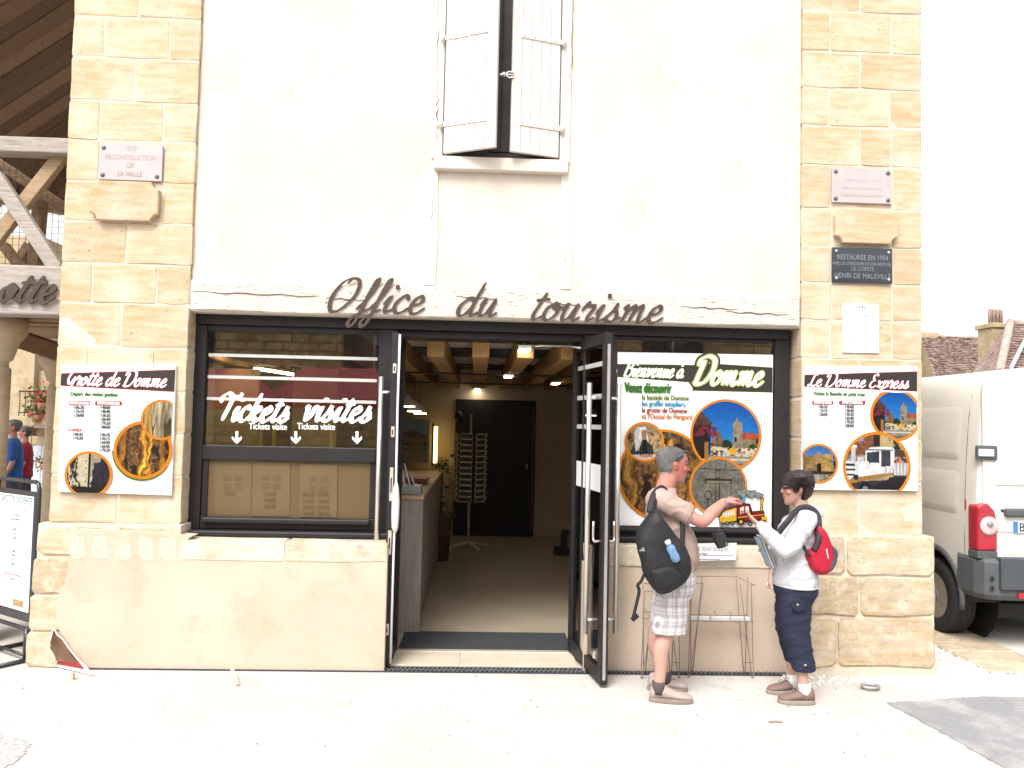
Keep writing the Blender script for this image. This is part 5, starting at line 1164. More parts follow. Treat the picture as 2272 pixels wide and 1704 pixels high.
def cliff(U, V):                 # pale cliff face between dark trees
    C = np.zeros(U.shape+(3,)); n = fnoise(U*5, V*5, 8, 5); k = fnoise(U*13, V*5, 3, 4); C[:] = rgb(214, 204, 172); C *= (.9+.15*n[..., None])
    lay(C, (U > -.02) & (U < .08), (24, 18, 22)); lay(C, (U > .08) & (V > -.1), (186, 172, 146), .8+.3*n)
    tr = (U > .28-.25*n+.1*V) & (V < .75-.3*(U < .5)*k); lay(C, tr, (46, 40, 52), .4+1.1*k)
    br = (U < -.5+.35*(n-.4)-.15*V) & (k > .38); lay(C, br, (58, 42, 40), .6+.6*n); lay(C, (V < -.58+.1*n), (34, 24, 18), .6+.9*k)
    for y in (.6, .3, 0, -.3): lay(C, (np.abs(V-y) < .035) & (np.abs(U+.12) < .03), (30, 26, 26))
    return out(C)
def square(U, V):                # church tower, red roof, square, flowered hall at the left
    C = np.zeros(U.shape+(3,)); n = fnoise(U*6, V*6, 3, 4); k = fnoise(U*15, V*15, 6, 3)
    C[:] = rgb(20, 110, 190); C += (.5-V)[..., None]*rgb(40, 42, 30)
    lay(C, V < -.58+.03*n, (158, 150, 140), .85+.3*n); lay(C, V < -.80, (120, 114, 108), .8+.4*n); lay(C, (V < -.66) & (V > -.72), (226, 212, 184))
    lay(C, inpoly(U, V, [(.45, -.1), (.5, .10), (.95, .05), (1, -.12)]), (186, 92, 60), .8+.4*k); lay(C, inpoly(U, V, [(.44, -.58), (.44, -.10), (1.0, -.12), (1, -.58)]), (150, 134, 100), .75+.5*n)
    lay(C, inpoly(U, V, [(.2, -.58), (.2, .34), (.24, .36), (.32, .52), (.40, .34), (.46, .36), (.47, -.58)]), (158, 146, 122), .7+.6*n); lay(C, (np.abs(U-.28) < .03) & (np.abs(V+.12) < .07), (40, 36, 36)); lay(C, (np.abs(U-.9) < .03) & (np.abs(V+.15) < .06), (40, 36, 36))
    lay(C, ((U-.02)/.16)**2+((V+.30)/.17)**2 < .8+.4*k, (40, 62, 26), .4+1.1*k); lay(C, ((U-.78)/.13)**2+((V+.36)/.13)**2 < .8+.4*k, (52, 84, 30), .5+1.0*k)
    lay(C, inpoly(U, V, [(-.42, -.3), (-.36, .02), (-.2, .12), (-.1, -.08), (-.1, -.58), (-.42, -.58)]), (150, 112, 84), .7+.5*n); lay(C, inpoly(U, V, [(-.44, -.44), (-.4, -.34), (-.14, -.34), (-.1, -.44)]), (240, 214, 150))
    cr = (V < -.42+.12*k) & (V > -.60) & (U > -.42); lay(C, cr & (k > .5), (222, 206, 178)); lay(C, cr & (k < .36), (54, 44, 46)); lay(C, cr & (np.abs(U-.2) < .1) & (V > -.55), (236, 184, 40))
    lay(C, inpoly(U, V, [(-1, .28), (-1, .62), (-.78, .70), (-.66, .60), (-.40, .34), (-.42, .26), (-.8, .2)]), (96, 70, 62), .6+.7*k); lay(C, inpoly(U, V, [(-1, .28), (-.44, .26), (-.46, -.62), (-1, -.8)]), (34, 26, 24), .6+.8*n); lay(C, (np.abs(U+.56) < .06) & (V < -.2) & (V > -.75), (168, 122, 66), .8+.4*n)
    fl_ = (V < .24) & (V > -.16+.2*n) & (U < -.26) & (k > .44); lay(C, fl_, (128, 34, 58), .5+.9*n); lay(C, (V < .15) & (V > -.3) & (U < -.24) & (U > -.5) & (k < .4), (40, 58, 30))
    return out(C)
def cross(U, V):                 # carved stone slab
    C = np.zeros(U.shape+(3,)); n = fnoise(U*5, V*5, 4, 5); k = fnoise(U*18, V*18, 2, 3); C[:] = rgb(126, 122, 112); C *= (.55+.55*n+.35*k)[..., None]
    lay(C, (np.abs(V-.60+.04*U) < .015) | ((np.abs(U-.25) < .014) & (V > .6)), (62, 54, 46)); lay(C, (np.abs(U+.55-.1*V) < .008) | ((np.abs(U-.45) < .01) & (V < .1)), (84, 80, 72))
    m = ((np.abs(V-.19) < .085) & (np.abs(U) < .50)) | ((np.abs(U+.03) < .10) & (V < .60) & (V > -.62)); lay(C, m, (92, 84, 70), .5+.8*n)
    m2 = ((np.abs(V-.225) < .03) & (np.abs(U) < .48)) | ((np.abs(U-.03) < .02) & (V < .58) & (V > -.6)); lay(C, m2, (48, 42, 34))
    m3 = ((np.abs(V-.16) < .035) & (np.abs(U) < .42)) | (((U+.02)/.07)**2+((V-.42)/.13)**2 < 1); lay(C, m3, (146, 136, 112), .7+.5*n); lay(C, (np.abs(U+.03) < .045) & (V < .1) & (V > -.55), (138, 128, 106), .7+.5*n)
    m4 = ((np.abs(np.hypot((U+.36)/.9, (V+.32)/1.2)-.13) < .02)) | ((np.abs(U+.36) < .015) & (V < -.4) & (V > -.8)); lay(C, m4, (66, 60, 52))
    return out(C)
def weaver(U, V):                # a woman in white headdress and dark shawl at a loom
    C = np.zeros(U.shape+(3,)); n = fnoise(U*4, V*4, 7, 4); k = fnoise(U*12, V*12, 3, 3); C[:] = rgb(176, 148, 108); C *= (.75+.4*n)[..., None]; lay(C, (np.abs(V-.45-.1*U) < .02) | (np.abs(V-.1) < .015), (120, 96, 66))
    lay(C, (U > .3) & (V < .5) & (V > -.5) & (k > .52), (206, 176, 126)); lay(C, (U > .3) & (V < .5) & (V > -.5) & (k < .36), (52, 38, 30)); lay(C, (U < -.6) & (np.abs(V-.2) < .25) & (k > .4), (92, 44, 34))
    lay(C, inpoly(U, V, [(-.85, -.75), (-.55, -.15), (-.2, .05), (.15, .0), (.45, -.25), (.5, -.8)]), (54, 54, 56), .6+.8*(np.sin(U*40) > 0)); lay(C, inpoly(U, V, [(-.15, -.9), (-.1, .1), (.15, .1), (.2, -.9)]), (16, 14, 16))
    lay(C, inpoly(U, V, [(-.48, -.5), (-.55, .5), (-.35, .78), (0, .8), (.12, .62), (.1, .3), (-.1, .2), (-.3, -.45)]), (226, 222, 214), .85+.2*n); lay(C, ((U+.02)/.16)**2+((V-.42)/.24)**2 < 1, (176, 128, 102)); lay(C, inpoly(U, V, [(-.32, .1), (-.25, .75), (.05, .8), (.1, .66), (-.15, .6), (-.18, .05)]), (240, 238, 232)); lay(C, inpoly(U, V, [(.12, .1), (.1, .5), (.22, .2), (.2, .0)]), (232, 228, 222))
    lay(C, V < -.72+.08*n, (222, 212, 204)); lay(C, ((U-.1)/.35)**2+((V+.74)/.09)**2 < 1, (190, 146, 120)); return out(C)
def castle(U, V):                # two round towers and a gate
    C = np.zeros(U.shape+(3,)); n = fnoise(U*5, V*8, 4, 5); k = fnoise(U*14, V*14, 2, 3); C[:] = rgb(92, 142, 200); C += (.4-V)[..., None]*rgb(70, 60, 40)
    lay(C, inpoly(U, V, [(-.3, -.4), (-.3, .3), (.02, .62), (.3, .3), (.3, -.4)]), (186, 150, 92), .7+.5*n); lay(C, inpoly(U, V, [(-1, -.42), (-1, .3), (-.85, .42), (-.25, .42), (-.12, .26), (-.12, -.42)]), (166, 134, 84), .55+.75*n); lay(C, inpoly(U, V, [(.2, -.42), (.2, .42), (.45, .54), (.75, .45), (.8, -.42)]), (186, 150, 88), .6+.7*n)
    lay(C, (np.abs(U-.03) < .12) & (V < .02-((U-.03)*6)**2*.12) & (V > -.42), (22, 18, 18)); lay(C, (U > .78) & (V < .4) & (k > .4), (46, 54, 34)); lay(C, V < -.42+.02*n, (62, 50, 34), .6+.7*k); lay(C, V < -.56, (174, 166, 152), .9+.15*n); lay(C, (V < -.5) & (U > .1) & (k > .55), (60, 74, 34)); return out(C)
def train(U, V):                 # white road train in a street
    C = np.zeros(U.shape+(3,)); n = fnoise(U*5, V*5, 4, 5); k = fnoise(U*14, V*14, 2, 3); C[:] = rgb(196, 176, 136); C *= (.7+.45*n)[..., None]
    lay(C, (U < -.05) & (V > .35), (142, 92, 66), .5+.9*k); lay(C, (V > .6) & (U > -.1) & (U < .1), (44, 40, 38)); lay(C, (U > .1) & (V > .55), (212, 186, 130), .8+.3*n); lay(C, (np.abs(U-.4) < .05) & (np.abs(V-.85) < .08), (150, 160, 176)); lay(C, (U < -.4) & (V > .75), (120, 170, 220)); lay(C, (U > .5) & (V > .35) & (k > .45), (50, 56, 30)); lay(C, (U < -.55) & (V < .35), (150, 140, 130), .7+.5*k)
    lay(C, V < -.42+.05*U, (66, 64, 68), .7+.5*n); lay(C, inpoly(U, V, [(-.2, -.62), (.75, -.2), (1, -.3), (1, -1), (-.2, -1)]), (36, 34, 38))
    lay(C, inpoly(U, V, [(.5, -.3), (.5, .55), (.95, .5), (1, -.3)]), (84, 74, 62)); lay(C, (U > .52) & (V < .3) & (V > .08) & (k > .46), (206, 142, 128)); lay(C, (U > .52) & (V < .12) & (V > -.25), (232, 230, 228), .9+.12*np.sin(U*60))
    lay(C, inpoly(U, V, [(-.35, .45), (-.2, .58), (.5, .60), (.55, .48), (.5, -.2), (-.35, -.35)]), (238, 238, 240)); lay(C, inpoly(U, V, [(-.3, .42), (.08, .46), (.08, .12), (-.3, .1)]), (58, 66, 76), .7+.6*n); lay(C, inpoly(U, V, [(.14, .48), (.42, .5), (.42, .02), (.14, 0)]), (74, 76, 82), .7+.5*n); lay(C, (np.abs(V-.5) < .02) & (U > -.34) & (U < .5), (120, 118, 116))
    lay(C, (U > -.86) & (U < -.25) & (V < .16+.04*U) & (V > -.4), (240, 240, 242), .92+.1*n); lay(C, ((U+.82)/.19)**2+((V+.08)/.27)**2 < 1, (236, 236, 238)); lay(C, (((U+.82)/.17)**2+((V+.08)/.25)**2 < 1) & (np.sin(V*42) > .3), (60, 60, 62)); lay(C, (np.abs(U+.72) < .07) & (V > .1) & (V < .62), (236, 234, 232), .8+.25*n); lay(C, (np.abs(U+.72) < .10) & (np.abs(V-.60) < .04), (250, 250, 250))
    lay(C, (np.abs(U+.5) < .09) & (V > .14) & (V < .28), (214, 212, 210)); lay(C, inpoly(U, V, [(-.8, -.36), (.5, -.16), (.5, -.24), (-.8, -.52)]), (176, 134, 66)); lay(C, (np.hypot(U+.35, (V+.68)*.95) < .20), (28, 27, 30)); lay(C, np.hypot(U+.35, V+.68) < .09, (150, 148, 148)); lay(C, np.hypot(U+.64, V+.33) < .085, (40, 46, 60)); lay(C, np.hypot(U-.45, V+.4) < .1, (40, 38, 40)); lay(C, (np.hypot(U-.3, (V+.12)) < .12) & (np.sin(U*50) > 0), (200, 196, 192)); return out(C)
ORANGE = flat_ink('orange_ink', 236, 136, 8); DARKB = flat_ink('charcoal_ink', 66, 60, 57); REDI = flat_ink('red_ink', 200, 42, 36); GREEN = flat_ink('green_ink', 58, 120, 30); BLACKI = flat_ink('text_ink', 72, 70, 72); WHITE = white_paint2
board_m = pm('poster_white', (.76, .76, .755), .45, .01, 2)
def grain(C, U, V):              # fine photographic detail and a little more contrast
    g = fnoise(U*17+60, V*17+60, 11, 3); h = fnoise(U*5+60, V*5+60, 5, 3); return np.clip(C, 0, 1)**1.08*(.62+.5*g+.3*h)[..., None]
def circ(sh, q, zx, zy, zr, fn, sc, name, clip=None, rw=.11, n=84):
    c_ = q(zx, zy); e_ = q(zx+zr, zy); r_ = e_[0]-c_[0]; sh.picture(name, c_[0], c_[1], r_*(1-rw*.5), lambda U, V: grain(fn(U, V), U, V), print_m, n, clip); sh.ring('orange_ring', c_[0], c_[1], r_*(1-rw), r_, ORANGE, clip=clip)
def quadpoly(q, pts): return [q(*p) for p in pts]
def title(sh, q, txt, zx0, zx1, zy, xh, rim, g=.006, fillm=None, wmin=.14, wmax=.30):
    a = q(zx0, zy); b_ = q(zx1, zy); sl_ = (b_[1]-a[1])/(b_[0]-a[0])*0; wd = b_[0]-a[0]-.03
    sh.script('title_rim', txt, a[0], a[1], xh, rim, g, wd, wmin, wmax); sh.script('title', txt, a[0], a[1], xh, fillm or WHITE, 0, wd, wmin, wmax)
# ---- Grotte poster on the left pier
YP = -.058
def q1(x, y): return S(.3617*x, 560+.3617*y, YP)
c_ = q1(375, 1480); P1 = thing('poster', (c_[0]+.4, YP, c_[1]), 'white cave-visit poster with stalactite photos on the left stone pier', 'poster', 'visit posters on the facade')
MB().prism(quadpoly(q1, [(375, 688), (1078, 690), (1050, 1490), (357, 1468)]), YP, -.034).build('board', board_m, P1)
s1 = Sheet(P1, 0, 0, YP)
s1.poly('red_line', quadpoly(q1, [(375, 741), (1076, 718), (1070, 857), (372, 819)]), REDI); s1.poly('dark_band', quadpoly(q1, [(375, 746), (1075, 723), (1070, 852), (372, 814)]), DARKB)
title(s1, q1, 'Grotte de Domme', 405, 1040, 812, .060, REDI, .0038)
a = q1(432, 878); s1.text('subtitle', 'Départ des visites guidées', a[0], a[1], .0425, GREEN, .78, .0018)
for (xa, ya, xb, yb), tx in (((423, 912, 551, 937), 'DÉPART LE MATIN'), ((585, 913, 748, 938), "DÉPART L'APRÈS-MIDI")):
    s1.poly('red_box', quadpoly(q1, [(xa, ya), (xb, ya), (xb, yb), (xa, yb)]), REDI); p = q1((xa+xb)/2, yb-5); s1.text('box_text', tx, p[0], p[1], .027, WHITE, .62, .0012, 'CENTER')
for (cx, ys, ts) in ((485, 960, ('10h30', '11h10', '12h00')), (647, 960, ('14h00', '14h40', '15h20', '16h40', '17h20', '18h00')), (480, 1124, ('10h45', '11h30')), (645, 1126, ('14h30', '15h15', '16h00', '16h45', '17h30'))):
    s1.lines('times', [(tx, q1(cx, ys+24*k)[0], q1(cx, ys+24*k)[1]) for k, tx in enumerate(ts)], .0325, BLACKI, .95, .0016, 'CENTER')
p = q1(418, 1096); s1.text('day', 'LE SAMEDI', p[0], p[1], .030, REDI, .72, .0012); s1.poly('rule', quadpoly(q1, [(503, 1097), (745, 1099), (745, 1101), (503, 1099)]), BLACKI)
cl1 = (q1(362, 0+1000)[0], q1(1058, 1000)[0], q1(700, 1478)[1], q1(700, 690)[1])
s1.ring('green_shadow', *q1(876, 1218), .19, .222, GREEN, 180, 330)
circ(s1, q1, 880, 1212, 181, grotto(1, .75), 0, 'cave_photo'); circ(s1, q1, 993, 1027, 126, drapes, 0, 'stalactite_photo', cl1); circ(s1, q1, 547, 1363, 147, cliff, 0, 'cliff_photo', cl1)
# ---- train poster on the right pier
def q3(x, y): return S(1720+.3013*x, 660+.3013*y, YP)
c_ = q3(620, 1420); P3 = thing('poster', (c_[0], YP, c_[1]), 'white little-train poster with timetable on the right stone pier', 'poster', 'visit posters on the facade')
MB().prism(quadpoly(q3, [(217, 507), (1047, 508), (1047, 1425), (195, 1415)]), YP, -.034).build('board', board_m, P3); s3 = Sheet(P3, 0, 0, YP)
s3.poly('red_line', quadpoly(q3, [(216, 568), (1045, 543), (1045, 694), (213, 657)]), REDI); s3.poly('dark_band', quadpoly(q3, [(216, 573), (1045, 548), (1045, 689), (213, 652)]), DARKB); 
cl3 = (q3(200, 1000)[0], q3(1045, 1000)[0], q3(600, 1416)[1], q3(600, 690)[1])
circ(s3, q3, 888, 866, 190, square, 0, 'square_photo', cl3); circ(s3, q3, 747, 1245, 250, train, 0, 'train_photo', cl3, .085, 104); circ(s3, q3, 318, 1223, 144, castle, 0, 'gate_photo', cl3)
title(s3, q3, 'Le Domme Express', 240, 1005, 652, .054, REDI, .0038)
p = q3(280, 718); s3.text('subtitle', 'Visitez la Bastide en petit train', p[0], p[1], .0425, GREEN, .78, .0018)
for (xa, ya, xb, yb), tx in (((270, 760, 425, 787), 'DÉPART LE MATIN'), ((467, 760, 660, 787), "DÉPART L'APRÈS-MIDI")):
    s3.poly('red_box', quadpoly(q3, [(xa, ya), (xb, ya), (xb, yb), (xa, yb)]), REDI); p = q3((xa+xb)/2, yb-5); s3.text('box_text', tx, p[0], p[1], .027, WHITE, .62, .0012, 'CENTER')
for (cx, ts) in ((347, ('10h30', '11h10', '12h00')), (542, ('14h00', '14h40', '15h20', '16h40', '17h20', '18h00'))): s3.lines('times', [(tx, q3(cx, 815+28*k)[0], q3(cx, 815+28*k)[1]) for k, tx in enumerate(ts)], .0325, BLACKI, .95, .0016, 'CENTER')
# ---- welcome poster on the right window
Y2P = .155
def q2_(x, y): return S(1340+.2893*x, 740+.2893*y, Y2P)
c_ = q2_(700, 1500); P2 = thing('poster', (c_[0], Y2P, c_[1]), 'large white welcome poster with round photos on the right window', 'poster', 'visit posters on the facade')
MB().prism(quadpoly(q2_, [(104, 142), (1297, 163), (1283, 1508), (104, 1495)]), Y2P, .1635).build('board', board_m, P2); s2 = Sheet(P2, 0, 0, Y2P)
LIME = flat_ink('lime_ink', 178, 200, 50); s2.poly('lime_line', quadpoly(q2_, [(104, 232), (675, 240), (835, 229), (1293, 259), (1292, 455), (677, 441), (677, 378), (104, 335)]), LIME); s2.poly('dark_band', quadpoly(q2_, [(104, 235), (675, 243), (835, 232), (1293, 262), (1292, 451), (681, 437), (681, 375), (104, 332)]), DARKB)
title(s2, q2_, 'Bienvenue à', 150, 632, 328, .066, LIME, .0035); 
a = q2_(688, 385); b_ = q2_(850, 395)
for nm, mt, g in (('title_halo', DARKB, .024), ('title_rim', LIME, .010), ('title', WHITE, 0.0)): s2.script(nm, 'D', a[0], a[1], .112, mt, g, .135*1.0, .12, .36)
title(s2, q2_, 'omme', 812, 1235, 393, .110, LIME, .007)
p = q2_(158, 448); s2.text('lead', 'Venez découvrir', p[0], p[1], .112, GREEN, .50, .006)
for tx, y, mt in (('la bastide de Domme', 505, flat_ink('olive_ink', 110, 130, 30)), ('les graffiti templiers,', 553, flat_ink('blue_ink', 20, 150, 205)), ('la grotte de Domme', 602, flat_ink('crimson_ink', 170, 40, 40)), ("et l'Oustal du Périgord", 650, flat_ink('orange_text', 225, 125, 30))): p = q2_(288, y); s2.text('text_line', tx, p[0], p[1], .055, mt, .80, .0022)
cl2 = (q2_(106, 1000)[0], q2_(1283, 1000)[0], q2_(600, 1495)[1], q2_(600, 170)[1])
circ(s2, q2_, 452, 1084, 346, grotto(4, .35), 0, 'cave_photo', cl2, .055, 110); circ(s2, q2_, 308, 830, 152, weaver, 0, 'weaver_photo'); circ(s2, q2_, 932, 780, 273, square, 0, 'square_photo', None, .065, 120); circ(s2, q2_, 873, 1172, 222, cross, 0, 'carving_photo', None, .07, 100)
# drawn toy steam train: flat shapes of print
def dq(pts): return [q2_(*p) for p in pts]
BK = flat_ink('line_black', 24, 20, 20); MR = flat_ink('maroon_ink', 130, 18, 34); YL = flat_ink('yellow_ink', 232, 186, 20); SM = flat_ink('smoke_ink', 150, 150, 148); SKY_ = flat_ink('cyan_ink', 60, 170, 215); WI = flat_ink('paper_ink', 240, 236, 228)
def disc(name, zx, zy, r, mat, sx=1.0): s2.poly(name, dq([(zx+r*sx*math.cos(k*.3927), zy+r*math.sin(k*.3927)) for k in range(16)]), mat)
s2.poly('train_ground', dq([(872, 1492), (1240, 1488), (1240, 1480), (875, 1484)]), flat_ink('ground_ink', 190, 140, 110))
for x, y, r in ((1040, 1222, 22), (1075, 1215, 24), (1110, 1225, 24), (1145, 1222, 22), (1180, 1238, 20), (1205, 1240, 14), (1060, 1235, 20), (1125, 1235, 20)): disc('smoke_line', x, y, r+3, BK); disc('smoke_puff', x, y, r, SM)
s2.poly('train_spark', dq([(1060, 1250), (1085, 1255), (1075, 1285), (1055, 1290)]), SKY_)
s2.poly('coach_outline', dq([(873, 1400), (925, 1335), (1018, 1312), (1018, 1440), (880, 1462)]), BK); s2.poly('coach_side', dq([(880, 1408), (928, 1345), (1010, 1325), (1008, 1432), (884, 1455)]), YL); s2.poly('coach_roof', dq([(905, 1362), (932, 1335), (1020, 1310), (1040, 1322), (1010, 1332), (940, 1352)]), MR)
for k in range(5): s2.poly('coach_window', dq([(905+k*19, 1372-k*5), (919+k*19, 1368-k*5), (919+k*19, 1408-k*5), (905+k*19, 1412-k*5)]), WI)
s2.poly('engine_outline', dq([(1008, 1322), (1060, 1298), (1112, 1300), (1130, 1360), (1218, 1352), (1228, 1412), (1180, 1430), (1012, 1452)]), BK); s2.poly('engine_body', dq([(1014, 1330), (1062, 1305), (1106, 1307), (1124, 1368), (1212, 1360), (1220, 1406), (1176, 1422), (1018, 1442)]), MR)
s2.poly('cab_window', dq([(1035, 1335), (1065, 1322), (1065, 1375), (1035, 1382)]), WI); s2.poly('cab_window', dq([(1075, 1322), (1100, 1322), (1105, 1368), (1078, 1372)]), WI); disc('driver', 1050, 1365, 13, flat_ink('driver_ink', 200, 120, 80)); s2.poly('yellow_stripe', dq([(1018, 1405), (1216, 1382), (1216, 1388), (1018, 1412)]), YL)
s2.poly('funnel_outline', dq([(1190, 1262), (1222, 1258), (1210, 1300), (1208, 1362), (1186, 1362), (1188, 1300)]), BK); s2.poly('funnel', dq([(1195, 1268), (1215, 1265), (1204, 1300), (1202, 1358), (1191, 1358), (1193, 1300)]), YL); s2.poly('buffer_beam', dq([(1195, 1405), (1240, 1395), (1245, 1440), (1205, 1440)]), YL)
for x, y, r in ((893, 1455, 14), (935, 1450, 14), (975, 1448, 15), (1040, 1440, 26), (1110, 1455, 18), (1165, 1445, 20), (1215, 1440, 16)): disc('wheel_tyre', x, y, r, BK); disc('wheel_hub', x, y, r*.5, YL if r > 24 else SM)

# ================================================================== people
def tube_s(m, pts, rad_, n=14, k=4, flat=1.0, ref=None):
    """smooth tapered limb through joints"""
    P_ = catmull(pts, k); R_ = [v.x for v in catmull([(r, 0, 0) for r in rad_], k)]
    m.tube(P_, R_, n, flat=flat, ref=ref)
    m.ball(P_[0], R_[0]*.98, 10); m.ball(P_[-1], R_[-1]*.98, 10)
def oval(c, a, b, yaw=0.0, n=22, tilt=0.0, pw=2.0):
    out_ = []
    for q in range(n):
        t_ = 2*math.pi*q/n; cx_, sy_ = math.cos(t_), math.sin(t_)
        u = a*math.copysign(abs(cx_)**(2/pw), cx_); v_ = b*math.copysign(abs(sy_)**(2/pw), sy_)
        out_.append(Vector((c[0]+u*math.cos(yaw)-v_*math.sin(yaw), c[1]+u*math.sin(yaw)+v_*math.cos(yaw), c[2]+tilt*u)))
    return out_
HZ = [0, .012, .03, .052, .075, .10, .125, .15, .175, .198, .214, .224, .228]
HC = [.058, .050, .036, .021, .010, .003, -.001, -.005, -.008, -.010, -.010, -.010, -.010]
HA = [.014, .034, .056, .075, .086, .093, .0965, .100, .098, .086, .066, .038, .006]
HB = [.014, .029, .044, .056, .064, .069, .072, .0745, .0735, .066, .051, .030, .005]
def head_surface(z, ang, k=1.0):
    c, a, b = np.interp(z, HZ, HC), np.interp(z, HZ, HA), np.interp(z, HZ, HB)
    # flatten the face slightly, narrow the brow
    x = math.cos(ang); y = math.sin(ang); fx = .96 if x > .5 else 1.0
    return (c+a*x*fx*k, b*y*k)
def head(m, Mx, nose=1.0, jaw=1.0):
    rings = []
    for z in np.linspace(0.002, .227, 26):
        rings.append([Mx @ Vector((*head_surface(z, 2*math.pi*q/28), z)) for q in range(28)])
    m.loft(rings)
    # nose, brow, lips, chin, ears
    m.loft([[Mx @ Vector(p) for p in r] for r in (
        [(.088, .008, .138), (.088, -.008, .138), (.097, -.004, .140), (.097, .004, .140)],
        [(.085, .012, .118), (.085, -.012, .118), (.104*nose, -.006, .120), (.104*nose, .006, .120)],
        [(.082, .018, .098), (.082, -.018, .098), (.118*nose, -.009, .100), (.118*nose, .009, .100)],
        [(.080, .016, .088), (.080, -.016, .088), (.112*nose, -.008, .090), (.112*nose, .008, .090)])])
    for s in (-1, 1):
        m.ball(Mx @ Vector((.082, .030*s, .143)), (.012*1.1, .022, .009), 10)
        m.ball(Mx @ Vector((.066, .040*s, .098)), (.022, .022, .020), 10)
        m.ball(Mx @ Vector((-.004, .074*s, .110)), (.020, .010, .032), 12); m.ball(Mx @ Vector((-.010, .082*s, .122)), (.018, .007, .020), 10)
    m.ball(Mx @ Vector((.092, 0, .074)), (.010, .024, .006), 10); m.ball(Mx @ Vector((.090, 0, .062)), (.010, .021, .006), 10); m.ball(Mx @ Vector((.070*jaw, 0, .022)), (.026, .024, .020), 10)
def hand(m, wrist, d, nrm, s=1.0, curl=.5, spread=.15, thumb=1):
    """palm, four unequal bent fingers, and a thumb leaving the side of the palm; curl turns towards -nrm"""
    d = Vector(d).normalized(); nrm = Vector(nrm); nrm = (nrm-d*nrm.dot(d)).normalized(); sd = d.cross(nrm)*thumb
    w0 = Vector(wrist); kn = w0+d*.082*s
    def oring(c, a, b): return [c+sd*a*math.cos(q*.5236)+nrm*b*math.sin(q*.5236) for q in range(12)]
    m.loft([oring(w0-d*.02*s, .026*s, .020*s), oring(w0+d*.02*s, .034*s, .017*s), oring(w0+d*.055*s, .041*s, .016*s), oring(kn, .040*s, .013*s)])
    for k, (off, L_) in enumerate(((.030, .070), (.010, .080), (-.010, .075), (-.029, .058))):
        p = kn+sd*off*s-d*.006; dd = (d+sd*off*spread*12).normalized(); pts = [p]
        for j, f_ in enumerate((.45, .32, .25)):
            a = curl*(.5+.75*j); v_ = dd*math.cos(a)-nrm*math.sin(a); pts.append(pts[-1]+v_*L_*f_*s)
        m.tube(pts, [.0098*s, .0092*s, .0084*s, .007*s], 8); m.ball(pts[-1], .007*s, 8)
    t0 = w0+d*.028*s+sd*.030*s; t1 = t0+(d*.6+sd*.75-nrm*.25).normalized()*.036*s; t2 = t1+(d*.9+sd*.15-nrm*.45).normalized()*.032*s; t3 = t2+(d*.9-sd*.05-nrm*.5).normalized()*.024*s
    m.tube([t0, t1, t2, t3], [.0145*s, .0115*s, .010*s, .0078*s], 8); m.ball(t3, .0078*s, 8); m.ball(t0, .0145*s, 8)
def shoe(parent, heel, toe, mat, solem, h=.095, wd=.047):
    """walking shoe: sole, shaped upper and laces"""
    heel = Vector((heel[0], heel[1], 0)); toe = Vector((toe[0], toe[1], 0)); d = (toe-heel); L_ = d.length; d.normalize(); sd = Vector((-d.y, d.x, 0)); up = Vector((0, 0, 1))
    def ring(u, w_, z0, z1, n=14): c = heel+d*u*L_; return [c+sd*w_*math.cos(q*2*math.pi/n)*(1.0 if math.sin(q*2*math.pi/n) < .2 else .82)+up*((z0+z1)/2+(z1-z0)/2*math.sin(q*2*math.pi/n)) for q in range(n)]
    m = MB(); m.loft([ring(.0, wd*.45, .022, .070), ring(.05, wd*.78, .018, h*.98), ring(.18, wd*.92, .018, h), ring(.34, wd*.95, .018, h*.98), ring(.46, wd*.98, .018, h*.80), ring(.62, wd*1.08, .018, h*.66), ring(.80, wd*1.08, .018, h*.56), ring(.93, wd*.85, .018, h*.48), ring(1.0, wd*.42, .022, h*.34)])
    me = solid(m, .007, 3, .5); sh_ = put_mesh('shoe', me, mat, parent)
    o = []
    for q in range(28):
        t_ = 2*math.pi*q/28; u = .5+.52*math.cos(t_); w_ = wd*(1.04+.12*math.sin(max(0, u-.3)*3))*math.copysign(abs(math.sin(t_))**.75, math.sin(t_)); o.append(heel+d*u*L_+sd*w_)
    sm_ = MB().loft([[p+up*.002 for p in o], [p+up*.018 for p in o], [heel+d*L_*.5+(p-heel-d*L_*.5)*.97+up*.030 for p in o]], sm=False).build('sole', solem, sh_, .004)
    for k in range(4):
        c = heel+d*L_*(.44+.07*k)+up*(h*(.90-.085*k)+.004); MB().tube([c-sd*wd*.5, c+up*.006, c+sd*wd*.5], .0035, 5).build('lace', solem, sh_)
    return sh_
def folds(seed, amp, f=(9, 9, 14)):
    def fn(co):
        n = fnoise(co[:, 0]*f[0]*.6+co[:, 2]*f[2]*.35+co[:, 1]*3+50, co[:, 2]*f[2]*.55-co[:, 0]*4+co[:, 1]*f[1]*.6+50, seed, 2)
        r = (1-np.abs(2*n-1))**2.2; s_ = fnoise(co[:, 0]*f[0]+co[:, 1]*3+50, co[:, 2]*f[2]*.5+co[:, 1]*f[1]+50, seed+2, 4)-.5     # sharp-crested creases over soft swells
        return amp*(.9*(r-.45)+1.0*s_)
    return fn
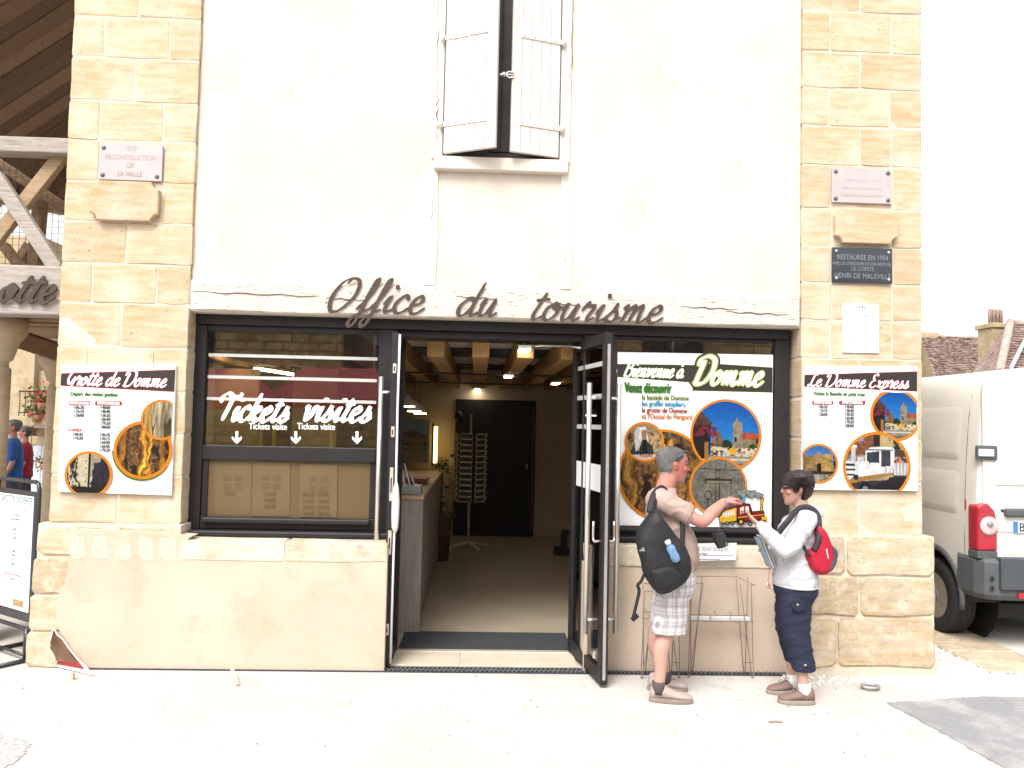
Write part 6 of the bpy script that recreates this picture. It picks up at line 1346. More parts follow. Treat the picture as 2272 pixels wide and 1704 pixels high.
def hair_cap(parent, Mx, mat, keep, thick, noise_amp, name='hair', k=1.02, seed=1):
    nz, na = 46, 72; v_, f_ = [], []; Z = np.linspace(.0, .2275, nz)
    for z in Z:
        for q in range(na):
            a = 2*math.pi*q/na; x, y = head_surface(z, a, k); v_.append((x, y, z+(.003 if z > .21 else 0)))
    V_ = np.array(v_); kp = keep(V_[:, 0], V_[:, 1], V_[:, 2])
    for i in range(nz-1):
        for q in range(na):
            ids = (i*na+q, i*na+(q+1) % na, (i+1)*na+(q+1) % na, (i+1)*na+q)
            if sum(kp[j] for j in ids) >= 3: f_.append(ids)
    f_.append(tuple((nz-1)*na+q for q in range(na)))
    th = thick(V_[:, 0], V_[:, 1], V_[:, 2])+noise_amp*(fnoise(V_[:, 0]*90+40, V_[:, 2]*70+V_[:, 1]*60+40, seed, 3)-.4)
    c = np.array([0, 0, .13]); n_ = V_-c; n_[:, 2] *= .8; n_ /= np.linalg.norm(n_, axis=1)[:, None]
    O_ = V_+n_*th[:, None]
    used = sorted({j for f in f_ for j in f}); mp = {j: i for i, j in enumerate(used)}
    m = MB(); m.add([Mx @ Vector(O_[j]) for j in used], [tuple(mp[j] for j in f) for f in f_], 0, True)
    # close the rim back to the scalp
    ed = {}
    for f in f_:
        for i in range(len(f)):
            e = (f[i], f[(i+1) % len(f)]); ed[e] = 1
    for (a, b_) in list(ed):
        if (b_, a) not in ed: m.add([Mx @ Vector(O_[a]), Mx @ Vector(O_[b_]), Mx @ Vector(V_[b_]*np.array([.97, .97, 1])), Mx @ Vector(V_[a]*np.array([.97, .97, 1]))], [(3, 2, 1, 0)], 0, True)
    return m.build(name, mat, parent)
def hair_strands(parent, Mx, mat, keep, n, length, lift, seed=1, k=1.03, wd=.0016):
    """thousands of short hairs combed back and down over the scalp"""
    rr = random.Random(seed); m = MB(); done = 0
    while done < n:
        z = rr.uniform(.02, .228); a = rr.uniform(-math.pi, math.pi); x, y = head_surface(z, a, k)
        if not keep(np.array([x]), np.array([y]), np.array([z+rr.gauss(0, .005)]))[0]: continue
        done += 1; p = Vector((x, y, z+lift*.3)); nrm = Vector((x+.01, y, (z-.125)*.8)).normalized()
        crown = Vector((-.045, 0, .225)); fl = (p-crown); fl = fl-nrm*fl.dot(nrm); fl = fl.normalized() if fl.length > 1e-4 else Vector((1, 0, 0))
        L_ = length*rr.uniform(.6, 1.2); side = nrm.cross(fl).normalized()*wd; d = (fl+nrm*rr.uniform(.05, .30)+side/wd*rr.uniform(-.35, .35)).normalized()
        b0 = p+nrm*lift; b1 = b0+d*L_*.55; b2 = b0+d*L_*.9-nrm*L_*.12
        m.add([Mx @ q for q in (b0-side, b0+side, b1+side*.8, b2, b1-side*.8)], [(0, 1, 2, 3, 4)])
    return tag(m.build('hair_strands', mat, parent), kind='stuff')
def hair_mat(name, a, b_):
    m, t, b = node_mat(name); v = coords(t, (60, 60, 12)); c = mixc(t, ramp(t, noise(t, v, 3, 4, .6), [(.35, 0), (.65, 1)]), a, b_); t.links.new(c, b.inputs['Base Color']); b.inputs['Roughness'].default_value = .55; bumpn(t, b, noise(t, v, 5, 4, .6), .6, .004); MATS[name] = m; return m
def skin_paint(Mx, base, flush, lips, brow, extra=None):
    inv = np.array(Mx.inverted())
    def fn(co):
        n = len(co); C = np.ones((n, 3))*np.array(base); h = np.c_[co, np.ones(n)] @ inv.T; x, y, z = h[:, 0], h[:, 1], h[:, 2]
        nz = fnoise(co[:, 0]*14+30, co[:, 2]*14+co[:, 1]*11+30, 3, 3); C *= (.92+.16*nz)[:, None]
        inh = (z > -.01) & (z < .24) & (np.hypot(x, y) < .16)
        f = inh*np.exp(-(((z-.10)/.05)**2))*(x > .02)*.8; f = np.maximum(f, inh*(np.abs(y) > .070)*(z < .15)*(z > .07)*.7); C = C*(1-f[:, None])+np.array(flush)*f[:, None]
        lp_ = inh & (x > .078) & (np.abs(z-.068) < .010) & (np.abs(y) < .026); C[lp_] = lips
        br = inh & (x > .05) & (np.abs(z-.150+.1*(np.abs(y)-.03)) < .006) & (np.abs(np.abs(y)-.034) < .022); C[br] = brow
        ey = inh & (x > .055) & (np.abs(z-.128) < .006) & (np.abs(np.abs(y)-.034) < .014); C[ey] = np.array(brow)*.6
        if extra is not None: C = extra(C, x, y, z, inh, co)
        return np.clip(C, 0, 1)
    return fn
skin_m = attr_mat('skin', .5, .35, .08, .12)
def Rz(a): return Matrix.Rotation(rad(a), 4, 'Z')
def Ry(a): return Matrix.Rotation(rad(a), 4, 'Y')
def Rx(a): return Matrix.Rotation(rad(a), 4, 'X')

# ---------------------------------------------------------------- the man
Y0 = -.58
MAN = thing('person', (S(1480, 1550, Y0)[0], Y0, 0), 'man in pale t-shirt and checked shorts reaching out his right hand', 'person')
Mh = Matrix.Translation(S3(1487, 1072, Y0)) @ Rz(4) @ Ry(7) @ Matrix.Scale(1.13, 4)
m = MB(); head(m, Mh, 1.0)
m.ball(Mh @ Vector((-.005, 0, .12)), .08, 12)
tube_s(m, [S3(1470, 1112, Y0), S3(1474, 1088, Y0), S3(1483, 1060, Y0), S3(1487, 1040, Y0)], [.085, .066, .064, .066], 16)
m.loft([oval(S3(1492, 1312, Y0), .12, .15), oval(S3(1494, 1262, Y0), .14, .17), oval(S3(1495, 1225, Y0), .145, .18), oval(S3(1482, 1170, Y0), .13, .19), oval(S3(1473, 1125, Y0), .115, .195), oval(S3(1470, 1105, Y0), .085, .16), oval(S3(1471, 1092, Y0), .06, .07)])
shR, elR, wrR = S3(1470, 1112, -.77), S3(1557, 1157, -.80), S3(1606, 1114, -.68)
tube_s(m, [shR, shR.lerp(elR, .5), elR, elR.lerp(wrR, .45), wrR], [.062, .050, .043, .043, .029], 14)
hand(m, wrR, S3(1646, 1098, -.62)-wrR, (-.25, -.2, .9), 1.0, .75, .1, 1)
shL, elL, wrL = S3(1470, 1112, -.40), S3(1472, 1200, -.355), S3(1500, 1262, -.37)
tube_s(m, [shL, elL, wrL], [.058, .044, .030], 12); hand(m, wrL, (.2, .05, -1), (0, 1, 0), 1.0, .4)
for hp, kn, an, hl, to in ((S3(1490, 1302, -.67), S3(1480, 1404, -.675), S3(1461, 1512, -.70), None, None), (S3(1488, 1302, -.49), S3(1457, 1402, -.49), S3(1476, 1500, -.475), None, None)):
    cf = kn.lerp(an, .35)+Vector((-.022, 0, 0)); an2 = Vector((an.x, an.y, .075))
    tube_s(m, [hp, hp.lerp(kn, .5), kn, cf, kn.lerp(an, .75), an2], [.088, .075, .056, .058, .041, .037], 14)
    m.ball(Vector((an.x+.03, an.y, .05)), (.075, .034, .034), 12)
me = solid(m, .0062, 4, .5); base = ink(234, 166, 150)
def man_extra(C, x, y, z, inh, co):
    f = inh & (x > .03) & (z < .075) & (z > .005); C[f] = C[f]*.75+np.array(ink(190, 160, 150))*.25     # stubble
    nb = fnoise(co[:, 0]*60+20, co[:, 2]*60+co[:, 1]*50+20, 6, 3)*.02-.01
    f = inh & ((((z+nb) > .203) & (x < .055)) | ((x < .035) & ((z+nb) > .142+.9*np.clip(x-.005, 0, 1))) | ((x < -.02) & ((z+nb) > .056))); C[f] = C[f]*.25+np.array(ink(150, 142, 138))*.75
    f = (co[:, 2] < .62) ; C[f] = C[f]*.5+np.array(ink(242, 205, 186))*.5
    return C
paint(me, skin_paint(Mh, base, ink(226, 120, 112), ink(190, 100, 98), ink(120, 95, 85), man_extra)); MANB = put_mesh('body', me, skin_m, MAN)
gh = hair_mat('grey_hair', (.095, .090, .088), (.24, .23, .225))
hair_strands(MAN, Mh, gh, lambda x, y, z: ((z > .203) & (x < .055)) | ((x < .035) & (z > .142+.9*np.clip(x-.005, 0, 1))) | ((x < -.02) & (z > .056)), 11000, .012, .0005, 3, 1.02, .0011)
tee = MB(); tee.loft([oval(S3(1497, 1264, Y0), .150, .190), oval(S3(1500, 1240, Y0), .156, .192), oval(S3(1496, 1202, Y0), .154, .200), oval(S3(1483, 1160, Y0), .142, .212), oval(S3(1475, 1125, Y0), .130, .215), oval(S3(1471, 1106, Y0), .108, .190), oval(S3(1472, 1093, Y0), .088, .115), oval(S3(1474, 1083, Y0), .079, .079)])
slE = shR.lerp(elR, .60); tube_s(tee, [shR+Vector((-.03, .06, .0)), shR+Vector((0, 0, -.005)), shR.lerp(elR, .35), slE], [.085, .082, .077, .074], 16)
slL = shL.lerp(elL, .55); tube_s(tee, [shL+Vector((0, -.06, 0)), shL, slL], [.08, .078, .070], 14)
def tee_folds(co):
    d = folds(3, .013, (9, 8, 15))(co)
    d += .006*np.sin((co[:, 2]*1.0+co[:, 0]*.8)*52+3*fnoise(co[:, 0]*6+9, co[:, 2]*6+9, 2, 2))*np.clip((.98-co[:, 2])*5, 0, 1)
    return d
me = solid(tee, .0085, 3, .5, tee_folds)
# open the sleeve end and neck visually: hem rings
tee_m = pm('tee_cotton', ink(212, 184, 172), .85, .05, 5, .12, 160); TE = put_mesh('t_shirt', me, tee_m, MAN)
MB().tube([slE+(elR-shR).normalized()*.006+Vector((0, math.cos(k*.5236)*.0755, 0))+((elR-shR).normalized().cross(Vector((0, 1, 0))))*math.sin(k*.5236)*.0755 for k in range(12)], .004, 6, closed=True).build('sleeve_hem', tee_m, TE)
# checked shorts
m, t, b = node_mat('check_cloth'); v = coords(t, (1, 1, 1)); sp_ = t.nodes.new('ShaderNodeSeparateXYZ'); t.links.new(v, sp_.inputs[0])
def stripes(sock, freq, ph, w_):
    a = N(t, 'ShaderNodeMath', operation='MULTIPLY_ADD'); t.links.new(sock, a.inputs[0]); a.inputs[1].default_value = freq; a.inputs[2].default_value = ph
    f = N(t, 'ShaderNodeMath', operation='FRACT'); t.links.new(a.outputs[0], f.inputs[0]); return ramp(t, f.outputs[0], [(0.0, 1.0), (w_, 1.0), (w_+.04, 0.0)])
xy = N(t, 'ShaderNodeMath', operation='ADD'); t.links.new(sp_.outputs[0], xy.inputs[0]); t.links.new(sp_.outputs[1], xy.inputs[1])
c = mixc(t, 0, (.66, .64, .64), (.66, .64, .64))
for sock, fr, ph, w_, colr, am in ((xy.outputs[0], 16, .1, .30, (.22, .22, .26), .45), (sp_.outputs[2], 15, .3, .28, (.22, .22, .26), .45), (xy.outputs[0], 32, .6, .08, (.10, .10, .12), .6), (sp_.outputs[2], 30, .75, .08, (.10, .10, .12), .55), (xy.outputs[0], 16, .72, .06, (.45, .22, .16), .45), (sp_.outputs[2], 15, .8, .05, (.45, .22, .16), .4)):
    mm_ = N(t, 'ShaderNodeMath', operation='MULTIPLY'); t.links.new(stripes(sock, fr, ph, w_), mm_.inputs[0]); mm_.inputs[1].default_value = am; c = mixc(t, mm_.outputs[0], c, colr)
t.links.new(c, b.inputs['Base Color']); b.inputs['Roughness'].default_value = .85; MATS['check'] = m
sho = MB(); sho.loft([oval(S3(1492, 1325, Y0), .12, .17), oval(S3(1493, 1305, Y0), .152, .198), oval(S3(1495, 1265, Y0), .152, .192), oval(S3(1496, 1246, Y0), .145, .185)])
sho.loft([oval(S3(1484, 1404, -.675), .118, .092), oval(S3(1486, 1370, -.675), .122, .098), oval(S3(1490, 1325, -.67), .128, .10), oval(S3(1492, 1295, -.66), .12, .09)]); sho.loft([oval(S3(1474, 1396, -.485), .105, .088), oval(S3(1480, 1360, -.485), .118, .095), oval(S3(1488, 1318, -.49), .125, .10), oval(S3(1491, 1290, -.50), .11, .09)])
SHO = put_mesh('shorts', solid(sho, .008, 3, .5, folds(5, .010, (9, 8, 14))), MATS['check'], MAN)
shoe_b = pm('shoe_beige', ink(206, 188, 178), .75, .1, 20, .15, 120); sole_b = pm('shoe_sole', ink(170, 150, 140), .8, .1, 20); sock_g = pm('sock_grey', ink(110, 98, 98), .9, .1, 30, .3, 200)
hl = G(1400, 1509); to = G(1492, 1513); shoe(MAN, (hl.x+.0, -.69), (to.x-.0, -.72), shoe_b, sole_b, .122, .046); to2 = G(1483, 1491); shoe(MAN, (to2.x-.275, -.455), (to2.x, -.485), shoe_b, sole_b, .122, .046)
for an in (S3(1461, 1512, -.70), S3(1476, 1500, -.475)): MB().lathe([(.043, .055), (.045, .10), (.043, .135), (.040, .137)], (an.x, an.y, 0), 16).build('sock', sock_g, MAN)
# wrist band and pouch on a cord
MB().tube([wrR+(elR-wrR)*.06+Vector((math.cos(k*.5236)*.02, math.sin(k*.5236)*.03, math.cos(k*.5236)*.022)) for k in range(12)], .003, 5, closed=True).build('wrist_band', pm('band_purple', (.12, .06, .12), .6), MAN)
pc = thing('camera_pouch', S3(1598, 1215, -.66), 'small black camera pouch hanging on a cord from the man\'s hand', 'pouch')
yb = -.66; pk_ = [S3(x, y, yb) for x, y in ((1579, 1184), (1601, 1178), (1608, 1186), (1615, 1207), (1611, 1212), (1593, 1217), (1588, 1208))]
nn = len(pk_); pcn = sum(pk_, Vector())/nn; MB().loft([[pcn+(p-pcn)*s_+Vector((0, dy, 0)) for p in pk_] for s_, dy in ((.85, -.03), (1, -.02), (1, .02), (.85, .03))][::-1], sm=False).build('case', pm('pouch_black', (.018, .018, .02), .7, .2, 30, .2, 150), pc, .004)
box('tag', flat_ink('tag_green', 130, 190, 60), pc, pk_[4].x-.012, pk_[4].x-.002, yb-.034, yb-.028, pk_[4].z+.01, pk_[4].z+.03); MB().tube(catmull([S3(1592, 1182, yb), S3(1604, 1150, -.66), S3(1622, 1112, -.655)], 6), .0018, 5).build('cord', pm('cord_grey', (.25, .24, .24), .7), pc)
# sunglasses pushed up on the head
sg_ = thing('sunglasses', Mh @ Vector((.03, 0, .2)), 'dark sunglasses pushed up on the grey-haired man\'s head', 'sunglasses'); sgm = pm('glasses_dark', (.02, .018, .025), .2, spec=.6)
for s in (-1, 1):
    MB().tube([Mh @ Vector(p) for p in catmull([(-.02, .080*s, .135), (.005, .083*s, .165), (.035, .078*s, .195), (.055, .062*s, .208)], 5)], .0042, 6).build('temple', sgm, sg_); MB().tube([Mh @ Vector(p) for p in catmull([(.052, .066*s, .204), (.068, .048*s, .205), (.074, .022*s, .207)], 4)], [.012]*9, 8, flat=.5).build('lens', sgm, sg_)
MB().tube([Mh @ Vector(p) for p in ((.074, .022, .207), (.077, 0, .210), (.074, -.022, .207))], .004, 6).build('bridge', sgm, sg_)
# black sling bag
bag_m = pm('bag_nylon', (.011, .0105, .013), .65, .25, 10, .3, 200); bag2 = pm('bag_nylon_dark', (.007, .007, .008), .7, .2, 12, .3, 200); BY = -.88
SB = thing('sling_bag', S3(1462, 1312, BY), 'black sling bag with side bottle pocket on the man\'s back', 'bag')
def pillow(outl, ys, name, mat, parent, vox=.009, sm=6, dis=None):
    o_ = catmull([S3(x, y, ys[0][0]) for x, y in outl], 4, True); c_ = sum(o_, Vector())/len(o_); m = MB()
    m.loft([[Vector((c_.x+(p.x-c_.x)*s_, y, c_.z+(p.z-c_.z)*s_)) for p in o_] for y, s_ in ys]); return put_mesh(name, solid(m, vox, sm, .5, dis), mat, parent)
bagb = pillow([(1441, 1130), (1424, 1152), (1408, 1182), (1407, 1205), (1416, 1238), (1428, 1278), (1447, 1306), (1463, 1313), (1490, 1302), (1515, 1284), (1526, 1258), (1522, 1228), (1508, 1200), (1488, 1176), (1466, 1146), (1452, 1128)], [(-.80, .88), (-.83, .98), (-.88, 1.0), (-.93, .94), (-.965, .76), (-.975, .5)], 'bag_body', bag_m, SB, .009, 5, folds(8, .011, (8, 8, 12)))
pillow([(1437, 1262), (1452, 1256), (1480, 1248), (1505, 1262), (1512, 1280), (1490, 1300), (1463, 1310), (1447, 1300)], [(-.90, .96), (-.955, 1.0), (-.985, .86), (-.995, .6)], 'front_pocket', bag2, bagb)
pillow([(1486, 1232), (1502, 1228), (1517, 1232), (1522, 1252), (1512, 1262), (1498, 1250)], [(-.90, .96), (-.95, 1.0), (-.975, .8)], 'bottle_pocket', bag2, bagb, .007)
def strap(pts, w_, name, mat, parent, th=.006, ref=(0, 1, 0)): return MB().tube(catmull(pts, 5), w_/2, 8, flat=th/w_*2, ref=ref).build(name, mat, parent)
strap([S3(1444, 1138, -.86), S3(1447, 1118, -.835), S3(1455, 1096, -.79), S3(1470, 1083, -.70), S3(1476, 1084, -.62), S3(1482, 1092, -.52)], .060, 'strap', bag_m, SB, .012, (0, 1, 0))
strap([S3(1510, 1142, -.80), S3(1515, 1170, -.815), S3(1514, 1200, -.835), S3(1515, 1240, -.86)], .034, 'side_strap', bag_m, SB, .010)
strap([S3(1432, 1268, -.88), S3(1422, 1290, -.89), S3(1415, 1298, -.89), S3(1418, 1312, -.885), S3(1412, 1340, -.89), S3(1405, 1370, -.89)], .022, 'loose_strap', bag_m, SB, .006); MB().bar(S3(1402, 1376, -.89), S3(1415, 1364, -.89), .012, .03).build('buckle', bag2, SB)
gp = flat_ink('logo_grey', 190, 190, 205); s_ = Sheet(SB, 0, 0, -.986); cx_, cz_ = S(1426, 1219, -.99)
for k in range(3): s_.poly('logo_bar', [(cx_-.020+.013*k, cz_-.012), (cx_-.010+.013*k, cz_-.012), (cx_-.014+.010*k, cz_-.004+.009*k), (cx_-.022+.010*k, cz_-.006+.009*k)], gp)
bt = thing('water_bottle', S3(1497, 1240, -.95), 'small clear blue water bottle with white cap in the bag\'s side pocket', 'bottle'); a, b_ = S3(1502, 1246, -.985), S3(1481, 1201, -1.0); d_ = (b_-a)
MB().tube([a+d_*k for k in (0, .08, .3, .38, .6, .74, .84, .86)], [.020, .030, .031, .027, .031, .027, .014, .014], 14).build('body', pm('bottle_blue', ink(130, 175, 225), .15, .25, 30, spec=.7), bt); MB().tube([a+d_*k for k in (.865, 1.02)], [.019, .019], 12).build('cap', pm('cap_white', (.7, .7, .72), .4), bt)

# ---------------------------------------------------------------- the woman
YW = -.60
WOM = thing('person', (S(1765, 1555, YW)[0], YW, 0), 'woman in white jacket and navy capri trousers facing the man', 'person')
Wh = Matrix.Translation(S3(1770, 1121, YW)) @ Rz(174) @ Ry(4) @ Matrix.Scale(1.0, 4)
m = MB(); head(m, Wh, .97, .96); m.ball(Wh @ Vector((-.005, 0, .12)), .08, 12)
tube_s(m, [S3(1783, 1152, YW), S3(1781, 1135, YW), S3(1775, 1115, YW), S3(1772, 1095, YW)], [.07, .056, .053, .056], 14)
m.loft([oval(S3(1765, 1312, YW), .11, .15), oval(S3(1765, 1262, YW), .12, .15), oval(S3(1766, 1205, YW), .12, .16), oval(S3(1774, 1168, YW), .10, .17), oval(S3(1780, 1150, YW), .07, .13)])
wsh, wel, wwr = S3(1792, 1158, -.785), S3(1746, 1221, -.82), S3(1684, 1165, -.72)
tube_s(m, [wsh, wel, wwr], [.05, .038, .025], 12); hand(m, wwr, S3(1652, 1138, -.66)-wwr, (-.2, -.35, -.9), .88, -.0+.45, .12, -1)
vsh, vel, vwr = S3(1788, 1158, -.415), S3(1732, 1226, -.42), S3(1702, 1210, -.52)
tube_s(m, [vsh, vel, vwr], [.05, .038, .026], 12); hand(m, vwr, S3(1685, 1202, -.60)-vwr, (.1, .9, .3), .88, .7, .1, 1)
for hp, kn, an in ((S3(1766, 1308, -.68), S3(1762, 1402, -.685), S3(1785, 1512, -.715)), (S3(1762, 1308, -.52), S3(1748, 1400, -.515), S3(1760, 1500, -.51))):
    an2 = Vector((an.x, an.y, .07)); tube_s(m, [hp, kn, kn.lerp(an, .4)+Vector((.015, 0, 0)), kn.lerp(an, .75), an2], [.08, .055, .054, .040, .035], 14); m.ball(Vector((an.x-.03, an.y, .05)), (.07, .032, .032), 12)
me = solid(m, .0062, 4, .5); paint(me, skin_paint(Wh, ink(236, 190, 168), ink(222, 150, 132), ink(205, 130, 122), ink(70, 45, 40))); put_mesh('body', me, skin_m, WOM)
dh = hair_mat('dark_hair', (.008, .0045, .0045), (.022, .011, .010))
hair_cap(WOM, Wh, dh, lambda x, y, z: (z > .168) | ((x < .035+.0*z) & (z > .118)) | ((x < .062) & (z > .145)) | ((x < -.025) & (z > .025)), lambda x, y, z: .007+.014*np.clip((.02-x)/.1, 0, 1)+.005*(z > .19), .008, k=1.02, seed=4)
hair_strands(WOM, Wh, dh, lambda x, y, z: (z > .165) | ((x < .04) & (z > .115)) | ((x < .065) & (z > .142)) | ((x < -.022) & (z > .022)), 6500, .030, .007, 5, 1.05, .0020)
jk_m = pm('jacket_fleece', (.50, .50, .525), .9, .03, 6, .25, 260)
j = MB(); j.loft([oval(S3(1764, 1298, YW), .138, .185), oval(S3(1764, 1288, YW), .143, .19), oval(S3(1763, 1255, YW), .142, .185), oval(S3(1764, 1215, YW), .142, .185), oval(S3(1770, 1180, YW), .134, .19), oval(S3(1777, 1158, YW), .112, .185), oval(S3(1781, 1144, YW), .085, .13), oval(S3(1781, 1133, YW), .072, .078), oval(S3(1780, 1126, YW), .070, .072)])
wcf = wel.lerp(wwr, .90); tube_s(j, [wsh+Vector((-.0, .06, 0)), wsh, wsh.lerp(wel, .5), wel, wel.lerp(wwr, .5), wcf], [.070, .068, .060, .054, .048, .039], 16); vcf = vel.lerp(vwr, .85); tube_s(j, [vsh+Vector((0, -.06, 0)), vsh, vel, vcf], [.075, .072, .058, .044], 14)
# hood lying on the shoulders
j.ball(S3(1806, 1140, YW), (.05, .10, .045), 12); j.ball(S3(1797, 1131, YW), (.05, .085, .035), 12)
JK = put_mesh('jacket', solid(j, .0085, 3, .5, lambda co: folds(11, .016, (9, 8, 19))(co)), jk_m, WOM)
MB().tube(oval(S3(1764, 1296, YW), .141, .188, n=30), .007, 8, closed=True).build('hem', jk_m, JK); 
cz0 = catmull([S3(1735, 1232, -.765), S3(1740, 1250, -.775), S3(1750, 1265, -.785)], 4); MB().tube(cz0, .003, 5).build('pocket_seam', pm('seam_grey', (.35, .35, .37), .8), JK)
pn_m = pm('navy_cotton', ink(40, 46, 72), .85, .18, 7, .2, 180)
pz = MB(); pz.loft([oval(S3(1764, 1330, YW), .11, .16), oval(S3(1765, 1312, YW), .142, .185), oval(S3(1765, 1290, YW), .14, .18)])
pz.loft([oval(S3(1783, 1486, -.71), .078, .072), oval(S3(1778, 1460, -.705), .086, .078), oval(S3(1766, 1405, -.69), .094, .084), oval(S3(1764, 1350, -.685), .108, .095), oval(S3(1766, 1305, -.68), .112, .09)]); pz.loft([oval(S3(1766, 1472, -.51), .066, .066), oval(S3(1758, 1440, -.512), .074, .072), oval(S3(1747, 1400, -.515), .080, .08), oval(S3(1752, 1345, -.52), .10, .09), oval(S3(1760, 1302, -.53), .11, .09)])
PZN = put_mesh('capri_trousers', solid(pz, .0085, 3, .5, lambda co: folds(14, .010, (10, 9, 24))(co)), pn_m, WOM)
btn = pm('button_brass', (.45, .36, .2), .4, metal=.6)
for px, py, y in ((1770, 1342, -.79), (1787, 1476, -.795)): MB().lathe([(.009, 0), (.008, -.004), (0, -.005)], S3(px, py, y), 10, axis='y').build('button', btn, PZN)
fp = [S3(1757, 1336, -.788), S3(1786, 1337, -.785), S3(1785, 1352, -.787), S3(1771, 1358, -.79), S3(1757, 1350, -.79)]; slab3('pocket_flap', fp, .008, pn_m, PZN, .004)
for an, z0 in ((S3(1785, 1512, -.715), 0), (S3(1760, 1500, -.51), 0)): MB().lathe([(.042, .05), (.044, .10), (.042, .135), (.038, .138)], (an.x, an.y, 0), 16).build('sock', pm('sock_white', (.68, .67, .67), .9, .05, 20, .3, 200), WOM)
sh_br = pm('shoe_brown', ink(150, 122, 114), .7, .15, 20, .2, 120); so_br = pm('sole_grey', ink(178, 166, 156), .8, .1, 20)
hl = G(1757, 1519); to = G(1678, 1515); shoe(WOM, (hl.x, -.725), (to.x, -.70), sh_br, so_br, .115, .044); to = G(1654, 1495); shoe(WOM, (to.x+.262, -.505), (to.x, -.515), sh_br, so_br, .115, .044)
gw = thing('spectacles', Wh @ Vector((.1, 0, .13)), 'thin-rimmed glasses worn by the dark-haired woman', 'glasses'); gwm = pm('thin_rim', (.05, .045, .05), .3, metal=.5)
for s in (-1, 1):
    MB().tube([Wh @ Vector((.106-.012*abs(math.cos(k*.4488)), s*.034+.022*math.cos(k*.4488), .130+.014*math.sin(k*.4488))) for k in range(14)], .0016, 5, closed=True).build('rim', gwm, gw); MB().add([Wh @ Vector((.104-.010*abs(math.cos(k*.4488)), s*.034+.021*math.cos(k*.4488), .130+.0135*math.sin(k*.4488))) for k in range(14)], [tuple(range(14))]).build('lens', glass('lens_glass', (.8, .86, .86), 1.7), gw); MB().tube([Wh @ Vector(p) for p in ((.096, .056*s, .134), (.05, .076*s, .135), (-.002, .079*s, .132))], .0018, 5).build('temple', gwm, gw)
MB().tube([Wh @ Vector(p) for p in ((.106, .012, .132), (.110, 0, .134), (.106, -.012, .132))], .0016, 5).build('bridge', gwm, gw)
# red backpack
RB = thing('backpack', S3(1830, 1279, YW), 'red rucksack with black straps on the woman\'s back', 'backpack'); red_m = pm('backpack_red', ink(212, 24, 58), .7, .12, 9, .25, 200); blk_m = pm('strap_black', (.025, .02, .026), .75, .2, 14, .3, 200)
bk = pillow([(1820, 1166), (1838, 1178), (1848, 1200), (1856, 1225), (1855, 1252), (1845, 1274), (1829, 1280), (1808, 1266), (1797, 1244), (1796, 1226), (1812, 1216), (1817, 1190)], [(-.845, .80), (-.825, .93), (-.78, 1.0), (-.52, 1.0), (-.42, .93), (-.40, .8)], 'bag_body', red_m, RB, .008, 5, folds(21, .005))
pillow([(1850, 1212), (1861, 1222), (1859, 1248), (1849, 1268), (1840, 1272), (1846, 1250), (1851, 1232)], [(-.85, .85), (-.81, 1.0), (-.50, 1.0), (-.42, .85)], 'side_pocket', pm('pocket_grey', ink(88, 84, 100), .6, .2, 12, .2, 150), bk, .007)
MB().tube(catmull([S3(1834, 1218, -.846), S3(1836, 1230, -.848), S3(1838, 1240, -.846)], 4), .004, 6).build('zip_pull', pm('zip_white', (.6, .58, .58), .5), bk)
for y, nm in ((-.745, 0), (-.465, 1)):
    strap([S3(1727, 1182, y-.04), S3(1738, 1168, y-.055), S3(1750, 1154, y-.05), S3(1762, 1138, y), S3(1778, 1127, y+.03*(1 if y < -.6 else -1)), S3(1797, 1127, y+.02*(1 if y < -.6 else -1)), S3(1812, 1140, y), S3(1817, 1164, y-.05), S3(1816, 1195, y-.09), S3(1806, 1222, y-.095)], .042, 'shoulder_strap', blk_m, RB, .014, (0, 1, 0))
strap([S3(1776, 1204, -.812), S3(1786, 1218, -.80), S3(1797, 1232, -.85)], .022, 'lower_strap', blk_m, RB, .008)
# brochures in her right hand, keys
bro = thing('folded_brochure', S3(1700, 1250, -.60), 'folded brochures held low in the woman\'s right hand', 'brochure')
for k, (cl, dx) in enumerate((((.62, .62, .64), 0), ((.5, .48, .46), 6), ((.30, .40, .52), -5))):
    a, b_ = S3(1684+dx, 1188+abs(dx), -.62+.012*k), S3(1711+dx, 1258, -.62+.012*k); MB().bar(a, b_, .10, .005, (1, 0, .2)).build('brochure_leaf', pm('brochure%d' % k, cl, .5, .2, 25), bro)
bpy.data.materials['brochure0'].name = 'brochure_paper'
ky = thing('key_ring', S3(1708, 1300, -.62), 'small keys dangling below the woman\'s brochures', 'keys'); MB().tube(catmull([S3(1709, 1256, -.62), S3(1706, 1275, -.62), S3(1704, 1290, -.62)], 4), .0022, 5).build('lanyard', pm('lanyard', (.3, .1, .1), .7), ky); MB().tube([S3(1703, 1292, -.62), S3(1700, 1303, -.62)], [.006, .004], 6).build('key', steel, ky); MB().tube([S3(1705, 1292, -.62), S3(1708, 1306, -.62)], [.005, .003], 6).build('key', pm('key_red', (.4, .05, .05), .5), ky)

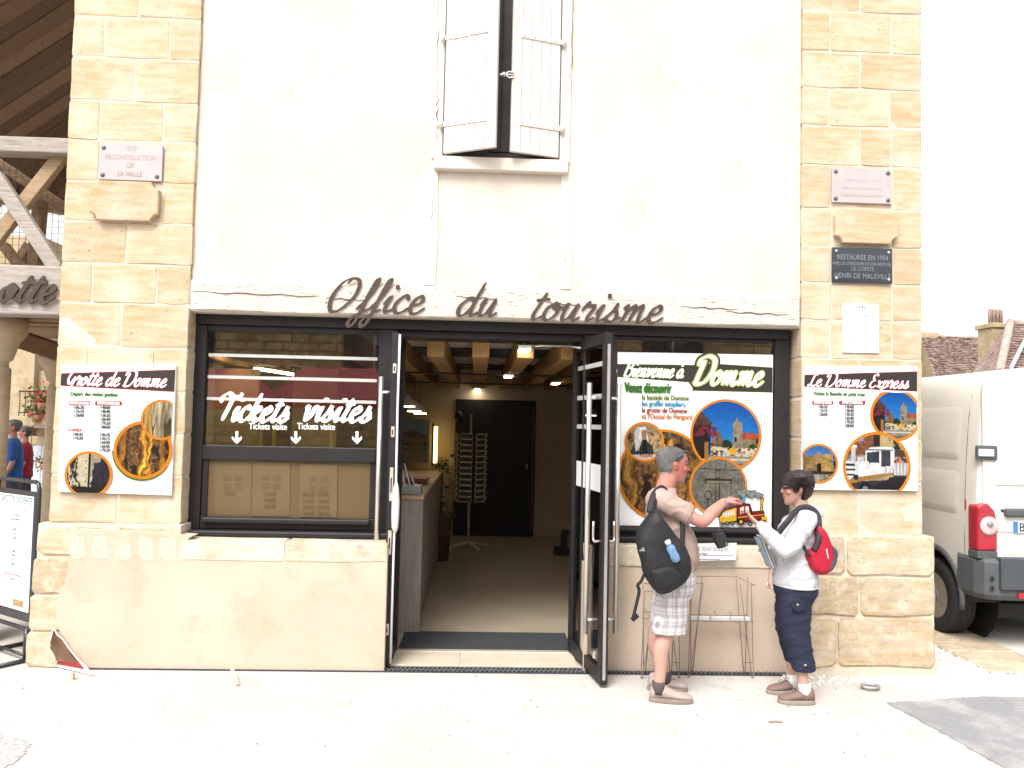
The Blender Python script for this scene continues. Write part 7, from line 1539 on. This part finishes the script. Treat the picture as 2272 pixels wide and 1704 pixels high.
# ---------------------------------------------------------------- two people under the hall
def passer(px, py_top, y, facing, shirt, trousers, label, hairc, shirt_text=None, hgt=1.74):
    x, z = S(px, py_top, y); P_ = thing('person', (x, y, 0), label, 'person'); s_ = hgt/1.74
    Hm = Matrix.Translation((x, y, 1.51*s_)) @ Rz(facing) @ Matrix.Scale(1.0*s_, 4); R_ = Matrix.Translation((x, y, 0)) @ Rz(facing) @ Matrix.Scale(s_, 4)
    T = lambda a, b_, c_: R_ @ Vector((a, b_, c_))
    m = MB(); head(m, Hm); tube_s(m, [T(0, 0, 1.40), T(.0, 0, 1.50), T(.01, 0, 1.56)], [.07, .056, .056])
    m.loft([[R_ @ p for p in oval((0, 0, zz_), a_, b_)] for zz_, a_, b_ in ((.90, .10, .15), (1.1, .11, .15), (1.3, .11, .17), (1.42, .07, .12))])
    for s in (-1, 1):
        tube_s(m, [T(0, .19*s, 1.38), T(-.02, .24*s, 1.10), T(.10, .24*s, .88)], [.05, .04, .028]); hand(m, T(.10, .24*s, .88), T(.5, .0, -.9)-T(0, 0, 0), T(0, s, 0)-T(0, 0, 0), .95, .4); tube_s(m, [T(0, .09*s, .9), T(.03*s, .09*s, .5), T(-.03*s, .09*s, .08)], [.08, .055, .038]); m.ball(T(.05-.03*s, .09*s, .04), (.11, .05, .04), 10)
    me = solid(m, .010, 3, .5); paint(me, skin_paint(Hm, ink(214, 160, 140), ink(205, 130, 115), ink(170, 95, 90), ink(90, 75, 70))); put_mesh('body', me, skin_m, P_)
    t_ = MB(); t_.loft([[R_ @ p for p in oval((0, 0, zz_), a_, b_)] for zz_, a_, b_ in ((.84, .15, .19), (1.1, .15, .19), (1.3, .14, .205), (1.40, .11, .18), (1.46, .07, .09))])
    for s in (-1, 1): tube_s(t_, [T(0, .15*s, 1.37), T(0, .20*s, 1.36), T(-.01, .235*s, 1.18)], [.075, .078, .07])
    put_mesh('shirt', solid(t_, .011, 3, .5, folds(3, .006)), pm('shirt_'+label.split()[2], shirt, .85, .1, 6, .15, 150), P_)
    t_ = MB(); t_.loft([[R_ @ p for p in oval((0, 0, zz_), a_, b_)] for zz_, a_, b_ in ((.78, .12, .16), (.90, .14, .18), (.96, .13, .17))])
    for s in (-1, 1): tube_s(t_, [T(0, .09*s, .86), T(.03*s, .09*s, .5), T(-.03*s, .09*s, .10)], [.10, .085, .075])
    put_mesh('trousers', solid(t_, .011, 3, .5, folds(4, .006)), pm('trousers_'+label.split()[2], trousers, .85, .1, 6), P_)
    hair_cap(P_, Hm, hair_mat('hair_'+label.split()[2], *hairc), lambda x, y, z: (z > .185) | ((x < .04) & (z > .135)) | ((x < -.02) & (z > .055)), lambda x, y, z: .008+0*x, .006)
    return P_, R_
bp_, R_ = passer(28, 1000, 6.3, 205, ink(50, 105, 190), (.05, .06, .09), 'man in blue t-shirt walking under the market hall', ((.06, .055, .052), (.15, .14, .135)))
v_, f_ = text_mesh('adidas', .13, .9, .002, 'CENTER'); 
MB().add([R_ @ Vector((.163-.9*a_*a_, a_, 1.20+b2)) for a_, b2, c2 in v_], f_).build('shirt_print', white_paint2, bp_)
passer(53, 1022, 7.4, 200, ink(170, 30, 50), (.04, .04, .05), 'person in red top half hidden behind the man in blue', ((.03, .02, .015), (.07, .05, .04)), hgt=1.62)

# ================================================================== white van
VX, VY0 = 5.27, .60               # centre line, rear face
V = thing('parked_van', (VX, 3.0, 0), 'white panel van parked behind the right pier seen from its rear corner', 'van')
vw = pm('van_white', (.60, .575, .53), .35, .05, 3, .03, 4, spec=.5, coat=.6); vg = pm('bumper_grey', (.075, .082, .088), .55, .08, 12, .1, 120); vk = pm('rubber_black', (.018, .018, .019), .7, .2, 20)
PZ = [.45, .50, .65, 1.1, 1.55, 1.95, 2.15, 2.27, 2.36, 2.42, 2.455, 2.47]; PW = [.93, .955, .965, .97, .955, .93, .905, .875, .82, .70, .45, .0]
def sect(y, s=1.0, zs=1.0, ztop=None):
    L_ = []
    for z, h in zip(PZ, PW):
        zz_ = z if ztop is None else .45+(z-.45)*(ztop-.45)/(2.47-.45)
        L_.append((h*s, zz_))
    pts = [(VX-h, y, z) for h, z in L_]+[(VX+h, y, z) for h, z in reversed(L_[:-1])]
    return pts
m = MB(); m.loft([sect(VY0, .955), sect(VY0+.02, .985), sect(VY0+.07, 1.0), sect(1.6), sect(3.6), sect(4.6, .99, ztop=2.44), sect(5.2, .965, ztop=1.95), sect(5.55, .95, ztop=1.32), sect(6.0, .90, ztop=1.12), sect(6.15, .84, ztop=.95)], sm=True)
me = m.mesh('vb', [vw]); bo = bpy.data.objects.new('vb', me); COL.objects.link(bo)
bm = bmesh.new(); bm.from_mesh(me); bmesh.ops.recalc_face_normals(bm, faces=bm.faces); bm.to_mesh(me); bm.free()
AY, AZ, AR = 1.24, .345, .42
cm_ = MB()
for sx in (-1, 1):
    for yy in (AY, 5.05): cm_.lathe([(AR, -.34), (AR, .34)], (VX+sx*.95, yy, AZ+.02), 32, axis='x')
ce = cm_.mesh('cut', [vw]); co_ = bpy.data.objects.new('cut', ce); COL.objects.link(co_); bm = bmesh.new(); bm.from_mesh(ce); bmesh.ops.recalc_face_normals(bm, faces=bm.faces); bm.to_mesh(ce); bm.free()
md = bo.modifiers.new('b', 'BOOLEAN'); md.object = co_; md.operation = 'DIFFERENCE'; md.solver = 'EXACT'
dg = bpy.context.evaluated_depsgraph_get(); dg.update(); me2 = bpy.data.meshes.new_from_object(bo.evaluated_get(dg)); bpy.data.objects.remove(bo); bpy.data.objects.remove(co_)
try: me2.set_sharp_from_angle(angle=rad(35))
except Exception: pass
body = put_mesh('body', me2, vw, V)
for sx in (-1, 1):
    for yy in (AY, 5.05):
        ln = MB(); n = 20
        for k in range(n):
            a0, a1 = math.pi*k/n, math.pi*(k+1)/n; xs_ = (VX+sx*.60, VX+sx*.952)
            p = [(x, yy+(AR-.012)*math.cos(a), AZ+.02+(AR-.012)*math.sin(a)) for x in xs_ for a in (a0, a1)]
            ln.add(p, [(0, 1, 3, 2)])
        ln.add([(VX+sx*.62, yy+(AR)*math.cos(k*.3142), AZ+.02+AR*math.sin(k*.3142)) for k in range(20)], [tuple(range(20))])
        ln.build('wheel_arch', vk, V)
        MB().tube([(VX+sx*.965, yy+(AR+.012)*math.cos(rad(-8+196*k/20)), AZ+.02+(AR+.012)*math.sin(rad(-8+196*k/20))) for k in range(21)], .022, 6, flat=1.4).build('arch_trim', vg, V)
        cx_ = VX+sx*.865; wl = MB().lathe([(.21, -.10), (.315, -.105), (.335, -.085), (.342, -.04), (.342, .04), (.335, .085), (.315, .105), (.21, .10)], (cx_, yy, AZ), 36, axis='x', closed=True).build('wheel', vk, V)
        for gx in (-.05, -.017, .017, .05): MB().tube([(cx_+gx, yy+.3425*math.cos(k*.1745), AZ+.3425*math.sin(k*.1745)) for k in range(36)], .004, 4, closed=True).build('tread_rib', vk, wl)
        rim_m = pm('rim_steel', (.30, .27, .22), .45, .2, 9, metal=.3)
        MB().lathe([(.215, sx*.095), (.205, sx*.06), (.15, sx*.035), (.12, sx*.07), (.09, sx*.085), (.0, sx*.088)], (cx_, yy, AZ), 32, axis='x').build('rim', rim_m, wl)
        MB().lathe([(.075, sx*.088), (.06, sx*.098), (0.0, sx*.10)], (cx_, yy, AZ), 20, axis='x').build('hub_cap', pm('hub_grey', (.2, .2, .2), .5), wl)
        for k in range(10):
            a = k*.6283; MB().lathe([(.017, sx*.046), (.017, sx*.055), (0.0, sx*.055)], (cx_, yy+.165*math.cos(a), AZ+.165*math.sin(a)), 8, axis='x').build('vent_hole', vk, wl)
RYS = .76
def sidex(z): return VX-np.interp(z, PZ, PW)
# pressings along the left side
for y0, y1, z0, z1 in ((.85, 2.2, 1.62, 2.10), (.85, 2.2, 1.14, 1.52), (2.35, 4.2, 1.62, 2.10), (2.35, 4.2, 1.14, 1.52)):
    pts = []; r_ = .06
    for cy_, cz_, a0 in ((y1-r_, z1-r_, 0), (y0+r_, z1-r_, 90), (y0+r_, z0+r_, 180), (y1-r_, z0+r_, 270)): pts += [(cy_+r_*math.cos(rad(a0+q*22.5)), cz_+r_*math.sin(rad(a0+q*22.5))) for q in range(5)]
    cyy, czz = (y0+y1)/2, (z0+z1)/2
    ins = [(cyy+(p[0]-cyy)*(1-.05/(y1-y0)*2), czz+(p[1]-czz)*(1-.05/(z1-z0)*2)) for p in pts]
    n = len(pts); v_ = [(sidex(p[1])-.001, p[0], p[1]) for p in pts]+[(sidex(p[1])-.014, p[0], p[1]) for p in ins]
    MB().add(v_, [tuple(range(n, 2*n))]+[(i, (i+1) % n, n+(i+1) % n, n+i) for i in range(n)], 0, True).build('side_pressing', vw, V)
MB().bar((sidex(.62)-.006, 1.95, .62), (sidex(.62)-.006, 4.55, .62), .02, .12).build('rub_strip', vg, V, .006)
# panel seams
seam = pm('seam_dark', (.05, .05, .048), .8)
for y in (RYS, 2.27, 4.28): MB().tube([(sidex(z)-.0005, y, z) for z in (.60, .9, 1.3, 1.7, 2.0, 2.2)], .0035, 5).build('panel_seam', seam, V)
# rear doors
RY = VY0
def rbox(name, x0, x1, z0, z1, y0, y1, mat, parent, bev=.01, seg=3): return box(name, mat, parent, x0, x1, y0, y1, z0, z1, bev, seg)
xl = S(2178, 1000, RY)[0]; xr = 2*VX-xl
dl = rbox('rear_door', xl, VX-.004, .70, 2.30, RY-.02, RY+.01, vw, V, .012, 3); dr2 = rbox('rear_door', VX+.004, xr, .70, 2.30, RY-.02, RY+.01, vw, V, .02, 3)
for d_, a_, b_ in ((dl, xl+.10, VX-.1), (dr2, VX+.1, xr-.10)):
    rbox('door_pressing', a_, b_, 1.42, 2.12, RY-.028, RY-.019, vw, d_, .008, 3); rbox('door_pressing', a_, b_, 1.02, 1.32, RY-.028, RY-.019, vw, d_, .008, 3)
for z in (1.62, ):
    for s, d_ in ((-1, dl), (1, dr2)):
        p0 = S(2166, 988, RY-.03); p1 = S(2212, 1021, RY-.03); xa_, xb_ = (p0[0], p1[0]) if s < 0 else (2*VX-p1[0], 2*VX-p0[0])
        hg = rbox('door_hinge', xa_, xb_, p1[1], p0[1], RY-.045, RY-.005, vg, d_, .012); rbox('hinge_plate', xa_+(.005 if s < 0 else .04), xb_-(.04 if s < 0 else .005), p1[1]+.03, p0[1]-.03, RY-.060, RY-.046, vw, d_, .008)
        rbox('door_hinge', xa_, xb_, .86+.0, .95, RY-.04, RY-.005, vg, d_, .012) if s > 0 else None
# tail lights
lr = pm('lamp_red', (.36, .008, .022), .12, .15, 10, spec=.6, coat=.8); lw_ = pm('lamp_clear', (.55, .47, .46), .12, .15, 12, spec=.7, coat=.8)
a = S(2167, 1116, RY-.03); b_ = S(2212, 1222, RY-.03)
for s in (-1, 1):
    xa_, xb_ = (a[0], b_[0]) if s < 0 else (2*VX-b_[0], 2*VX-a[0]); z0, z1 = b_[1], a[1]
    pts = [(xa_, z0), (xb_, z0), (xb_, z1-.16), (xb_-.025, z1-.06), (xb_-.08, z1-.005), (xa_+.05, z1), (xa_, z1-.03)] if s < 0 else [(xb_, z0), (xa_, z0), (xa_, z1-.16), (xa_+.025, z1-.06), (xa_+.08, z1-.005), (xb_-.05, z1), (xb_, z1-.03)]
    tl_ = MB().prism(pts, RY-.045, RY+.10).build('tail_light', lr, V, .018, 3)
    cxl = (xa_+xb_)/2+(.008 if s < 0 else -.008); MB().lathe([(.082, 0), (.078, -.012), (.05, -.020), (0, -.023)], (cxl, RY-.046, (z0+z1)/2+.01), 24, axis='y').build('clear_lens', lw_, tl_)
    MB().lathe([(.03, 0), (.022, -.01), (0, -.012)], (cxl, RY-.068, (z0+z1)/2+.03), 14, axis='y').build('bulb_cover', pm('bulb_grey', (.35, .3, .3), .2), tl_); box('lamp_base', vg, tl_, xa_, xb_, RY-.04, RY+.1, z0-.07, z0-.002, .01)
# bumper with step, wrapping round the corner
zb1_, zb0_ = S(2190, 1240, RY-.1)[1], S(2162, 1333, RY-.1)[1]
m = MB()
prof = [(VX-.95, AY-.43), (VX-.985, RY+.25), (VX-.98, RY+.02), (VX-.94, RY-.07), (VX-.85, RY-.11), (VX-.5, RY-.125), (VX, RY-.13)]
prof = prof+[(2*VX-x, y) for x, y in reversed(prof[:-1])]
rings = []
for i, (x, y) in enumerate(prof):
    low = zb0_+(.07 if i in (0, len(prof)-1) else 0); ins = (x-(x-VX)*.06, y+.08)
    rings.append([(x, y, low+.05), (x, y, zb1_-.03), (x-(x-VX)*.02, y+.03, zb1_), (ins[0], ins[1]+.08, zb1_), (ins[0], ins[1]+.08, low), (x-(x-VX)*.03, y+.03, low)])
bp = m.loft(rings, sm=False).build('bumper', vg, V, .008)
xs_ = S(2215, 1300, RY-.13)[0]; rbox('bumper_step', xs_+.02, 2*VX-xs_-.02, zb0_+.10, zb1_+.012, RY-.145, RY-.05, pm('step_grey', (.055, .062, .070), .6, .1, 30, .2, 150), bp, .008)
for s in (-1, 1): xx = VX+s*.60; rbox('reflector', xx-.09 if s < 0 else xx-.09, xx+.09, zb0_+.03, zb0_+.075, RY-.142, RY-.12, lr, bp, .004)
for z in (.56, .64): MB().lathe([(.018, 0), (.015, -.008), (0, -.009)], (S(2200, 1270, RY-.1)[0], RY-.108, z), 12, axis='y').build('sensor', vk, bp)
a = S(2230, 1128, RY-.05); b_ = S(2272, 1148, RY-.05); rbox('grip_bar', a[0], VX+.35, b_[1], a[1], RY-.07, RY-.018, vg, V, .02); MB().lathe([(.018, 0), (.014, -.012), (0, -.014)], (S(2222, 1130, RY-.02)[0], RY-.02, a[1]-.02), 12, axis='y').build('lock', vg, V)
a = S(2246, 1156, RY-.03); b_ = S(2272, 1183, RY-.03); pl = rbox('number_plate', a[0], a[0]+.52, b_[1], a[1], RY-.035, RY-.0205, pm('plate_white', (.7, .7, .7), .4), V, .003)
box('blue_band', pm('plate_blue', (.05, .17, .42), .4), pl, a[0]+.003, a[0]+.045, RY-.0375, RY-.0352, b_[1]+.004, a[1]-.004); Sheet(pl, 0, 0, RY-.0355).text('plate_letter', 'B', a[0]+.055, b_[1]+.015, .105, pm('plate_ink', (.03, .04, .09), .4), .9, .002)
rbox('side_marker', sidex(1.27)-.008, sidex(1.27)+.01, 1.19, 1.28, RY+.14, RY+.155, lr, V, .002)
MB().box(VX-.6, VX+.6, .9, 5.4, .22, .34).build('underbody', vk, V); MB().box(VX-.75, VX+.75, AY-.06, AY+.06, .28, .40).build('axle', vk, V)
for s in (-1, 1):
    rbox('window', VX+s*.948-.004, VX+s*.948+.004, 1.35, 1.85, 4.35, 4.95, pm('van_glass', (.02, .025, .03), .05), V, .002); rbox('mirror', VX+s*1.08-.08, VX+s*1.08+.08, 1.35, 1.65, 4.98, 5.08, vg, V, .03)
    rbox('head_light', VX+s*.68-.16, VX+s*.68+.16, .72, .92, 6.0, 6.13, lw_, V, .03)
